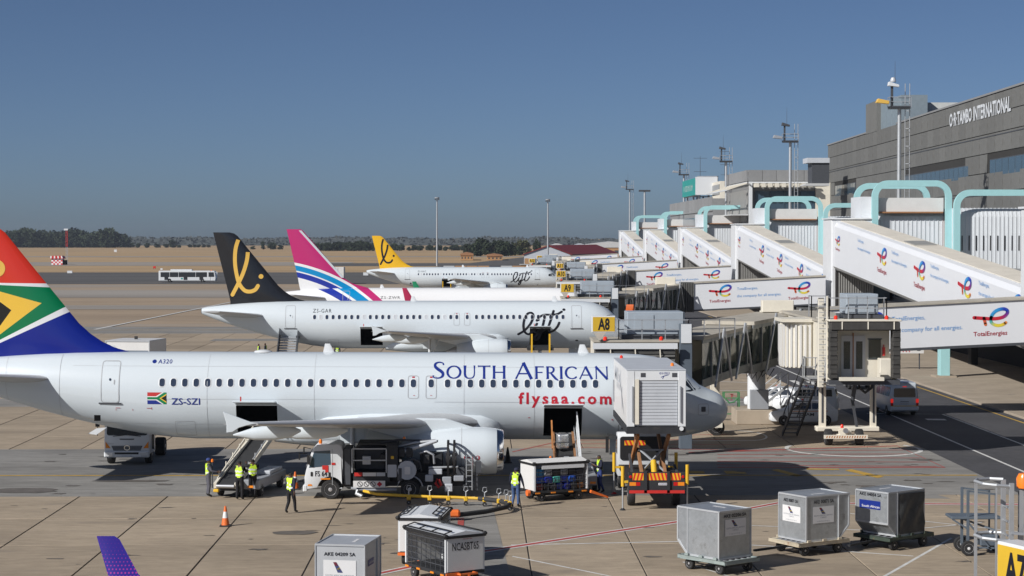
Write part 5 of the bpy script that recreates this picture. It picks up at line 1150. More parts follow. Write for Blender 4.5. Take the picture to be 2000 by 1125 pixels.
ps = part('pump_skid','chassis',ft,(-2.6,-1.0,-.95,.9,.72,1.15),(-5.2,-2.6,-.95,.5,.75,1.1)); part('cabinet','chassis',ft,(-2.95,-2.45,-.9,.92,1.15,2.35)); part('rear_cabinet','chassis',ft,(-4.9,-3.9,-.9,.2,1.1,1.95),bev=.03)
part('tank','dark_grey',ft,(-2.4,-1.0,-.9,.1,1.15,2.2),bev=.08)
rail('platform_rail','galvanised',ft,[(-.95,.95),(-2.45,.95)],1.15,1.05,step=1.5); rail('platform_rail','galvanised',ft,[(-.95,-.95),(-2.45,-.95)],1.15,1.15,step=1.5)
part('canopy','chassis',ft,(-2.9,-1.2,-.95,.85,2.36,2.42)); part('meter_cover','light_grey',ft,(-1.75,-1.4,.5,.8,1.5,1.85))
for k, (a, b, c, d, mt) in enumerate(((-1.05,-1.4,1.0,1.16,'red'),(-1.42,-2.0,1.0,1.16,'white_print'),(-2.02,-2.4,1.0,1.16,'light_grey'))): plate('warning_plate',mt,ps,[(a,c),(b,c),(b,d),(a,d)],.955)
pb = plate('warning_board','white_print',ps,[(-1.0,.50),(-2.4,.50),(-2.4,.8),(-1.0,.8)],.957)
for x in (-1.3,-1.58,-1.86):
    vs, fs = ringpoly(x-.12,x+.12,.53,.77,.12,.025); n = len(vs); vs += [(x-.08,.57),(x-.06,.55),(x+.08,.73),(x+.06,.75)]; decal('prohibition_symbol','black_print',pb,[(vs,fs+[(n,n+1,n+2,n+3)],None)],lambda u,v:(u,.962,v))
decal('hazard_diamond','red_print',pb,[([(-2.15,.53),(-2.27,.65),(-2.15,.77),(-2.03,.65)],[(0,1,2,3)],None)],lambda u,v:(u,.962,v))
plate('information_plate','light_grey',ft,rrect(-2.9,-2.5,.95,1.5,.04),.93); plate('information_plate','yellow',ft,rrect(-2.78,-2.65,1.75,1.88,.02),.93)
m = MB(); m.cyl((-3.35,.55,1.25),(-3.35,.95,1.25),.42,n=14); m.cyl((-3.35,.95,1.25),(-3.35,1.0,1.25),.2,n=12); m.build('filter_vessel','light_grey',ft,smooth=30); plate('gauge_plate','white_print',ft,rrect(-3.5,-3.25,1.08,1.42,.03),1.006)
for pts, r_, mt in (([(-2.7,.2,2.15),(-3.6,.3,2.38),(-4.6,.35,2.5)],.07,'galvanised'),([(-2.75,.6,1.9),(-3.7,.6,2.2),(-4.65,.5,2.5)],.08,'light_grey'),([(-3.9,.5,1.95),(-4.2,.6,2.05),(-4.5,.62,1.9),(-4.55,.62,1.5)],.06,'steel'),([(-3.0,.8,1.55),(-3.6,.82,1.75),(-3.9,.8,1.6),(-4.0,.8,1.2)],.04,'dark_grey'),([(-.9,.75,.45),(-1.5,.85,.4),(-2.9,.85,.4)],.07,'grey_paint'),([(-1.2,1.0,.4),(-1.15,1.05,.25),(-1.4,1.15,.15)],.09,'galvanised'),([(-4.3,.75,1.35),(-5.6,.78,1.38)],.05,'galvanised'),([(-3.05,.85,.8),(-3.05,.85,1.35)],.13,'dark_grey'),([(-2.2,.4,2.42),(-2.9,.1,2.5),(-4.7,.1,2.45)],.05,'dark_grey')):
    m = MB(); m.tube(pts,r_,8); m.build('pipe',mt,ft,smooth=50)
for x in (-5.15,-5.42):
    m = MB(); m.lathe([(.78,-.04),(.86,-.05),(.86,.05),(.78,.04)],(x,.2,1.65),(1,0,0),26,cap=False); m.lathe([(.3,-.1),(.3,.1)],(x,.2,1.65),(1,0,0),14); r_ = m.build('hose_reel','black',ft,smooth=40)
    m = MB()
    for a in range(0,180,45): c_, s_ = math.cos(R(a))*.82, math.sin(R(a))*.82; m.bar((x,.2-c_,1.65-s_),(x,.2+c_,1.65+s_),.04)
    m.build('reel_spoke','dark_grey',r_)
for b, mt in (((-4.9,-4.3,.55,.85,1.05,1.3),'light_grey'),((-4.5,-4.15,.8,.95,.75,1.05),'light_grey'),((-5.35,-5.0,.7,.92,.3,.65),'light_grey'),((-5.85,-5.4,.5,.85,.75,1.0),'grey_paint'),((-5.3,-4.9,.6,.88,.62,.95),'grey_paint'),((-6.0,-5.8,-.8,.8,.4,.6),'chassis'),((-5.9,-5.5,-.6,.3,.7,1.3),'dark_grey')): part('equipment_box',mt,ft,b,bev=.03)
m = MB(); m.tube([(-4.75,.95,.85),(-4.85,1.0,.6),(-4.75,1.02,.5),(-4.6,1.0,.7),(-4.7,.98,.88)],.06,7); m.build('red_valve','red',ft,smooth=50)
m = MB(); m.bar((-5.95,.7,.35),(-5.95,.7,1.9),.04); m.bar((-6.2,.7,.35),(-6.2,.7,1.75),.04)
for j in range(6): m.bar((-5.95,.7,.5+.24*j),(-6.2,.7,.5+.24*j),.03)
m.build('ladder','galvanised',ft)
part('control_panel','dark_grey',ft,(-6.6,-6.35,.4,.6,1.1,1.6),(-6.45,-6.3,.2,.4,.3,1.1)); m = MB(); m.lathe([(.07,0),(.06,.12),(.02,.15)],(-3.2,.0,2.5),(0,0,1),10); m.build('beacon','beacon_orange',ft,smooth=40)
for x, z in ((-3.1,2.0),(-3.45,2.0),(-4.2,1.7),(-3.75,1.45),(-2.3,1.75)): part('equipment_box','chassis',ft,(x-.14,x+.14,.3,.75,z-.2,z+.2),bev=.03)
# --- hose on castors, from the truck to the pit coupler
yh = thing('hydrant_hose', 'yellow hose carried on a row of yellow castor stands beside the fuel truck', 'hose', (0,0,0))
hp = [(-5.0,86.5,.42),(-4.4,85.6,.4),(-3.2,85.2,.38),(-2.2,85.0,.36),(-1.0,84.9,.34),(.0,84.6,.33)]; m = MB(); m.tube(hp,.065,8); m.build('yellow_hose','yellow',yh,smooth=50)
m = MB(); m.tube([(.0,84.6,.33),(.9,84.0,.3),(1.3,83.2,.28),(1.1,82.4,.25),(.3,81.5,.2),(-.9,80.3,.22)],.1,8); m.build('black_hose','rubber',yh,smooth=50)
for j, (x, y) in enumerate(((-3.0,85.15),(-2.1,85.0),(-1.3,84.92),(-.55,84.75),(.25,84.45),(.85,84.0),(1.15,83.6),(1.3,83.2))):
    m = MB(); m.cyl((x,y,.2),(x,y,.62),.03,n=6); m.tube([(x,y,.6),(x-.09,y,.66),(x-.07,y,.82),(x+.07,y,.82),(x+.09,y,.66),(x,y,.6)],.022,5); s_ = m.build('castor_stand','galvanised',yh)
    m = MB(); m.box(x-.09,x+.09,y-.09,y+.09,.2,.4); m.build('castor_block','yellow',s_,bev=.03); wheel(s_,(x,y,.1),.1,.07,n=10)
cpl = part('coupler','dark_grey',yh,(-1.75,-1.25,80.0,80.6,.05,.42),bev=.05); part('coupler_body','orange',cpl,(-1.25,-.75,80.05,80.5,.15,.45),bev=.08)
m = MB(); m.tube([(-1.6,80.2,.4),(-1.7,80.1,.75),(-1.4,80.1,.8)],.03,6); m.tube([(-1.5,80.5,.4),(-1.6,80.5,.7),(-1.2,80.5,.6)],.03,6); m.build('coupler_handle','black',cpl)
struct(MB().sheet([(-2.3,78.8),(-.6,78.8),(-.6,80.9),(-2.3,80.9)],.016).build('pit_cover','band_grey')); struct(MB().sheet([(-.85,78.8),(-.6,78.8),(-.6,80.9),(-.85,80.9)],.02).build('pit_mark','line_red'))
# --- catering high-loader seen from behind
ct = thing('catering_truck', 'high lift catering truck with raised white box body against the nose of the airliner', 'truck', (7.46, 83.2, 0), R(90))
bx0 = part('box_body','white_paint',ct,(.3,8.6,-1.22,1.22,3.5,5.85),bev=.02); part('box_roof','light_grey',bx0,(.25,8.65,-1.25,1.25,5.86,5.9)); part('box_floor','chassis',bx0,(.15,8.6,-1.25,1.25,3.2,3.48))
part('corner_post','clean_white',bx0,(.18,.3,.92,1.24,3.5,5.84),bev=.01); part('corner_post','clean_white',bx0,(.18,.3,-1.24,-.92,3.5,5.84),bev=.01); part('header','clean_white',bx0,(.2,.3,-.92,.92,5.45,5.84)); part('door_rail','grey_paint',bx0,(.1,.16,.98,1.03,3.7,5.2)); part('door_rail','grey_paint',bx0,(.1,.16,-1.03,-.98,3.7,5.2)); part('door_rail','cream_paint',bx0,(.12,.17,.74,.9,3.6,5.5))
for j in range(14): part('shutter_slat','light_grey',bx0,(.235,.29,-.9,.74,3.55+.136*j,3.55+.136*j+.122),bev=.01)
plate('tail_lamp','dark_grey',bx0,[(.45,5.58),(.66,5.58),(.66,5.76),(.45,5.76)],.195,'x'); plate('tail_lamp','dark_grey',bx0,[(-.88,5.58),(-.66,5.58),(-.66,5.76),(-.88,5.76)],.195,'x')
V,Fc = scribble(0,.46,5.7,5.79,8,.02); decal('lettering','navy_print',bx0,[(V,Fc,None)],lambda u,v:(.194,-.12-u,v)); V,Fc = strokes([[(0,0),(.12,.05),(.3,.1)],[(.06,-.06),(.12,.05)]],.025,3); decal('bird_emblem','navy_print',bx0,[(V,Fc,None)],lambda u,v:(.194,-.2-u,5.58+v))
for xx, zz in ((.3,3.95),): part('side_ladder','grey_paint',bx0,(8.2,8.35,1.23,1.28,3.9,4.9))
V,Fc = strokes([[(0,0),(.6,.75),(1.5,1.45)],[(.5,.1),(.75,.8)],[(.3,.2),(.95,1.1)]],.07,4); decal('side_emblem','grey_paint',bx0,[(V,Fc,None)],lambda u,v:(2.2+u*2,1.226,3.9+v)); label_print('side_lettering','light_grey',bx0,'MILA',0,2.1,5.0,5.6,lambda u,v:(7.8-u*1.9,1.226,v)); V,Fc = scribble(0,2.0,4.7,4.95,9,.05); decal('side_lettering','light_grey',bx0,[(V,Fc,None)],lambda u,v:(6.6-u*1.9,1.226,v))
for s_ in (.9,-.9):
    m = MB(); m.lathe([(.07,0),(.07,.1),(.02,.14)],(8.2 if s_>0 else 2.6,s_,5.9),(0,0,1),8); m.build('beacon','beacon_red' if s_>0 else 'beacon_orange',bx0,smooth=40)
m = MB(); m.cyl((.12,-1.05,3.42),(.08,-1.05,3.42),.09,n=12); m.build('work_lamp','clean_white',bx0,smooth=40)
# scissor lift
for (xa,za,xb,zb,yy,w,mt) in ((.7,1.35,5.2,3.15,.55,.16,'rust'),(.7,1.35,5.2,3.15,-.45,.16,'rust'),(5.0,1.3,.8,3.15,.72,.14,'rust_orange'),(5.0,1.3,.8,3.15,-.6,.14,'rust')):
    m = MB(); m.bar((xa,yy,za),(xb,yy,zb),.12,.26); m.build('scissor_arm',mt,ct,bev=.01)
m = MB(); m.bar((1.2,-.45,1.5),(2.2,.5,2.3),.07); m.bar((1.2,.5,1.5),(2.2,-.4,2.3),.07); m.bar((2.3,-.5,2.3),(2.3,.6,2.3),.07); m.build('scissor_brace','grey_paint',ct)
m = MB(); m.cyl((.9,0,1.2),(1.5,0,1.9),.13,n=10); m.build('lift_cylinder','yellow',ct,smooth=40)
part('chassis','chassis',ct,(-.05,8.2,-.5,.5,.75,1.05)); part('deck','chassis',ct,(.0,6.4,-1.15,1.15,1.05,1.2)); m = MB(); m.bar((.6,.95,1.25),(3.2,.9,2.0),.1,.1); m.bar((.6,-1.0,1.25),(2.6,-1.0,1.6),.1,.1); m.build('deck_brace','dark_grey',ct)
cb2 = MB(); cb2.prism([(6.95,.6),(6.9,2.35),(7.1,2.6),(7.9,2.55),(8.3,1.7),(8.4,1.5),(8.42,.6)],-1.15,1.15); cb2 = cb2.build('cab','clean_white',ct,bev=.05,seg=2,smooth=35); plate('cab_rear_panel','black',cb2,rrect(-1.05,1.05,1.35,2.42,.12),6.885,'x'); stripes('hazard_board',cb2,-.1,.85,2.02,2.24,lambda u,v:(6.872,u,v),n=5)
plate('side_window','glass_dark',cb2,[(7.15,1.6),(7.15,2.4),(7.75,2.4),(8.15,1.6)],1.165); m = MB(); m.bar((8.1,1.15,2.35),(8.2,1.55,2.4),.03); m.box(8.15,8.25,1.48,1.62,1.55,2.3); m.build('mirror','black',cb2); plate('side_reflector','lens_amber',cb2,[(7.2,.95),(7.9,.85),(7.9,.92),(7.2,1.02)],1.17)
for x in (1.6, 7.5):
    for s_ in (1,-1): wheel(ct,(x,s_*.95,.46),.46,.3)
part('mudguard','chassis',ct,(1.0,2.2,.8,1.2,.98,1.04)); rb = part('rear_frame','chassis',ct,(-.12,-.02,-1.2,1.2,.72,1.62),bev=.02)
for a, b, mi in ((-1.0,-.56,False),(-.48,.48,True),(.56,1.02,False)): stripes('hazard_board',rb,a,b,1.28,1.58,lambda u,v:(-.128,u,v),n=3 if b-a<.6 else 6,mirror=(a>0))
for s_ in (1,-1):
    plate('tail_lamp','lens_amber',rb,[(s_*.88,1.05),(s_*1.15,1.05),(s_*1.15,1.2),(s_*.88,1.2)],-.127,'x'); plate('tail_lamp','lens_red',rb,[(s_*.7,1.05),(s_*.87,1.05),(s_*.87,1.2),(s_*.7,1.2)],-.127,'x'); m = MB(); m.lathe([(.07,0),(.05,.03)],(-.12,s_*1.1,1.42),(-1,0,0),12); m.build('tail_lamp','lens_red',rb,smooth=40)
plate('number_plate','white_print',rb,rrect(-.5,-.06,1.07,1.17,.02),-.128,'x'); V,Fc = scribble(0,.38,1.09,1.15,9,.014); decal('registration','navy_print',rb,[(V,Fc,None)],lambda u,v:(-.132,-.09-u,v)); part('crash_bar','red',ct,(-.2,-.08,-1.16,1.16,.74,.86)); part('frame_post','chassis',ct,(-.2,-.13,.42,.54,.75,1.66),(-.2,-.13,-.54,-.42,.75,1.66))
for x, y in ((.05,1.42),(5.4,1.42),(.6,-1.35),(5.4,-1.35)):
    m = MB(); m.cyl((x,y,1.0),(x,y,1.85),.075,n=10); o_ = m.build('outrigger','yellow',ct,smooth=40); m = MB(); m.cyl((x,y,.08),(x,y,1.0),.035,n=8); m.build('outrigger_leg','galvanised',o_); m = MB(); m.cyl((x,y,0.005),(x,y,.09),.14,.05,n=10); m.build('outrigger_foot','red' if x>1 else 'chassis',o_); MB().bar((x,y,1.2),(x,y*.75,1.2),.1).build('outrigger_beam','yellow',o_)
# --- belt loaders
def belt_loader(label, loc, rz, top, length, mt_rail):
    """local x runs up the belt"""
    t = thing('belt_loader', label, 'belt loader', loc, rz, 'belt loaders at the cargo doors')
    a, b = Vector((0,0,.55)), Vector((length,0,top))
    m = MB(); m.bar(a,b,.78,.1); m.build('belt','rubber',t)
    for s_ in (-1,1):
        m = MB(); m.bar(a+Vector((0,s_*.47,.02)),b+Vector((0,s_*.47,.02)),.13,.24); m.build('side_rail',mt_rail,t)
        m = MB(); m.bar(a+Vector((.5,s_*.52,.28)),b+Vector((0,s_*.52,.38)),.05)
        for j in range(6): q = a.lerp(b,.12+.17*j)+Vector((0,s_*.52,.1)); m.bar(q,q+Vector((0,0,.3)),.04)
        m.build('handrail','galvanised' if s_<0 else mt_rail,t)
    m = MB(); m.cyl(a+Vector((0,-.4,0)),a+Vector((0,.4,0)),.09,n=10); m.build('end_roller','steel',t,smooth=40); m = MB(); m.cyl(b+Vector((0,-.4,0)),b+Vector((0,.4,0)),.09,n=10); m.build('end_roller','steel',t,smooth=40)
    bd = part('chassis','grey_paint',t,(.6,5.0,-1.35,-.55,.35,.78),bev=.04); part('cowling','light_grey',bd,(2.6,4.6,-1.3,-.6,.78,.95),bev=.04); part('chassis_beam','chassis',t,(.4,4.9,-.6,.6,.3,.5))
    for x in (1.1,4.3):
        for y in (-1.25,.55): wheel(t,(x,y,.28),.28,.2,n=16)
    m = MB(); m.bar((3.0,.0,.5),(4.2,0,.55+(top-.55)*4.2/length-.1),.12); m.build('lift_arm','chassis',t)
    m = MB(); m.cyl((.5,.75,.4),(.5,.75,1.55),.025,n=6); bp_ = m.build('beacon_pole','dark_grey',t); m = MB(); m.lathe([(.06,0),(.06,.1),(.02,.14)],(.5,.75,1.55),(0,0,1),8); m.build('beacon','beacon_orange',bp_); part('front_bumper','yellow',t,(-.05,.12,.3,.55,.28,.42),bev=.03); part('tail_lamp','lens_amber',t,(.0,.06,-1.25,-1.0,.5,.6))
    return t
bl1 = belt_loader('belt loader with light side rails rising to the rear cargo door', (-11.1,87.2,0), R(80), 2.25, 6.1, 'cream_paint')
bl2 = belt_loader('belt loader with white ladder rail at the forward cargo door', (3.95,88.2,0), R(90), 2.2, 5.2, 'rust')
m = MB(); m.bar((.4,-.62,.8),(4.9,-.62,2.6),.06); m.bar((.4,-.62,1.5),(4.5,-.62,3.3),.06)
for j in range(5): m.bar((.5+1.0*j,-.62,.85+.42*j),(.5+1.0*j,-.62,1.6+.42*j),.045)
m.build('ladder_rail','clean_white',bl2); MB().bar((3.4,.55,1.7),(4.6,.55,2.9),.07).build('rust_post','rust_orange',bl2)
# --- luggage
def bag(name, label, mt, loc, sx, sy, sz, rz=0, grp=None):
    t = thing(name, label, 'suitcase', loc, rz, grp); m = MB(); m.box(-sx/2,sx/2,-sy/2,sy/2,0,sz); o_ = m.build('shell',mt,t,bev=min(sx,sy,sz)*.18,seg=2,smooth=40); m = MB(); m.tube([(-.08,-sy/2-.005,sz*.5),(-.06,-sy/2-.035,sz*.5),(.06,-sy/2-.035,sz*.5),(.08,-sy/2-.005,sz*.5)],.012,5); m.build('handle','black',t)
    for k in (-.28,.28): part('seam','black',o_,(sx*k-.01,sx*k+.01,-sy/2-.006,-sy/2+.004,.04,sz-.04))
    return t
wr = thing('wrapped_bag', 'silver plastic wrapped bag riding up the forward belt loader', 'bag', (3.85,91.4,1.72), R(20))
mat('foil', (.62,.63,.64), .25, .8, var=.2, scale=9, bump=1.0, bscale=9); m = MB(); m.box(-.28,.28,-.2,.2,0,.72); m.build('body','foil',wr,bev=.1,seg=2,smooth=60); part('strap','dark_grey',wr,(-.29,.29,-.21,.21,.3,.34))
bk = thing('suitcase', 'black suitcase below the silver wrapped bag on the belt', 'suitcase', (3.95,90.1,1.3), R(5)); m = MB(); m.box(-.3,.3,-.2,.2,0,.3); m.build('shell','cloth_black',bk,bev=.05,seg=2,smooth=40); part('handle','grey_paint',bk,(-.12,.12,-.23,-.2,.2,.25))
for i, c in enumerate(((.02,.20,.42),(.015,.03,.30),(.10,.55,.48),(.02,.10,.5),(.03,.03,.035),(.35,.36,.38),(.05,.05,.06),(.02,.05,.35),(.25,.03,.03),(.30,.12,.03))): mat(f'case_{i}', c, .45, var=.12, scale=5)
def baggage_cart(label, loc, rz, L=2.6, Wd=1.4, H=1.72, name_text=None, loaded=False):
    t = thing('baggage_cart', label, 'baggage cart', loc, rz, 'covered baggage carts'); x, y = L/2, Wd/2
    part('deck','chassis',t,(-x,x,-y,y,.38,.48)); 
    m = MB(); m.loft([[(-x-.03,yy,z) for yy,z in ((-y-.03,H-.1),(-y-.03,H-.03),(0,H+.09),(y+.03,H-.03),(y+.03,H-.1))],[(x+.03,yy,z) for yy,z in ((-y-.03,H-.1),(-y-.03,H-.03),(0,H+.09),(y+.03,H-.03),(y+.03,H-.1))]]); rf = m.build('roof','clean_white' if not loaded else 'white_paint',t)
    for s_ in (-1,1): part('roof_edge','black',rf,(-x-.04,x+.04,s_*(y+.035)-.012,s_*(y+.035)+.012,H-.13,H-.02)); part('roof_edge','black',rf,(s_*(x+.04)-.012,s_*(x+.04)+.012,-y,y,H-.13,H-.04))
    for sx in (-1,1):
        for sy in (-1,1): 
            part('corner_post','clean_white',t,(sx*x-.07 if sx>0 else -x,x if sx>0 else -x+.07,sy*y-.07 if sy>0 else -y,y if sy>0 else -y+.07,.48,H-.1)); m = MB(); m.lathe([(.09,0),(.1,.05),(.06,.1)],(sx*x,sy*y,H-.08),(0,0,1),8); m.build('corner_cap','black',t)
    part('end_panel','white_paint',t,(x-.03,x+.015,-y+.07,y-.07,.5,H-.11)); part('end_panel','white_paint',t,(-x-.015,-x+.03,-y+.07,y-.07,.5,H-.11))
    for s_ in (-1,1):
        for k in range(1,6): part('side_bar','dark_grey',t,(-x+.07,x-.07,s_*(y-.02)-.012,s_*(y-.02)+.012,.48+.2*k,.5+.2*k))
        for k in range(1,8): part('side_bar','dark_grey',t,(-x+.07+(L-.14)*k/8-.01,-x+.07+(L-.14)*k/8+.01,s_*(y-.035)-.01,s_*(y-.035)+.01,.48,1.45 if not loaded else 1.0))
    part('reflector','lens_amber',t,*[(xx,xx+.22,-y-.03,-y-.005,.36,.42) for xx in (-x+.05,-x+.8,x-.95,x-.3)])
    m = MB(); m.box(-x+.1,x-.1,-.3,.3,.22,.36); m.build('undercarriage','chassis',t)
    for xx in (-x+.4,x-.4):
        for s_ in (-1,1): wheel(t,(xx,s_*(y-.15),.2),.2,.13,n=14)
    if name_text: 
        if name_text != '-': label_print('fleet_number','black_print',t,name_text,0,Wd*.68,1.18,1.44,lambda u,v:(x+.02,-Wd*.34+u,v),.012,.8); label_print('warning_text','red_print',t,'SPEED LIMIT 15KPH',0,.36,1.53,1.56,lambda u,v:(x+.02,-.1+u,v))
        for s_ in (-1,1):
            m = MB()
            for z, o_ in ((H+.02,0),(H+.1,-.3)): m.bar((-x+.1,s_*(y+o_*1),z),(x-.1,s_*(y+o_*1),z),.035)
            for k in range(4): xx = -x+.1+(L-.2)*k/3; m.bar((xx,s_*y,H+.02),(xx,s_*(y-.3),H+.1),.035)
            m.build('folded_gate','black',rf)
        m = MB(); m.bar((x,-.3,.42),(x+.25,-.3,.42),.06); m.bar((x,.3,.42),(x+.25,.3,.42),.06); m.bar((x+.22,-.3,.42),(x+.22,.3,.42),.06); m.bar((x+.22,0,.42),(x+.3,0,.05),.07); m.build('drawbar','orange',t); part('tail_light','orange',t,(x+.0,x+.05,-y,-y+.5,.36,.46))
    return t
lc = baggage_cart('white roofed baggage cart loaded with blue and teal suitcases', (3.3,86.9,0), R(24), loaded=True)
part('side_curtain','clean_white',lc,(-.95,1.1,-.74,-.715,1.42,1.62)); m = MB(); m.prism([(1.35,.3),(2.2,.02),(2.2,.1),(1.38,.42)],-.9,-.75); m.build('drawbar','orange',lc); m = MB(); m.lathe([(.14,0),(.14,.12)],(-1.42,-.45,.4),(-1,0,0),10); m.build('hitch_cap','orange',lc)
rb_ = random.Random(5); cartpt = lambda x, y, z: (3.3+x*math.cos(R(24))-y*math.sin(R(24)), 86.9+x*math.sin(R(24))+y*math.cos(R(24)), z)
cols = ['black','blue','grey','teal','navy','white','charcoal','light blue','dark red','brown']; ci = [0,1,5,2,3,4,7,6,8,9]
mp_ = {0:'bright blue',1:'navy blue',2:'teal',3:'royal blue',4:'black',5:'silver',6:'charcoal',7:'dark blue',8:'red',9:'brown'}
for row, (z, ids) in enumerate(((.49,(8,4,6,7,1,4,9)),(.80,(3,1,2,7,3,6)),(1.12,(0,5,4,5,4,6)))):
    w_ = 2.3/len(ids)
    for j, c in enumerate(ids):
        h_ = rb_.uniform(.24,.30); pos = ('left end','left','centre left','centre','centre right','right','right end')[j if len(ids) == 7 else (j if j < 3 else j+1)]
        bag('suitcase', f'{mp_[c]} suitcase in the {("bottom","middle","top")[row]} layer of the loaded cart, {pos}', f'case_{c}', cartpt(-1.15+w_*(j+.5), -.42+rb_.uniform(0,.08), z), w_*.92, .5, h_, R(rb_.uniform(-4,4)+24), 'suitcases on the loaded cart')
baggage_cart('white baggage cart marked NCASBT65 with black mesh side at the bottom edge', (-1.15,66.3,0), R(-58), 2.65, 1.5, 1.72, 'NCASBT65')
baggage_cart('white baggage cart standing behind the one marked NCASBT65', (-1.92,70.4,0), R(-97), 2.5, 1.5, 1.72, '-')
# --- cargo containers on dollies
def container(label, loc, rz, face_mt, side_mt, code, posters=(), tarp=None):
    t = thing('cargo_container', label, 'container', loc, rz, 'metal cargo containers on dollies'); d = .765
    pr = [(-.78,0),(.75,0),(1.22,.46),(1.22,1.6),(-.78,1.6)]
    m = MB(); m.prism(pr,-d,d); sh = m.build('shell',side_mt,t,bev=.012)
    m = MB()
    for s_ in (-1,1):
        y = s_*(d+.006)
        for a, b in zip(pr, pr[1:]+pr[:1]): m.bar((a[0],y,a[1]),(b[0],y,b[1]),.03,.06)
    for p in pr: m.bar((p[0],-d,p[1]),(p[0],d,p[1]),.06,.06)
    m.build('edge_frame','alu_light',t)
    for s_ in (-1,1): m = MB(); m.bar((.72,s_*(d+.008),.02),(.72,s_*(d+.008),1.58),.05,.03); m.build('upright','alu_light',t)
    part('top_strip','white_print',t,(-.1,.5,-.3,-.2,1.603,1.607))
    F4 = {'front': lambda u,v: (u,-d-.012,v), 'back': lambda u,v: (-u,d+.012,v), 'left': lambda u,v: (-.795,-u,v), 'right': lambda u,v: (1.235,u,v)}
    for fc_, (kind, u0, u1, v0, v1, arg) in posters:
        mp2 = F4[fc_]
        if kind == 'text': label_print('container_number','black_print',t,arg,u0,u1,v0,v1,mp2,.015,.8)
        elif kind == 'poster':
            po = decal('poster','white_print',t,[([(u0,v0),(u1,v0),(u1,v1),(u0,v1)],[(0,1,2,3)],None)],mp2); off2 = (lambda f: lambda u,v: tuple(a+b*.3 for a,b in zip(f(u,v),tuple(x2-x1 for x1,x2 in zip((0,0,0),{'front':(0,-.012,0),'back':(0,.012,0),'left':(-.012,0,0),'right':(.012,0,0)}[fc_])))))(mp2)
            w, h = u1-u0, v1-v0; a, b = u0+w*.3, v0+h*.55
            decal('tail_emblem','print',po,[([(a,b+h*.38),(a+w*.10,b+h*.38),(a+w*.3,b),(a+w*.14,b)],[(0,1,2,3)],(.05,.06,.16)),([(a,b+h*.38),(a+w*.10,b+h*.38),(a+w*.15,b+h*.25),(a+w*.05,b+h*.25)],[(0,1,2,3)],(.4,.04,.03)),([(a+w*.1,b+h*.13),(a+w*.2,b+h*.2),(a+w*.24,b+h*.08)],[(0,1,2)],(.6,.45,.05))],off2)
            V1,F1 = fit2d(text2d('SOUTH AFRICAN AIRWAYS',1,0),u0+w*.06,u1-w*.06); V2,F2 = fit2d(text2d('CARGO',1,0),u0+w*.36,u1-w*.36); V3,F3 = scribble(u0+w*.2,u1-w*.2,0,h*.07,12,.012)
            decal('lettering','grey_paint',po,[([(p[0],p[1]+v0+h*.42) for p in V1],F1,None),([(p[0],p[1]+v0+h*.29) for p in V2],F2,None),([(p[0],p[1]+v0+h*.08) for p in V3],F3,None)],off2)
        elif kind == 'blue':
            po = decal('airline_plate','navy_print',t,[([(u0,v0),(u1,v0),(u1,v1),(u0,v1)],[(0,1,2,3)],None)],mp2); label_print('lettering','white_print',po,'South African',u0+.12,u1-.03,v0+.05,v0+.14,(lambda f: lambda u,v: tuple(a+b for a,b in zip(f(u,v),{'front':(0,-.004,0),'back':(0,.004,0),'left':(-.004,0,0),'right':(.004,0,0)}[fc_])))(mp2))
        elif kind == 'panel': decal('panel',arg,t,[([(u0,v0),(u1,v0),(u1,v1),(u0,v1)],[(0,1,2,3)],None)],(lambda f: lambda u,v: tuple(a*.996+0 if abs(a) > .5 and i_ < 2 else a for i_, a in enumerate(f(u,v))))(mp2) if False else mp2)
    return t
def dolly(label, loc, rz, frame_mt, L=2.3, Wd=1.7, bar_len=1.1):
    t = thing('container_dolly', label, 'dolly', loc, rz, 'container dollies'); x, y = L/2, Wd/2
    m = MB(); m.box(-x,x,-y,-y+.12,.36,.5); m.box(-x,x,y-.12,y,.36,.5); m.box(-x,-x+.12,-y,y,.36,.5); m.box(x-.12,x,-y,y,.36,.5); m.box(-.1,.1,-y,y,.36,.46); m.build('frame',frame_mt,t,bev=.02)
    for j in range(5): m = MB(); yy = -y+.28+j*(Wd-.56)/4; m.cyl((-x+.12,yy,.45),(x-.12,yy,.45),.045,n=8); m.build('roller','steel',t,smooth=40)
    part('turntable','chassis',t,(-.9,-.5,-.5,.5,.24,.36),(.5,.9,-.5,.5,.24,.36))
    for xx in (-x+.42,x-.42):
        for s_ in (-1,1): wheel(t,(xx,s_*(y-.2),.2),.2,.14,n=14)
    m = MB(); m.bar((x-.2,0,.3),(x+bar_len,0,.26),.08); m.lathe([(.08,-.03),(.08,.03)],(x+bar_len,0,.26),(0,0,1),10); m.build('drawbar','chassis',t)
    for s_ in (-1,1):
        for xx in (-x*.6,0,x*.6): part('stop_block',frame_mt,t,(xx-.08,xx+.08,s_*(y+.0)-.03,s_*y+.03,.5,.58))
    return t
A1, A2, A3, A4 = R(38+90), R(31), R(38+180), R(79)
mat('dolly_green',(.27,.32,.31),.55,var=.15,scale=4,dirt=(.12,.1,.08),dscale=3); mat('dolly_cream',(.50,.44,.33),.6,var=.2,scale=4,dirt=(.28,.12,.05),dscale=3,dth=.56); mat('dolly_dark',(.05,.07,.055),.6,var=.25,scale=4,dirt=(.25,.14,.04),dscale=4,dth=.6)
def ctr(near, dirx, diry, hx, hy): return Vector(near)+Vector((math.cos(dirx),math.sin(dirx)))*hx+Vector((math.cos(diry),math.sin(diry)))*hy
c1 = ctr((8.13,67.1),R(38),R(128),.765,.78); container('silver container with plain left side and poster numbered AKE 02206 on the right', (c1.x,c1.y,.53), A1, 'aluminium','aluminium','AKE02206SA',
  [('left',('text',-.55,.55,1.38,1.5,'AKE 02206 SA')),('left',('poster',-.48,.52,.75,1.32,''))])
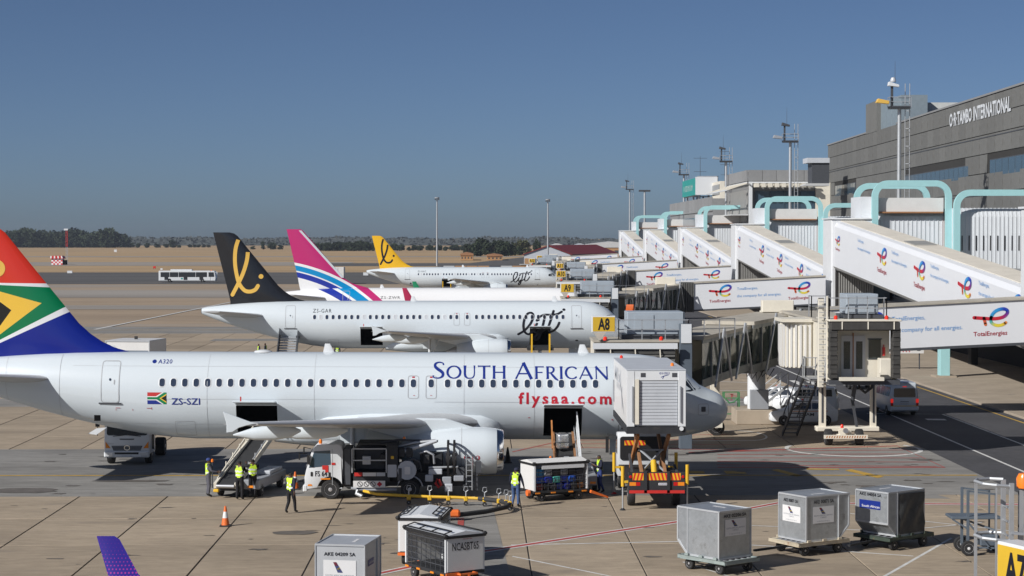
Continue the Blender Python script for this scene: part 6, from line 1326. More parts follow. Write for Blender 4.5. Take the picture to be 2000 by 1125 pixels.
dolly('grey green dolly under the container numbered AKE 02206', (c1.x,c1.y,0), A1, 'dolly_green', bar_len=.4)
c2 = ctr((11.75,71.0),R(31),R(121),.78,.765); container('silver container with posters on two sides numbered AKE 00871', (c2.x,c2.y,.53), A2, 'aluminium','aluminium','AKE00871SA',
  [('front',('text',-.45,.5,1.33,1.46,'AKE 00871 SA')),('front',('poster',-.5,.5,.62,1.22,'')),('left',('text',-.5,.3,1.33,1.45,'AKE 00871 SA')),('left',('poster',-.55,.45,.62,1.2,''))])
dolly('rusty cream dolly under the container with posters on two sides', (c2.x,c2.y,0), A2+math.pi, 'dolly_cream', 2.4, 1.7, 1.3)
c3 = ctr((15.25,72.3),R(38),R(128),.78,.765); k3 = container('silver container with black tarpaulin front and blue plate, rightmost of the three', (c3.x,c3.y,.53), A3, 'aluminium','aluminium','AKE04054SA',
  [('right',('text',-.6,.45,1.42,1.54,'AKE 04054 SA')),('right',('blue',-.6,.4,.95,1.26,''))])
m = MB(); n_ = 9; rt = random.Random(11)
vs = []; fs = []
for i in range(n_+1):
    for j in range(n_+1): vs.append((-.74+1.40*i/n_, .815+.05*math.sin(i*1.3+j*.9)*math.sin(math.pi*j/n_)+rt.uniform(0,.025), .06+1.46*j/n_))
for i in range(n_):
    for j in range(n_): fs.append((i*(n_+1)+j,(i+1)*(n_+1)+j,(i+1)*(n_+1)+j+1,i*(n_+1)+j+1))
m.add(vs,fs); m.build('tarpaulin','tarp',k3,smooth=60)
dolly('dark green dolly under the container with the black tarpaulin', (c3.x,c3.y,0), A3+math.pi*0, 'dolly_dark', 2.5, 1.75, 1.2)
c4 = Vector((-4.05,60.88)); container('silver container numbered AKE 04209 cut off by the bottom edge', (c4.x,c4.y,.53), A4, 'alu_light','alu_light','AKE04209SA',
  [('left',('text',-.5,.48,1.27,1.38,'AKE 04209 SA')),('left',('poster',-.52,.5,.3,1.14,'')),('front',('blue',-.4,.3,.9,1.1,''))])
dolly('grey dolly under the container cut off by the bottom edge', (c4.x,c4.y,0), A4, 'dolly_green')
# --- tanker front under the rear fuselage
hn = thing('service_truck', 'white heavy truck facing the camera beneath the rear of the nearest airliner', 'truck', (-17.7,100.3,0), R(-90))
m = MB(); m.prism([(0,.55),(.04,1.3),(-.22,2.55),(-.4,2.72),(-1.7,2.72),(-1.75,.55)],-1.14,1.14); hc = m.build('cab','clean_white',hn,bev=.06,seg=2,smooth=35)
def hmap(d=.012): return lambda u,v: ((.04-(v-1.3)*.208 if v > 1.3 else .04-(1.3-v)*.053)+d, u, v)
decal('windscreen','glass_dark',hc,[(rrect(-1.02,1.02,1.5,2.5,.12),[tuple(range(20))],None)],hmap(.014)); decal('grille','dark_grey',hc,[([(-.78,.98),(.78,.98),(.68,.74),(-.68,.74)],[(0,1,2,3)],None)],hmap(.016))
for j in range(3): decal('grille_bar','grey_paint',hc,[([(-.72,.79+.07*j),(.72,.79+.07*j),(.72,.805+.07*j),(-.72,.805+.07*j)],[(0,1,2,3)],None)],hmap(.02))
vs, fs = ringpoly(-.15,.15,.75,1.0,.12,.035); decal('maker_emblem','chrome',hc,[(vs,fs,None)],hmap(.026)); decal('air_slot','dark_grey',hc,[([(-.38,1.34),(.38,1.34),(.34,1.28),(-.34,1.28)],[(0,1,2,3)],None)],hmap(.014))
for s_ in (1,-1):
    decal('indicator','lens_amber',hc,[([(s_*1.08,1.2),(s_*1.08,.86),(s_*.82,.86)],[(0,1,2)],None)],hmap(.016)); decal('headlamp','lens_clear',hc,[([(s_*1.05,.68),(s_*.66,.62),(s_*.72,.46),(s_*1.05,.46)],[(0,1,2,3)],None)],lambda u,v:(.172,u,v))
    q = MB(); q.bar((-.1,s_*1.12,2.55),(.12,s_*1.42,2.6),.03); q.bar((.12,s_*1.42,2.6),(.12,s_*1.46,1.5),.03); q.box(.06,.14,s_*1.46-.1,s_*1.46+.1,1.95,2.45); q.build('mirror','black',hc); m = MB(); m.bar((.05,s_*.1,1.52),(.05,s_*.7,1.46),.03); m.build('wiper','black',hc)
    wheel(hn,(-.9,s_*.95,.48),.48,.32); wheel(hn,(-4.6,s_*.95,.48),.48,.5); part('side_guard','black',hn,(-.7,-.62,s_*1.2-.04,s_*1.2+.04,.75,1.8))
part('bumper','clean_white',hc,(.0,.16,-1.14,1.14,.4,.72),bev=.05); part('bumper_slot','black',hc,(.14,.165,-.6,.6,.56,.66)); plate('number_plate','light_grey',hc,rrect(-.25,.25,.42,.52,.02),.172,'x'); label_print('maker_name','grey_paint',hc,'HINO',0,.3,1.06,1.1,lambda u,v:(.06,-.95+u,v))
part('chassis','chassis',hn,(-6,-.3,-.45,.45,.5,.8)); m = MB(); m.lathe([(.9,0),(.98,.2),(.98,3.8),(.9,4.0)],(-2.1,0,1.85),(-1,0,0),20); m.build('tank','white_paint',hn,smooth=40); part('windscreen_paper','white_print',hc,(-.12,-.1,-.92,-.72,1.58,1.75))
# --- ramp van behind the tail
bt = thing('box_van', 'white box van whose roof shows behind the flag coloured tail fin', 'van', (-26.0,152,0), R(80))
part('box_body','white_paint',bt,(-2.2,1.6,-1.75,1.75,.8,3.75),bev=.04); part('side_stripe','slate',bt,(-2.23,-2.2,-1.6,1.6,2.6,3.0)); part('cab','clean_white',bt,(1.65,3.2,-1.2,1.2,.7,2.6),bev=.1); part('windscreen','glass_dark',bt,(3.2,3.22,-1.0,1.0,1.6,2.4)); part('roof_fan','black',bt,(-.4,-.2,-.1,.1,3.76,3.98)); part('rear_frame','galvanised',bt,(-2.25,-2.2,-1.75,-1.68,.8,3.75),(-2.25,-2.2,1.68,1.75,.8,3.75),(-2.25,-2.2,-1.68,1.68,3.66,3.75))
for x in (-1.3,2.4):
    for s_ in (-1,1): wheel(bt,(x,s_*1.1,.42),.42,.28)
# --- cars on the service road
def glaze(par, polys, y):
    for p in polys:
        for s_ in (1,-1): plate('side_window','glass_dark',par,p,s_*y)
vn = thing('minibus', 'silver minibus seen from behind on the service road with brake lights lit', 'minibus', (27.2,129.6,0), R(93))
vb = loft_body('body','van_silver',vn,[(-2.45,.86,.90,.72,.38,1.05,1.95),(-2.35,.9,.95,.78,.3,1.1,2.16),(0,.92,.95,.8,.3,1.1,2.22),(1.3,.92,.95,.78,.3,1.1,2.15),(2.1,.9,.93,.66,.3,1.1,1.7),(2.45,.86,.88,.6,.36,.95,1.05)],bev=.06)
decal('rear_window','glass_dark',vb,[(rrect(-.72,.72,1.22,1.80,.08),[tuple(range(20))],None)],lambda u,v:(-2.475-(.0 if v<1.05 else -.02*(v-1.05)),u*(1.0 if v<1.5 else .96),v))
for s_ in (1,-1): decal('tail_lamp','lens_red_lit',vb,[(rrect(s_*.83-.09,s_*.83+.09,.86,1.12,.03),[tuple(range(20))],None)],lambda u,v:(-2.472,u,v)); decal('tail_lamp','lens_red',vb,[(rrect(s_*.83-.08,s_*.83+.08,.66,.86,.03),[tuple(range(20))],None)],lambda u,v:(-2.474,u,v))
decal('brake_lamp','lens_red_lit',vb,[(rrect(-.13,.13,1.88,1.93,.02),[tuple(range(20))],None)],lambda u,v:(-2.474,u,v)); part('bumper','van_silver',vb,(-2.58,-2.4,-.9,.9,.36,.62),bev=.05); part('number_plate','light_grey',vb,(-2.49,-2.47,-.28,.28,.78,.9)); plate('reflector_strip','yellow',vb,[(-.85,.64),(.85,.64),(.85,.68),(-.85,.68)],-2.476,'x')
decal('handle_trim','chassis',vb,[([(-.3,.96),(.3,.96),(.26,.93),(-.26,.93)],[(0,1,2,3)],None)],lambda u,v:(-2.475,u,v))
for s_ in (1,-1):
    for a, b in ((-2.2,-1.1),(-1.0,.1),(.2,1.2),(1.3,1.9)): decal('side_window','glass_dark',vb,[([(a,1.25),(b,1.25),(b-.05 if b<1.5 else b-.35,1.85),(a+.03,1.85)],[(0,1,2,3)],None)],lambda u,v:(u,s_*(.965-(v-1.1)*.155),v))
    for x in (-1.45,1.5): wheel(vn,(x,s_*.82,.33),.33,.22)
def car(label, loc, rz, mt, kind, text=None):
    t = thing('car' if kind != 'suv' else 'pickup', label, 'car', loc, rz, 'vehicles under the boarding bridges'); h = 1.0 if kind == 'car' else 1.22
    low = loft_body('body',mt,t,[(-2.05,.72,.80,.76,.3,.7,.92*h),(-1.9,.84,.87,.82,.22,.7,.98*h),(0,.86,.88,.83,.22,.7,.95*h),(1.4,.86,.87,.8,.22,.68,.9*h),(2.0,.78,.8,.72,.25,.6,.78*h),(2.12,.66,.7,.62,.3,.55,.66*h)],bev=.05)
    xs = ((-1.9,-1.35,.45,1.15) if kind == 'car' else (-2.0,-1.85,.5,1.1)); g = loft_body('cabin',mt,t,[(xs[0],.80,.74,.66,.9*h,.98*h,1.0*h),(xs[1],.80,.72,.64,.9*h,1.38*h,1.44*h),(xs[2]-.3,.80,.72,.66,.9*h,1.42*h,1.48*h),(xs[3],.78,.74,.68,.86*h,.9*h,.92*h)],bev=.04)
    for s_ in (1,-1):
        for a, b, c, d in (((-1.35,-.45,-.45,-1.15)),((-.38,.72,.25,-.38))) if kind == 'car' else (((-1.75,-.75,-.75,-1.7)),((-.65,.15,.15,-.65)),((.2,.85,.45,.2))): decal('side_window','glass_dark',g,[([(a,1.0*h),(b,1.0*h),(c,1.36*h),(d,1.36*h)],[(0,1,2,3)],None)],lambda u,v:(u,s_*(.815-(v/h-.9)*.17),v))
        for x in (-1.3,1.3): wheel(t,(x,s_*.78,.32),.32,.2)
        plate('tail_lamp','lens_red',low,rrect(s_*.62-.1,s_*.62+.1,.65*h,.9*h,.03),-2.085,'x'); plate('headlamp','lens_clear',low,rrect(s_*.5-.12,s_*.5+.12,.5,.62,.03),2.135,'x')
    decal('rear_window','glass_dark',g,[([(-.55,1.02*h),(.55,1.02*h),(.48,1.36*h),(-.48,1.36*h)],[(0,1,2,3)],None)],lambda u,v:(xs[0]+(xs[1]-xs[0])*(v/h-.98)/.42-.03,u,v))
    decal('windscreen','glass_dark',g,[([(-.6,.95*h),(.6,.95*h),(.5,1.38*h),(-.5,1.38*h)],[(0,1,2,3)],None)],lambda u,v:(xs[3]+(xs[2]-.3-xs[3])*(v/h-.9)/.52+.03,u,v))
    if text: label_print('lettering','dark_grey',low,text,0,.9,.58,.78,lambda u,v:(.35-u,.895,v),.01,.9); plate('side_stripe','lens_amber',low,[(-1.4,.86),(.9,.86),(.9,.89),(-1.4,.89)],.89)
    m = MB(); m.lathe([(.08,0),(.08,.08),(.03,.12)],(0,0,1.46*h),(0,0,1),10); m.build('beacon','beacon_red',t,smooth=40)
    return t
car('white car lettered SAAM parked behind the metal stair', (19.9,121.8,0), math.pi, 'clean_white', 'car', 'SAAM')
car('white covered pickup parked under the boarding bridge', (21.3,129,0), R(165), 'clean_white', 'suv')
car('white hatchback parked behind the concrete plinth', (20.0,133,0), R(150), 'clean_white', 'car')
tg = thing('tow_tractor', 'white tow tractor coming along the road ahead of the silver minibus', 'tractor', (28.9,151,0), R(-95))
m = MB(); m.prism([(1.5,.4),(1.5,.95),(.5,1.1),(.25,2.0),(-.9,2.05),(-1.0,1.0),(-1.7,.95),(-1.7,.4)],-.8,.8); tb = m.build('body','clean_white',tg,bev=.05); part('windscreen','glass_dark',tb,(.42,.5,-.65,.65,1.2,1.85)); part('bumper','chassis',tb,(1.5,1.62,-.8,.8,.35,.6)); part('headlamp','lens_amber',tb,(1.5,1.53,.4,.65,.68,.8)); part('grille','dark_grey',tb,(1.5,1.52,-.3,.3,.65,.9))
for x in (-1.0,1.0):
    for s_ in (-1,1): wheel(tg,(x,s_*.75,.36),.36,.22)
# low white steps trolley beside the bridge
st_ = thing('steps_trolley', 'white sloping steps trolley standing behind the concrete plinth', 'steps', (18.4,127,0), R(20))
for s_ in (-.5,.5):
    m = MB(); m.bar((-.9,s_,.5),(1.3,s_,2.0),.06,.16); m.bar((-.9,s_,1.3),(1.3,s_,2.8),.05); m.bar((-.9,s_,.5),(-.9,s_,1.3),.05); m.bar((1.3,s_,.3),(1.3,s_,2.8),.06); m.build('side_rail','clean_white',st_)
for j in range(6): part('tread','galvanised',st_,(-.8+.36*j,-.5+.36*j,-.48,.48,.58+.25*j,.62+.25*j))
# --- passenger stair by the black-tailed airliner
pst = thing('passenger_stair', 'metal passenger stair behind the nearest airliner under the black tailed one', 'stairs', (-16.4,169.5,0), R(90))
for j in range(14): part('tread','galvanised',pst,(.26*j,.26*j+.24,-.75,.75,.45+.21*j,.59+.21*j))
for s_ in (-.8,.8):
    m = MB(); m.bar((0,s_,.5),(3.7,s_,3.5),.07,.25); m.bar((0,s_,1.5),(3.7,s_,4.5),.06); 
    for j in range(7): m.bar((.6*j,s_,.5+.49*j),(.6*j,s_,1.5+.49*j),.045)
    m.build('stringer','dark_grey',pst); m = MB(); m.loft([[(x,s_*1.02,z0+.5),(x,s_*1.04,z0+.5),(x,s_*1.04,z0+1.45),(x,s_*1.02,z0+1.45)] for x,z0 in ((0,0),(3.7,3.0))]); m.build('side_panel','light_grey',pst)
for x in (.6,3.2):
    for s_ in (-.7,.7): wheel(pst,(x,s_,.3),.3,.2,n=14)
# --- container loader at the second airliner's front hold
ld = thing('container_loader', 'dark cargo loader with yellow posts at the forward hold of the black tailed airliner', 'loader', (5.2,168.6,0))
part('platform','chassis',ld,(-1.1,1.1,-1.5,2.6,2.0,2.25)); part('base','chassis',ld,(-1.1,1.1,-2.5,2.6,.4,.8))
for x in (-.75,.75): part('post','yellow',ld,(x-.07,x+.07,-1.6,-1.46,.8,3.4))
for x in (-.9,.9):
    for y in (-1.8,1.8): wheel(ld,(x,y,.4),.4,.3,ax=(1,0,0))
m = MB(); m.bar((0,-1.4,.8),(0,2.4,2.0),.2); m.bar((0,2.4,.8),(0,-1.4,2.0),.2); m.build('scissor_arm','grey_paint',ld)
ld2 = dup(ld,(-6.0,375.3,0),label='small distant cargo loader with yellow posts under the yellow tailed airliner'); ld['group'] = ld2['group'] = 'cargo loaders'
# --- traffic cones
def cone(label, loc, band=True):
    t = thing('traffic_cone', label, 'cone', loc, 0, 'traffic cones'); part('base','chassis',t,(-.22,.22,-.22,.22,0,.05),bev=.02)
    m = MB(); m.cyl((0,0,.05),(0,0,.33),.16,.115,n=16); m.cyl((0,0,.58),(0,0,.8),.075,.035,n=16); m.build('cone_body','orange' if band else 'black',t,smooth=40); m = MB(); m.cyl((0,0,.33),(0,0,.58),.116,.074,n=16,cap=False); m.build('reflective_band','reflective' if band else 'black',t,smooth=40)
cone('orange and white traffic cone standing alone on the open apron', (-10.05,78.9,0)); cone('orange and white traffic cone just behind the walking worker', (-8.35,90.5,0)); cone('dark cone in the shade beside the engine inlet', (1.47,101,0), False)
# --- near bridge: gate sign and caged ladder rising at the lower right corner
sg7 = thing('gate_sign', 'yellow A7 gate sign in a white box at the lower right corner', 'sign', (10.12,38.6,-.22), R(-68))
part('sign_box','clean_white',sg7,(0,1.35,.0,.5,4.75,5.72),bev=.02); part('sign_face','sign_yellow',sg7,(.05,1.2,-.02,-.002,4.8,5.66)); label_print('gate_number','black_print',sg7,'A7',.28,.95,4.9,5.56,lambda u,v:(u,-.026,v),.03,.8)
cg = thing('caged_ladder', 'grey caged ladder with white platform rail at the lower right edge', 'ladder', (10.9,42.0,0))
for z in (6.25,5.1,4.0): 
    m = MB(); m.tube([(.32,.3,z),(.05,.42,z),(-.25,.3,z),(-.36,0,z),(-.25,-.25,z-.03),(0,-.36,z-.05),(.32,-.36,z-.07)],.04,6); m.build('hoop','galvanised',cg)
for x, y in ((-.36,0),(-.25,.3),(0,-.36),(.32,-.36),(.32,.3)): MB().bar((x,y,2.5),(x,y,6.25),.03 if x<.3 else .09).build('cage_bar','galvanised',cg)
for j in range(11): MB().bar((.32,-.36,2.7+.3*j),(.32,.3,2.7+.3*j),.035).build('rung','galvanised',cg)
for x in (.55,1.3,2.0): part('rail_post','galvanised',cg,(x-.05,x+.05,-.3,-.2,4.9,6.1))
for z in (6.0,5.3,4.75): part('rail_bar','galvanised',cg,(.5,2.1,-.29,-.22,z,z+.06))
m = MB(); m.lathe([(.1,0),(.16,.02),(.17,.22),(.12,.32),(.02,.34)],(.62,-.25,6.12),(0,0,1),14); m.build('beacon','beacon_orange',cg,smooth=40); MB().bar((.3,-.4,5.2),(2.2,-.4,5.1),.05).build('rail_bar','grey_paint',cg)
gp = thing('work_stand', 'blue grey wheeled work stand with white rimmed wheel at the right edge', 'work stand', (17.9,71.6,0))
part('platform','slate',gp,(-.9,.9,-.5,.5,1.3,1.4),bev=.02)
for x, y in ((-.3,-.45),(.7,-.45),(-.3,.45),(.7,.45)): MB().bar((x,y,.25),(x,y,2.35 if x<0 else 2.25),.09 if x<0 else .06).build('post','slate',gp)
for a, b in (((-.3,-.45,2.32),(.7,-.45,2.2)),((-.3,.45,2.32),(.7,.45,2.2)),((-.3,-.45,1.2),(.55,-.45,.2)),((-.85,-.45,1.3),(-.3,-.45,.95)),((-.3,-.45,.3),(.9,-.45,.25)),((-.3,.45,.3),(.9,.45,.25)),((.7,-.45,.9),(-.3,.45,1.2))): MB().bar(a,b,.06).build('brace','slate',gp)
for x in (-.3,.95):
    for y in (-.55,.55): wheel(gp,(x,y,.27),.27,.16,rim='rim_white',n=18)
part('engine_box','slate',gp,(.2,.9,-.3,.3,.3,.7),bev=.03)
# ------------------------------------------------------------------ people
def person(label, loc, rz, pose, cloth, grp='ground crew in high visibility vests', vest=True, cap=None, h=1.74):
    """skeleton -> skin modifier -> one body mesh; pose gives joint offsets. local x = the way the person faces"""
    k = h/1.74; t = thing('person', label, 'person', loc, rz, grp)
    J = dict(pel=(0,0,.95), spi=(.01,0,1.15), che=(.0,0,1.36), nec=(.01,0,1.50), hea=(.03,0,1.60), top=(.02,0,1.70))
    for s_, n in ((1,'l'),(-1,'r')):
        J['hip'+n] = (0,s_*.10,.90); J['kne'+n] = (.03,s_*.11,.50); J['ank'+n] = (-.02,s_*.12,.09); J['toe'+n] = (.16,s_*.14,.04)
        J['sho'+n] = (0,s_*.19,1.42); J['elb'+n] = (-.03,s_*.25,1.14); J['wri'+n] = (.06,s_*.26,.90); J['han'+n] = (.09,s_*.26,.82)
    J.update(pose)
    rad = dict(pel=.145,spi=.135,che=.155,nec=.06,hea=.098,top=.085,hip=.105,kne=.075,ank=.055,toe=.042,sho=.078,elb=.058,wri=.032,han=.036)
    E = [('pel','spi'),('spi','che'),('che','nec'),('nec','hea'),('hea','top')]
    for n in 'lr': E += [('pel','hip'+n),('hip'+n,'kne'+n),('kne'+n,'ank'+n),('ank'+n,'toe'+n),('che','sho'+n),('sho'+n,'elb'+n),('elb'+n,'wri'+n),('wri'+n,'han'+n)]
    names = list(J); idx = {n: i for i, n in enumerate(names)}
    me = bpy.data.meshes.new('body'); me.from_pydata([Vector(J[n])*k for n in names], [(idx[a],idx[b]) for a,b in E], [])
    o = bpy.data.objects.new('body_tmp', me); C.objects.link(o); o.modifiers.new('s','SKIN')
    for n in names:
        b = n if n in rad else n[:-1]; r = rad[b]*k; v = me.skin_vertices[0].data[idx[n]]
        v.radius = (r*1.18, r*.86) if b in ('pel','spi','che') else (r, r)
        v.use_root = n == 'pel'
    sd = o.modifiers.new('d','SUBSURF'); sd.levels = sd.render_levels = 2
    dg = bpy.context.evaluated_depsgraph_get(); em = bpy.data.meshes.new_from_object(o.evaluated_get(dg)); bpy.data.objects.remove(o)
    segs = [(Vector(J[a])*k, Vector(J[b])*k, a, b) for a, b in E]
    def near(p):
        best = None
        for a, b, na, nb in segs:
            d = b-a; u = max(0,min(1,(p-a).dot(d)/max(d.length_squared,1e-9))); q = (p-a-d*u).length
            if best is None or q < best[0]: best = (q, na, nb, u)
        return best[1:]
    top_m, leg_m, shoe = cloth
    for m_ in (top_m, leg_m, 'skin', shoe, 'hair'): em.materials.append(MAT[m_])
    bm = bmesh.new(); bm.from_mesh(em); vest_f = []
    # five fingers on each hand, as short bent chains rooted in the palm
    for n in 'lr':
        w_, hd = Vector(J['wri'+n])*k, Vector(J['han'+n])*k; d = (hd-w_).normalized(); sd_ = d.orthogonal().normalized(); nn = d.cross(sd_)
        for f_, (off, ln) in enumerate(((-.026,.075),(-.009,.085),(.009,.08),(.026,.065),(.04,.05))):
            base = hd+sd_*off+(d*.01 if f_ < 4 else -d*.03); mid = base+d*ln*.5+(sd_*.03 if f_ == 4 else nn*.008); end = mid+d*ln*.45+nn*.02; rr = [MB().ring(p_, d, r_, 6) for p_, r_ in ((base,.011),(mid,.009),(end,.006))]
            vs = [[bm.verts.new(p_) for p_ in r_] for r_ in rr]
            for a_, b_ in zip(vs, vs[1:]):
                for i in range(6): bm.faces.new((a_[i],a_[(i+1)%6],b_[(i+1)%6],b_[i])).material_index = 2
            bm.faces.new(vs[-1]).material_index = 2
    bm.faces.ensure_lookup_table()
    for f in bm.faces:
        p = f.calc_center_median(); na, nb, u = near(p); j = na+'>'+nb
        if 'han' in nb or (nb.startswith('wri') and u > .86): f.material_index = 2
        elif nb in ('hea','top') or (nb == 'nec' and u > .7): f.material_index = 2
        elif 'toe' in nb or (nb.startswith('ank') and u > .86): f.material_index = 3
        elif nb.startswith(('kne','ank','hip')) or (nb == 'spi' and u < .1): f.material_index = 1
        else:
            f.material_index = 0
            if nb in ('che','nec') or nb == 'spi' or (nb.startswith('sho') and u < .75): vest_f.append([(v.co+v.normal*.014).copy() for v in f.verts])
        f.smooth = True
        if f.material_index == 2 and nb in ('hea','top'):
            hz = Vector(J['hea'])*k
            if p.z > hz.z+.045*k or (p.x < hz.x-.03 and p.z > hz.z-.03): f.material_index = 4
    bm.to_mesh(em); bm.free(); body = link('body', em, t)
    hc = Vector(J['hea'])*k; fx = Vector((1,0,0))
    # face: nose, eyes, mouth, ears
    m = MB(); m.loft([[hc+Vector((.088,-.014,-.03)),hc+Vector((.088,.014,-.03)),hc+Vector((.118,.0,-.028))],[hc+Vector((.088,-.006,.025)),hc+Vector((.088,.006,.025)),hc+Vector((.096,0,.02))]]); m.build('nose','skin',body)
    for s_ in (1,-1):
        m = MB(); m.lathe([(.011,0),(.008,.008),(.001,.011)], hc+Vector((.086,s_*.032,.02)), fx, 8); m.build('eye','white_print',body); m = MB(); m.lathe([(.03,-.01),(.03,.008)], hc+Vector((.0,s_*.096,-.01)), (0,1,0), 8); m.build('ear','skin',body)
    part('mouth','case_8',body,(hc.x+.086,hc.x+.094,hc.y-.022,hc.y+.022,hc.z-.058,hc.z-.05))
    if cap:
        m = MB(); m.lathe([(.112,.015),(.115,.05),(.09,.1),(.03,.125)], hc-Vector((.008,0,.0)), (0,0,1), 16); m.box(hc.x+.06,hc.x+.17,hc.y-.07,hc.y+.07,hc.z+.03,hc.z+.042); m.build('cap',cap,t,smooth=40)
    if vest:
        m = MB()
        for q in vest_f:
            zc = sum(v.z for v in q)/len(q); zl = (zc/k-1.0)/.5; m.m = 1 if (.10 < zl < .22 or .42 < zl < .54) else 0; m.add(q, [tuple(range(len(q)))])
        b_ = m.build('vest', ['hi_vis','reflective'], t); bb = bmesh.new(); bb.from_mesh(b_.data); bmesh.ops.remove_doubles(bb, verts=bb.verts, dist=.002); bb.to_mesh(b_.data); bb.free()
    return t
NB = ('cloth_navy','cloth_black','black')
walk = dict(kner=(.12,-.11,.51),ankr=(.15,-.12,.10),toer=(.32,-.13,.06),knel=(.02,.11,.50),ankl=(-.18,.12,.13),toel=(-.04,.13,.04),elbl=(.08,.26,1.15),wril=(.22,.25,.95),hanl=(.26,.25,.88),elbr=(-.12,-.26,1.16),wrir=(-.14,-.27,.92),hanr=(-.14,-.27,.84))
reach = dict(elbl=(.26,.22,1.34),wril=(.46,.18,1.46),hanl=(.54,.17,1.49),elbr=(.2,-.25,1.2),wrir=(.4,-.2,1.22),hanr=(.48,-.19,1.22),spi=(.03,0,1.15),che=(.05,0,1.35))
lean = dict(pel=(-.08,0,.93),che=(.06,0,1.33),nec=(.09,0,1.46),hea=(.14,0,1.555),top=(.14,0,1.655),elbl=(.1,.27,1.1),wril=(.28,.22,.98),hanl=(.35,.21,.94),elbr=(.08,-.28,1.1),wrir=(.2,-.3,.88),hanr=(.24,-.3,.8),knel=(.08,.11,.5),ankl=(-.1,.13,.09),toel=(.07,.14,.04))
paper = dict(elbl=(.02,.25,1.16),wril=(.24,.12,1.22),hanl=(.31,.09,1.25),elbr=(.02,-.26,1.15),wrir=(.23,-.14,1.2),hanr=(.3,-.1,1.23),ankl=(-.14,.14,.09),toel=(.03,.16,.04),hea=(.05,0,1.59),top=(.05,0,1.69))
person('worker walking away in dark clothes and yellow green vest before the fuel truck', (-7.8,82.5,0), R(60), walk, NB)
person('worker in grey jacket and purple beanie standing left of the rear belt loader', (-11.95,87.9,0), R(20), dict(elbr=(.1,-.3,1.16),wrir=(.34,-.33,1.12),hanr=(.42,-.34,1.12)), ('cloth_grey','cloth_grey','black'), cap='cloth_blue')
person('worker with back to camera reaching over the foot of the rear belt loader', (-10.45,86.9,0), R(75), reach, ('cloth_black','cloth_black','black'))
person('worker half hidden beyond the one reaching at the rear belt loader', (-9.95,87.6,0), R(110), reach, ('cloth_black','cloth_black','black'))
person('worker in vest and blue trousers leaning beside the loaded baggage cart', (1.56,84.2,0), R(70), lean, ('cloth_navy','denim','black'), cap='cloth_navy')
p5 = person('worker in blue trousers reading papers beside the catering truck', (5.44,89.1,0), R(195), paper, ('cloth_navy','cloth_blue','black'))
pp = thing('paper_sheet', 'white paper sheets held by the worker beside the catering truck', 'paper', (5.12,89.02,1.24), R(195)); m = MB(); m.add([(-.08,-.13,0),(.12,-.13,.12),(.12,.13,.12),(-.08,.13,0),(-.08,-.13,.006),(.12,-.13,.126),(.12,.13,.126),(-.08,.13,.006)],[(0,3,2,1),(4,5,6,7),(0,1,5,4),(1,2,6,5),(2,3,7,6),(3,0,4,7)]); m.build('sheet','white_print',pp)
person('left one of two distant workers standing beyond the nearest fuselage', (-20.3,184,0), R(200), {}, NB, 'distant workers')
person('right one of two distant workers standing beyond the nearest fuselage', (-19.8,185,0), R(170), {}, NB, 'distant workers')
person('distant worker alone in a bright vest under the black tailed airliner', (-13.0,183,0), R(90), {}, NB, 'distant workers')
# ------------------------------------------------------------------ far field: bus, hut, hangar, poles, trees
bs = thing('airport_bus', 'white airport bus with black windows crossing the far taxiway', 'bus', (-76.2,523,0))
bb_ = part('body','clean_white',bs,(-7.4,6.2,-1.5,1.5,.35,3.0),bev=.12); m = MB(); m.prism([(6.2,.35),(7.4,.35),(7.5,1.2),(7.2,2.9),(6.2,3.0)],-1.5,1.5); m.build('front','clean_white',bb_,bev=.1)
for a, b in ((-6.9,-4.6),(-4.5,-2.3),(-2.2,.0),(.1,2.2),(2.3,4.0),(4.1,5.2)): plate('window','glass_dark',bb_,rrect(a,b,1.35,2.62,.08),-1.515)
for a in (-5.4,-.4,3.7): plate('door','glass_dark',bb_,rrect(a-.5,a+.5,.6,2.62,.08),-1.52)
plate('cab_window','glass_dark',bb_,[(5.6,1.4),(7.1,1.4),(6.95,2.6),(5.6,2.6)],-1.52); part('roof_unit','clean_white',bb_,(-4.4,1.2,-.9,.9,3.0,3.35),bev=.05); m = MB(); m.bar((7.3,-1.4,2.6),(7.9,-1.5,2.7),.08); m.box(7.75,7.9,-1.6,-1.35,2.1,2.7); m.build('mirror','clean_white',bb_); part('beacon','beacon_orange',bb_,(6.0,6.3,-.2,.2,3.0,3.2))
for x in (-4.6,4.0):
    for s_ in (-1,1): wheel(bs,(x,s_*1.35,.5),.5,.3)
plate('badge','teal_sign',bb_,rrect(-1.6,-1.1,.75,1.15,.05),-1.517)
ht = thing('marker_hut', 'red and white chequered hut on the dry grass', 'hut', (-183.8,873,0))
g = []
for i in range(6):
    for j in range(4): g.append(([(-2.4+.8*i,.0+.7*j),(-1.6+.8*i,.0+.7*j),(-1.6+.8*i,.7+.7*j),(-2.4+.8*i,.7+.7*j)],[(0,1,2,3)],(.6,.05,.06) if (i+j)%2 else (.8,.8,.8)))
part('wall','white_paint',ht,(-2.4,2.4,-2,2,0,2.8)); decal('chequers','print',ht,g,lambda u,v:(u,-2.02,v)); m = MB(); m.prism([(-3.0,2.7),(3.0,2.7),(2.2,3.9),(-2.2,3.9)],-2.6,2.6); m.build('roof','red',ht); decal('roof_chequers','print',ht,[([(-2.8+.8*i,2.8),(-2.2+.8*i,2.8),(-2.15+.75*i,3.85),(-2.7+.75*i,3.85)],[(0,1,2,3)],(.8,.8,.8)) for i in range(0,7,2)],lambda u,v:(u,-2.64,v)); part('annex','void',ht,(2.45,3.8,-1.6,1.6,0,2.0))
am = thing('antenna_mast', 'slim red and white lattice mast beside the chequered hut', 'mast', (-186.5,905,0))
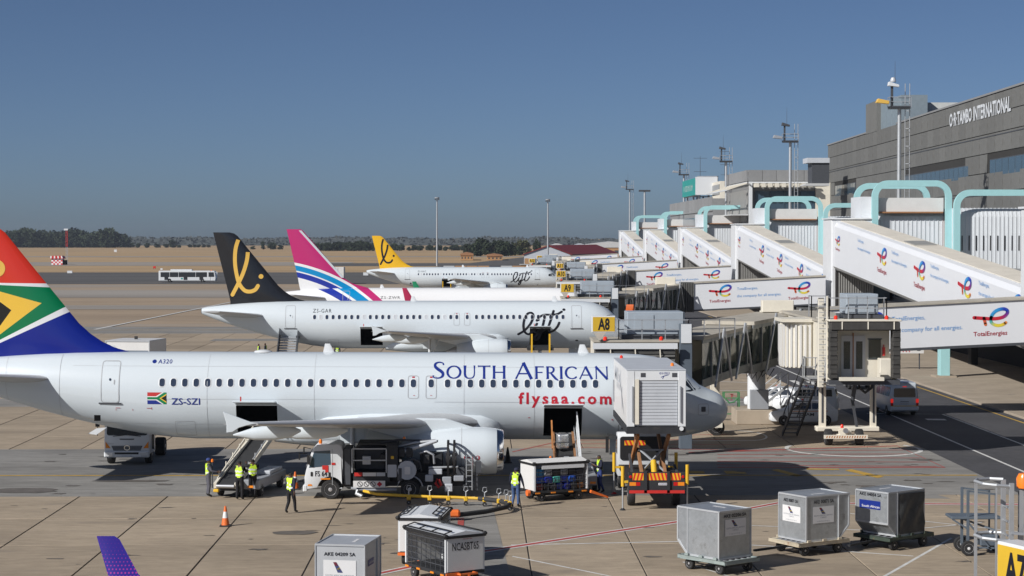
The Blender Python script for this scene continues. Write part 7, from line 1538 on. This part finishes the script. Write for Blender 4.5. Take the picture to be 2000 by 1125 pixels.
for k in range(8):
    m = MB(); z0, z1 = 1.9*k, 1.9*k+1.9
    for dx, dy in ((-.35,-.35),(.35,-.35),(.35,.35),(-.35,.35)): m.bar((dx,dy,z0),(dx,dy,z1),.07)
    m.bar((-.35,-.35,z0),(.35,-.35,z1),.05); m.bar((.35,-.35,z0),(-.35,-.35,z1),.05); m.build('lattice_section','red' if k > 3 else 'galvanised',am)
part('head','clean_white',am,(-1.2,.6,-.3,.3,15.2,15.9))
def box_small(name, label, cat, px, mt, w, h, loc): t = thing(name, label, cat, loc); part('panel',mt,t,(-w/2,w/2,0,.4,.3,h+.3),bev=.03); part('foot','dark_grey',t,(-w*.4,-w*.3,.05,.3,0,.3)); part('foot','dark_grey',t,(w*.3,w*.4,.05,.3,0,.3)); return t
box_small('taxiway_sign','white taxiway board on the dark tarmac left of the bus','sign',0,'clean_white',1.6,.8,(-131,640,0)); box_small('taxiway_sign','small red taxiway board on the grass left of the bus','sign',0,'red',1.0,.8,(-121,745,0)); box_small('taxiway_sign','small white taxiway board above the bus','sign',0,'clean_white',.8,.6,(-112,705,0)); box_small('taxiway_sign','white taxiway board right of the pink tail fin','sign',0,'clean_white',1.5,.9,(-34,600,0)); box_small('taxiway_sign','white cabinet far out on the grass left of centre','cabinet',0,'clean_white',2.2,2.0,(-300,1650,0))
lw_ = thing('box_truck', 'white box truck on the taxiway behind the pink tail fin', 'truck', (-35.6,505,0))
part('box_body','white_paint',lw_,(-1.4,1.6,-2.5,2.5,.9,4.2),bev=.05); part('cab','clean_white',lw_,(-3.0,-1.5,-1.2,1.2,.5,2.2),bev=.1); part('rear_door_seam','grey_paint',lw_,(.05,.12,-2.53,-2.51,1.0,4.1)); part('chassis','chassis',lw_,(-2.8,1.6,-1,1,.4,.85))
for x in (-2.3,1.0):
    for s_ in (-1,1): wheel(lw_,(x,s_*1.1,.42),.42,.3)
def pole(label, loc, h):
    t = thing('light_pole', label, 'light pole', loc, 0, 'tall apron light poles'); m = MB(); m.cyl((0,0,0),(0,0,h),.42,.26,n=10); m.build('pole','galvanised',t,smooth=40); m = MB(); m.lathe([(.3,0),(1.0,.1),(1.0,.5),(.3,.6)],(0,0,h-.3),(0,0,1),12); m.build('lamp_ring','grey_paint',t)
    for k in range(4): a = R(45+90*k); part('floodlight','dark_grey',t,(math.cos(a)*1.0-.25,math.cos(a)*1.0+.25,math.sin(a)*1.0-.25,math.sin(a)*1.0+.25,h-.9,h-.3))
pole('tall slim light pole standing behind the yellow tailed airliner', (-17.2,822,0), 28.2); pole('tall slim light pole in front of the red roofed hangar', (29.5,850,0), 28.0)
t = thing('light_pole', 'slim pole with flat head right of the farthest platform mast', 'light pole', (46,552,0)); m = MB(); m.cyl((0,0,0),(0,0,24.5),.32,.25,n=8); m.build('pole','galvanised',t); part('head','dark_grey',t,(-1.6,1.6,-.4,.4,24.4,24.9))
# hangar with the red roof
hg = thing('hangar', 'hangar with dark red pitched roof and orange brick end wall', 'hangar', (0,0,0))
HY = 890; hx0, hx1, hz, hr = 20.3, 41.0, 4.3, 8.0; SK = (27,95)
m = MB(); m.prism([(hx0,0),(hx1,0),(hx1,hz),(31.2,hr),(hx0,hz)],HY,HY+1,'xz'); m.build('end_wall','light_grey',hg)
for j in range(8): a = hx0+.2+2.7*j; part('brick_pier','brick_orange',hg,(a,a+2.4,HY-.12,HY-.01,0,2.6)) if j not in (1,2,5) else part('door','dark_grey',hg,(a,a+2.4,HY-.1,HY-.01,0,2.4))
m = MB(); pf = [(hx0-.8,hz-.25),(31.2,hr+.1),(hx1+.8,hz-.25),(hx1+.8,hz+.1),(31.2,hr+.5),(hx0-.8,hz+.1)]; m.loft([[(x+dx,HY-.6+dy,z) for x, z in pf] for dx, dy in ((0,0),SK)]); m.build('roof','roof_red',hg)
m = MB(); m.add([(hx1,HY,0),(hx1+SK[0],HY+SK[1],0),(hx1+SK[0],HY+SK[1],hz),(hx1,HY,hz)],[(0,1,2,3)]); m.build('side_wall','light_grey',hg)
for j in range(6): m = MB(); a, b = (j+.2)/6, (j+.8)/6; m.add([(hx1+SK[0]*t_+.1,HY+SK[1]*t_-.1,z) for t_, z in ((a,1.6),(b,1.6),(b,3.4),(a,3.4))],[(0,1,2,3)]); m.build('clerestory','dark_grey',hg)
def shed(label, x0, x1, y, z, mtw, mtr, cat='building'): t = thing('shed', label, cat); part('wall',mtw,t,(x0,x1,y,y+40,0,z*.6)); m = MB(); m.prism([(x0-.5,z*.6),(x1+.5,z*.6),(x1,z*.82),((x0+x1)/2,z),(x0,z*.82)],y-.5,y+40); m.build('roof',mtr,t); [part('window','dark_grey',t,(x0+(x1-x0)*(k+.25)/4,x0+(x1-x0)*(k+.7)/4,y-.06,y,z*.2,z*.42)) for k in range(4)]; return t
shed('white roofed shed behind the ridge of the red hangar',41,51,1150,8.6,'light_grey','roof_white'); shed('long orange walled shed with pale roof right of the red hangar',69,98,1250,9.6,'brick_orange','roof_white'); shed('pale grey shed with orange base just beyond the red hangar',62,72,1300,8.2,'brick_orange','light_grey')
for k, (x, w) in enumerate(((-9.5,6.5),(4.5,8))): shed(('brick hut with blue door on the dry grass right of the first light pole','longer low brick hut right of the one with the blue door')[k],x,x+w,1050,4.2-k*.8,'brick_orange','rust')
ps_ = thing('portable_store', 'low row of white and orange stores behind the yellow tailed airliner', 'container', (0,0,0))
for j in range(7): part('unit',('roof_white','brick_orange','brick_orange','brick_orange','dark_grey','roof_white','brick_orange')[j],ps_,(-11+3.6*j,-7.6+3.6*j,620,624,0,2.9))
sd = thing('guard_booth','small orange booth at the left end of the far boarding bridges','booth',(15.0,640,0)); part('wall','brick_orange',sd,(-1.6,1.6,0,3,0,3.0)); part('window','glass_dark',sd,(-1.2,-.2,-.05,0,1.0,2.4)); part('window','glass_dark',sd,(.2,1.2,-.05,0,1.0,2.4)); part('roof','roof_white',sd,(-1.9,1.9,-.3,3.3,3.0,3.2))
# ---- trees: crowns of many small leaf clumps on tapered trunks
mat('leaf_dark',(.030,.042,.022),.8,var=.45,scale=.9,rand=.25,spec=.2); mat('leaf_olive',(.07,.075,.035),.8,var=.4,scale=.9,rand=.25,spec=.2); mat('bark',(.06,.045,.035),.9,var=.3,scale=2)
def tree_mesh(seed, h, w, kind):
    r = random.Random(seed); tr = MB(); tr.cyl((0,0,0),(0,0,h*.55),.02*h,.01*h,n=7)
    cl = []
    for i in range(17 if kind != 'tall' else 14):
        if kind == 'tall': z = h*(.1+.85*i/14); rad = w*.5*(1.05-.75*i/14)
        else: z = h*r.uniform(.14,.88); rad = w*.5*math.sqrt(max(.08,1-((z/h-.45)/.52)**2))
        a = r.uniform(0,6.28); c = Vector((math.cos(a)*rad*r.uniform(.2,.85),math.sin(a)*rad*r.uniform(.2,.85),z)); cl.append((c, w*r.uniform(.16,.30)))
        tr.cyl((0,0,min(z*.7,h*.5)),c,.008*h,.003*h,n=5)
    m = MB()
    for c, s_ in cl:
        for k in range(46):
            d = Vector((r.gauss(0,1),r.gauss(0,1),r.gauss(0,.8))).normalized(); p = c+d*s_*r.uniform(.55,1.12); l = w*r.uniform(.04,.085); q = Euler((r.uniform(0,6.28),r.uniform(0,6.28),r.uniform(0,6.28))).to_matrix()
            m.add([p+q@Vector((-l,-l*.6,0)),p+q@Vector((l,-l*.6,l*.2)),p+q@Vector((l*.7,l*.7,0)),p+q@Vector((-l*.7,l*.6,-l*.2))],[(0,1,2,3)])
        m.add([c+Vector(v)*s_*.62 for v in ((1,0,0),(-1,0,0),(0,1,0),(0,-1,0),(0,0,1),(0,0,-1))],[(0,2,4),(2,1,4),(1,3,4),(3,0,4),(2,0,5),(1,2,5),(3,1,5),(0,3,5)])
    return tr, m
PROTO = {}
for kind, specs in (('round',[(1,1,1.0),(2,1,1.15),(3,1,.9)]),('tall',[(4,1,.6),(5,1,.5)])):
    for sd_, h, w in specs:
        tr, cr = tree_mesh(sd_, 10, 10*w, kind)
        a = tr.build('trunk','bark',None); b = cr.build('crown','leaf_dark',None); b2 = cr.build('crown','leaf_olive',None); PROTO[(kind,sd_)] = (a.data,b.data,b2.data)
        for o in (a,b,b2): bpy.data.objects.remove(o)
def tree(label, px, Y, h, kind='round', wide=1.0, olive=False, grp='trees along the far edge of the field'):
    ks = [k for k in PROTO if k[0] == kind]; k = random.choice(ks); X = (px-935)/3890*Y
    t = thing('tree', label, 'tree', (X,Y,0), random.uniform(0,6.28), grp); s_ = h/10; t.scale = (s_*wide,s_*wide,s_)
    link('trunk',PROTO[k][0],t); link('crown',PROTO[k][2 if olive else 1],t); return t
rt_ = random.Random(21)
for i in range(68):
    px = -12+i*4.05+rt_.uniform(-3,3); top = 452+3*math.sin(i*.3)+2*math.sin(i*.77)+(max(0,px-225)*.45); h = (483-top)*2550/3890*.94; tree('tall dark tree of the dense wood behind the chequered hut', px, 2560+rt_.uniform(-40,150), h*rt_.uniform(.9,1.08), 'round' if i % 3 else 'tall', 1.25, grp='trees of the dense wood')
for px, top, wd in ((272,475,1.2),(290,475,1.2),(309,476,2),(338,470,1.3),(325,477,1.6),(352,478,1.6)): tree(f'rounded dark tree in the short row right of the dense wood, about {px//10*10} along' if False else 'small rounded dark tree in the short row right of the dense wood', px, 2520+rt_.uniform(-30,30), (483-top)*.68, 'round', wd, grp='short row of small trees')
for px in range(372,416,9): tree('very small dark bush on the skyline left of the black fin', px, 2600, rt_.uniform(3,5), 'round', 1.8, grp='skyline bushes')
tree('tall pointed dark tree on the skyline right of the black fin', 514, 2100, 8.6, 'tall', 1.2); tree('bushy dark tree beside the tall pointed one right of the black fin', 531, 2110, 6.6, 'round', 1.3); tree('low dark tree left of the pink fin on the skyline', 548, 2110, 4.6, 'round', 1.6); tree('low dark bush between the two skyline trees and the black fin', 495, 2120, 3.2, 'round', 2)
for i in range(30):
    px = 592+i*4.8+rt_.uniform(-2,2); top = 475+rt_.uniform(-2,3)+(i*.03); tree('dark pine in the even row between the pink and yellow fins', px, 1850+rt_.uniform(-30,60), (490-top)*.476*1.05, 'tall' if i % 2 else 'round', 1.25, grp='even row of dark pines')
for i in range(18):
    px = 760+i*9.2+rt_.uniform(-4,4); tree('small dark bush on the skyline behind the yellow fin', px, 1900+rt_.uniform(-30,60), rt_.uniform(3.2,6.2), 'round', 1.5, grp='skyline bushes')
for i, (px, base, h) in enumerate(((915,500,7.5),(930,500,9),(942,501,10.2),(955,500,8),(968,502,9.6),(978,503,9.8),(988,503,8.5),(950,503,6.5),(935,502,5.5),(1000,503,5),(1012,500,6))):
    tree('leafy dark tree in the clump left of the red roofed hangar', px, 1330+rt_.uniform(-60,60), h*.98, 'round', 1.15, grp='clump by the hangar')
tree('pale olive tree at the right end of the clump by the hangar', 1014, 1420, 10, 'round', .9, True); tree('bare looking brown tree just left of the red hangar roof', 1026, 1450, 9.5, 'round', .95, True); tree('small dark tree peeping over the left slope of the red roof', 1048, 1500, 10, 'round', .7)
# the farthest wood reads as one mass
m = MB(); r = random.Random(4)
for i in range(16000):
    x = r.uniform(-1500,1700); h = 12.6+1.2*math.sin(x*.021)+1.0*math.sin(x*.053+1)+.8*math.sin(x*.13); z = r.uniform(0,1)**.7*max(2,h); y = 3300+r.uniform(0,120); l = r.uniform(1.2,2.8); q = Euler((r.uniform(0,6.28),r.uniform(0,6.28),0)).to_matrix()
    m.add([Vector((x,y,z))+q@Vector(v)*l for v in ((-1,-.6,0),(1,-.6,0),(.7,.7,0),(-.7,.7,0))],[(0,1,2,3)])
mat('leaf_hazed',(.075,.085,.085),.9,var=.3,scale=.05,coords='World',spec=.1)  # paler blue grey leaf colour with extra distance haze mixed in
xs_ = [-1500+8*i for i in range(401)]; tp = [max(5, 10.5+1.2*math.sin(x*.021)+1.0*math.sin(x*.053+1)+r.uniform(-1.2,1.2)) for x in xs_]
m.loft([[(x,3310,0),(x,3325,z),(x,3380,z),(x,3400,0)] for x, z in zip(xs_,tp)])
tag(m.build('distant_wood','leaf_hazed'),'thin dark line of distant woodland along the horizon','wood',kind='stuff')
# ------------------------------------------------------------------ winter haze over the field
m = MB(); m.box(-1700, 1900, -40, 3500, -1.2, 33.5)
hz_ = m.build('haze', [], None); tag(hz_, 'thin blue grey winter haze over the whole airfield', 'haze', kind='stuff')
hm = bpy.data.materials.new('haze'); hm.use_nodes = True; hm.node_tree.nodes.clear()
ho = hm.node_tree.nodes.new('ShaderNodeOutputMaterial'); hv = hm.node_tree.nodes.new('ShaderNodeVolumePrincipled')
hv.inputs['Color'].default_value = (.62,.70,.82,1); hv.inputs['Density'].default_value = .00008; hv.inputs['Anisotropy'].default_value = .2
hm.node_tree.links.new(hv.outputs[0], ho.inputs['Volume']); hz_.data.materials.append(hm)
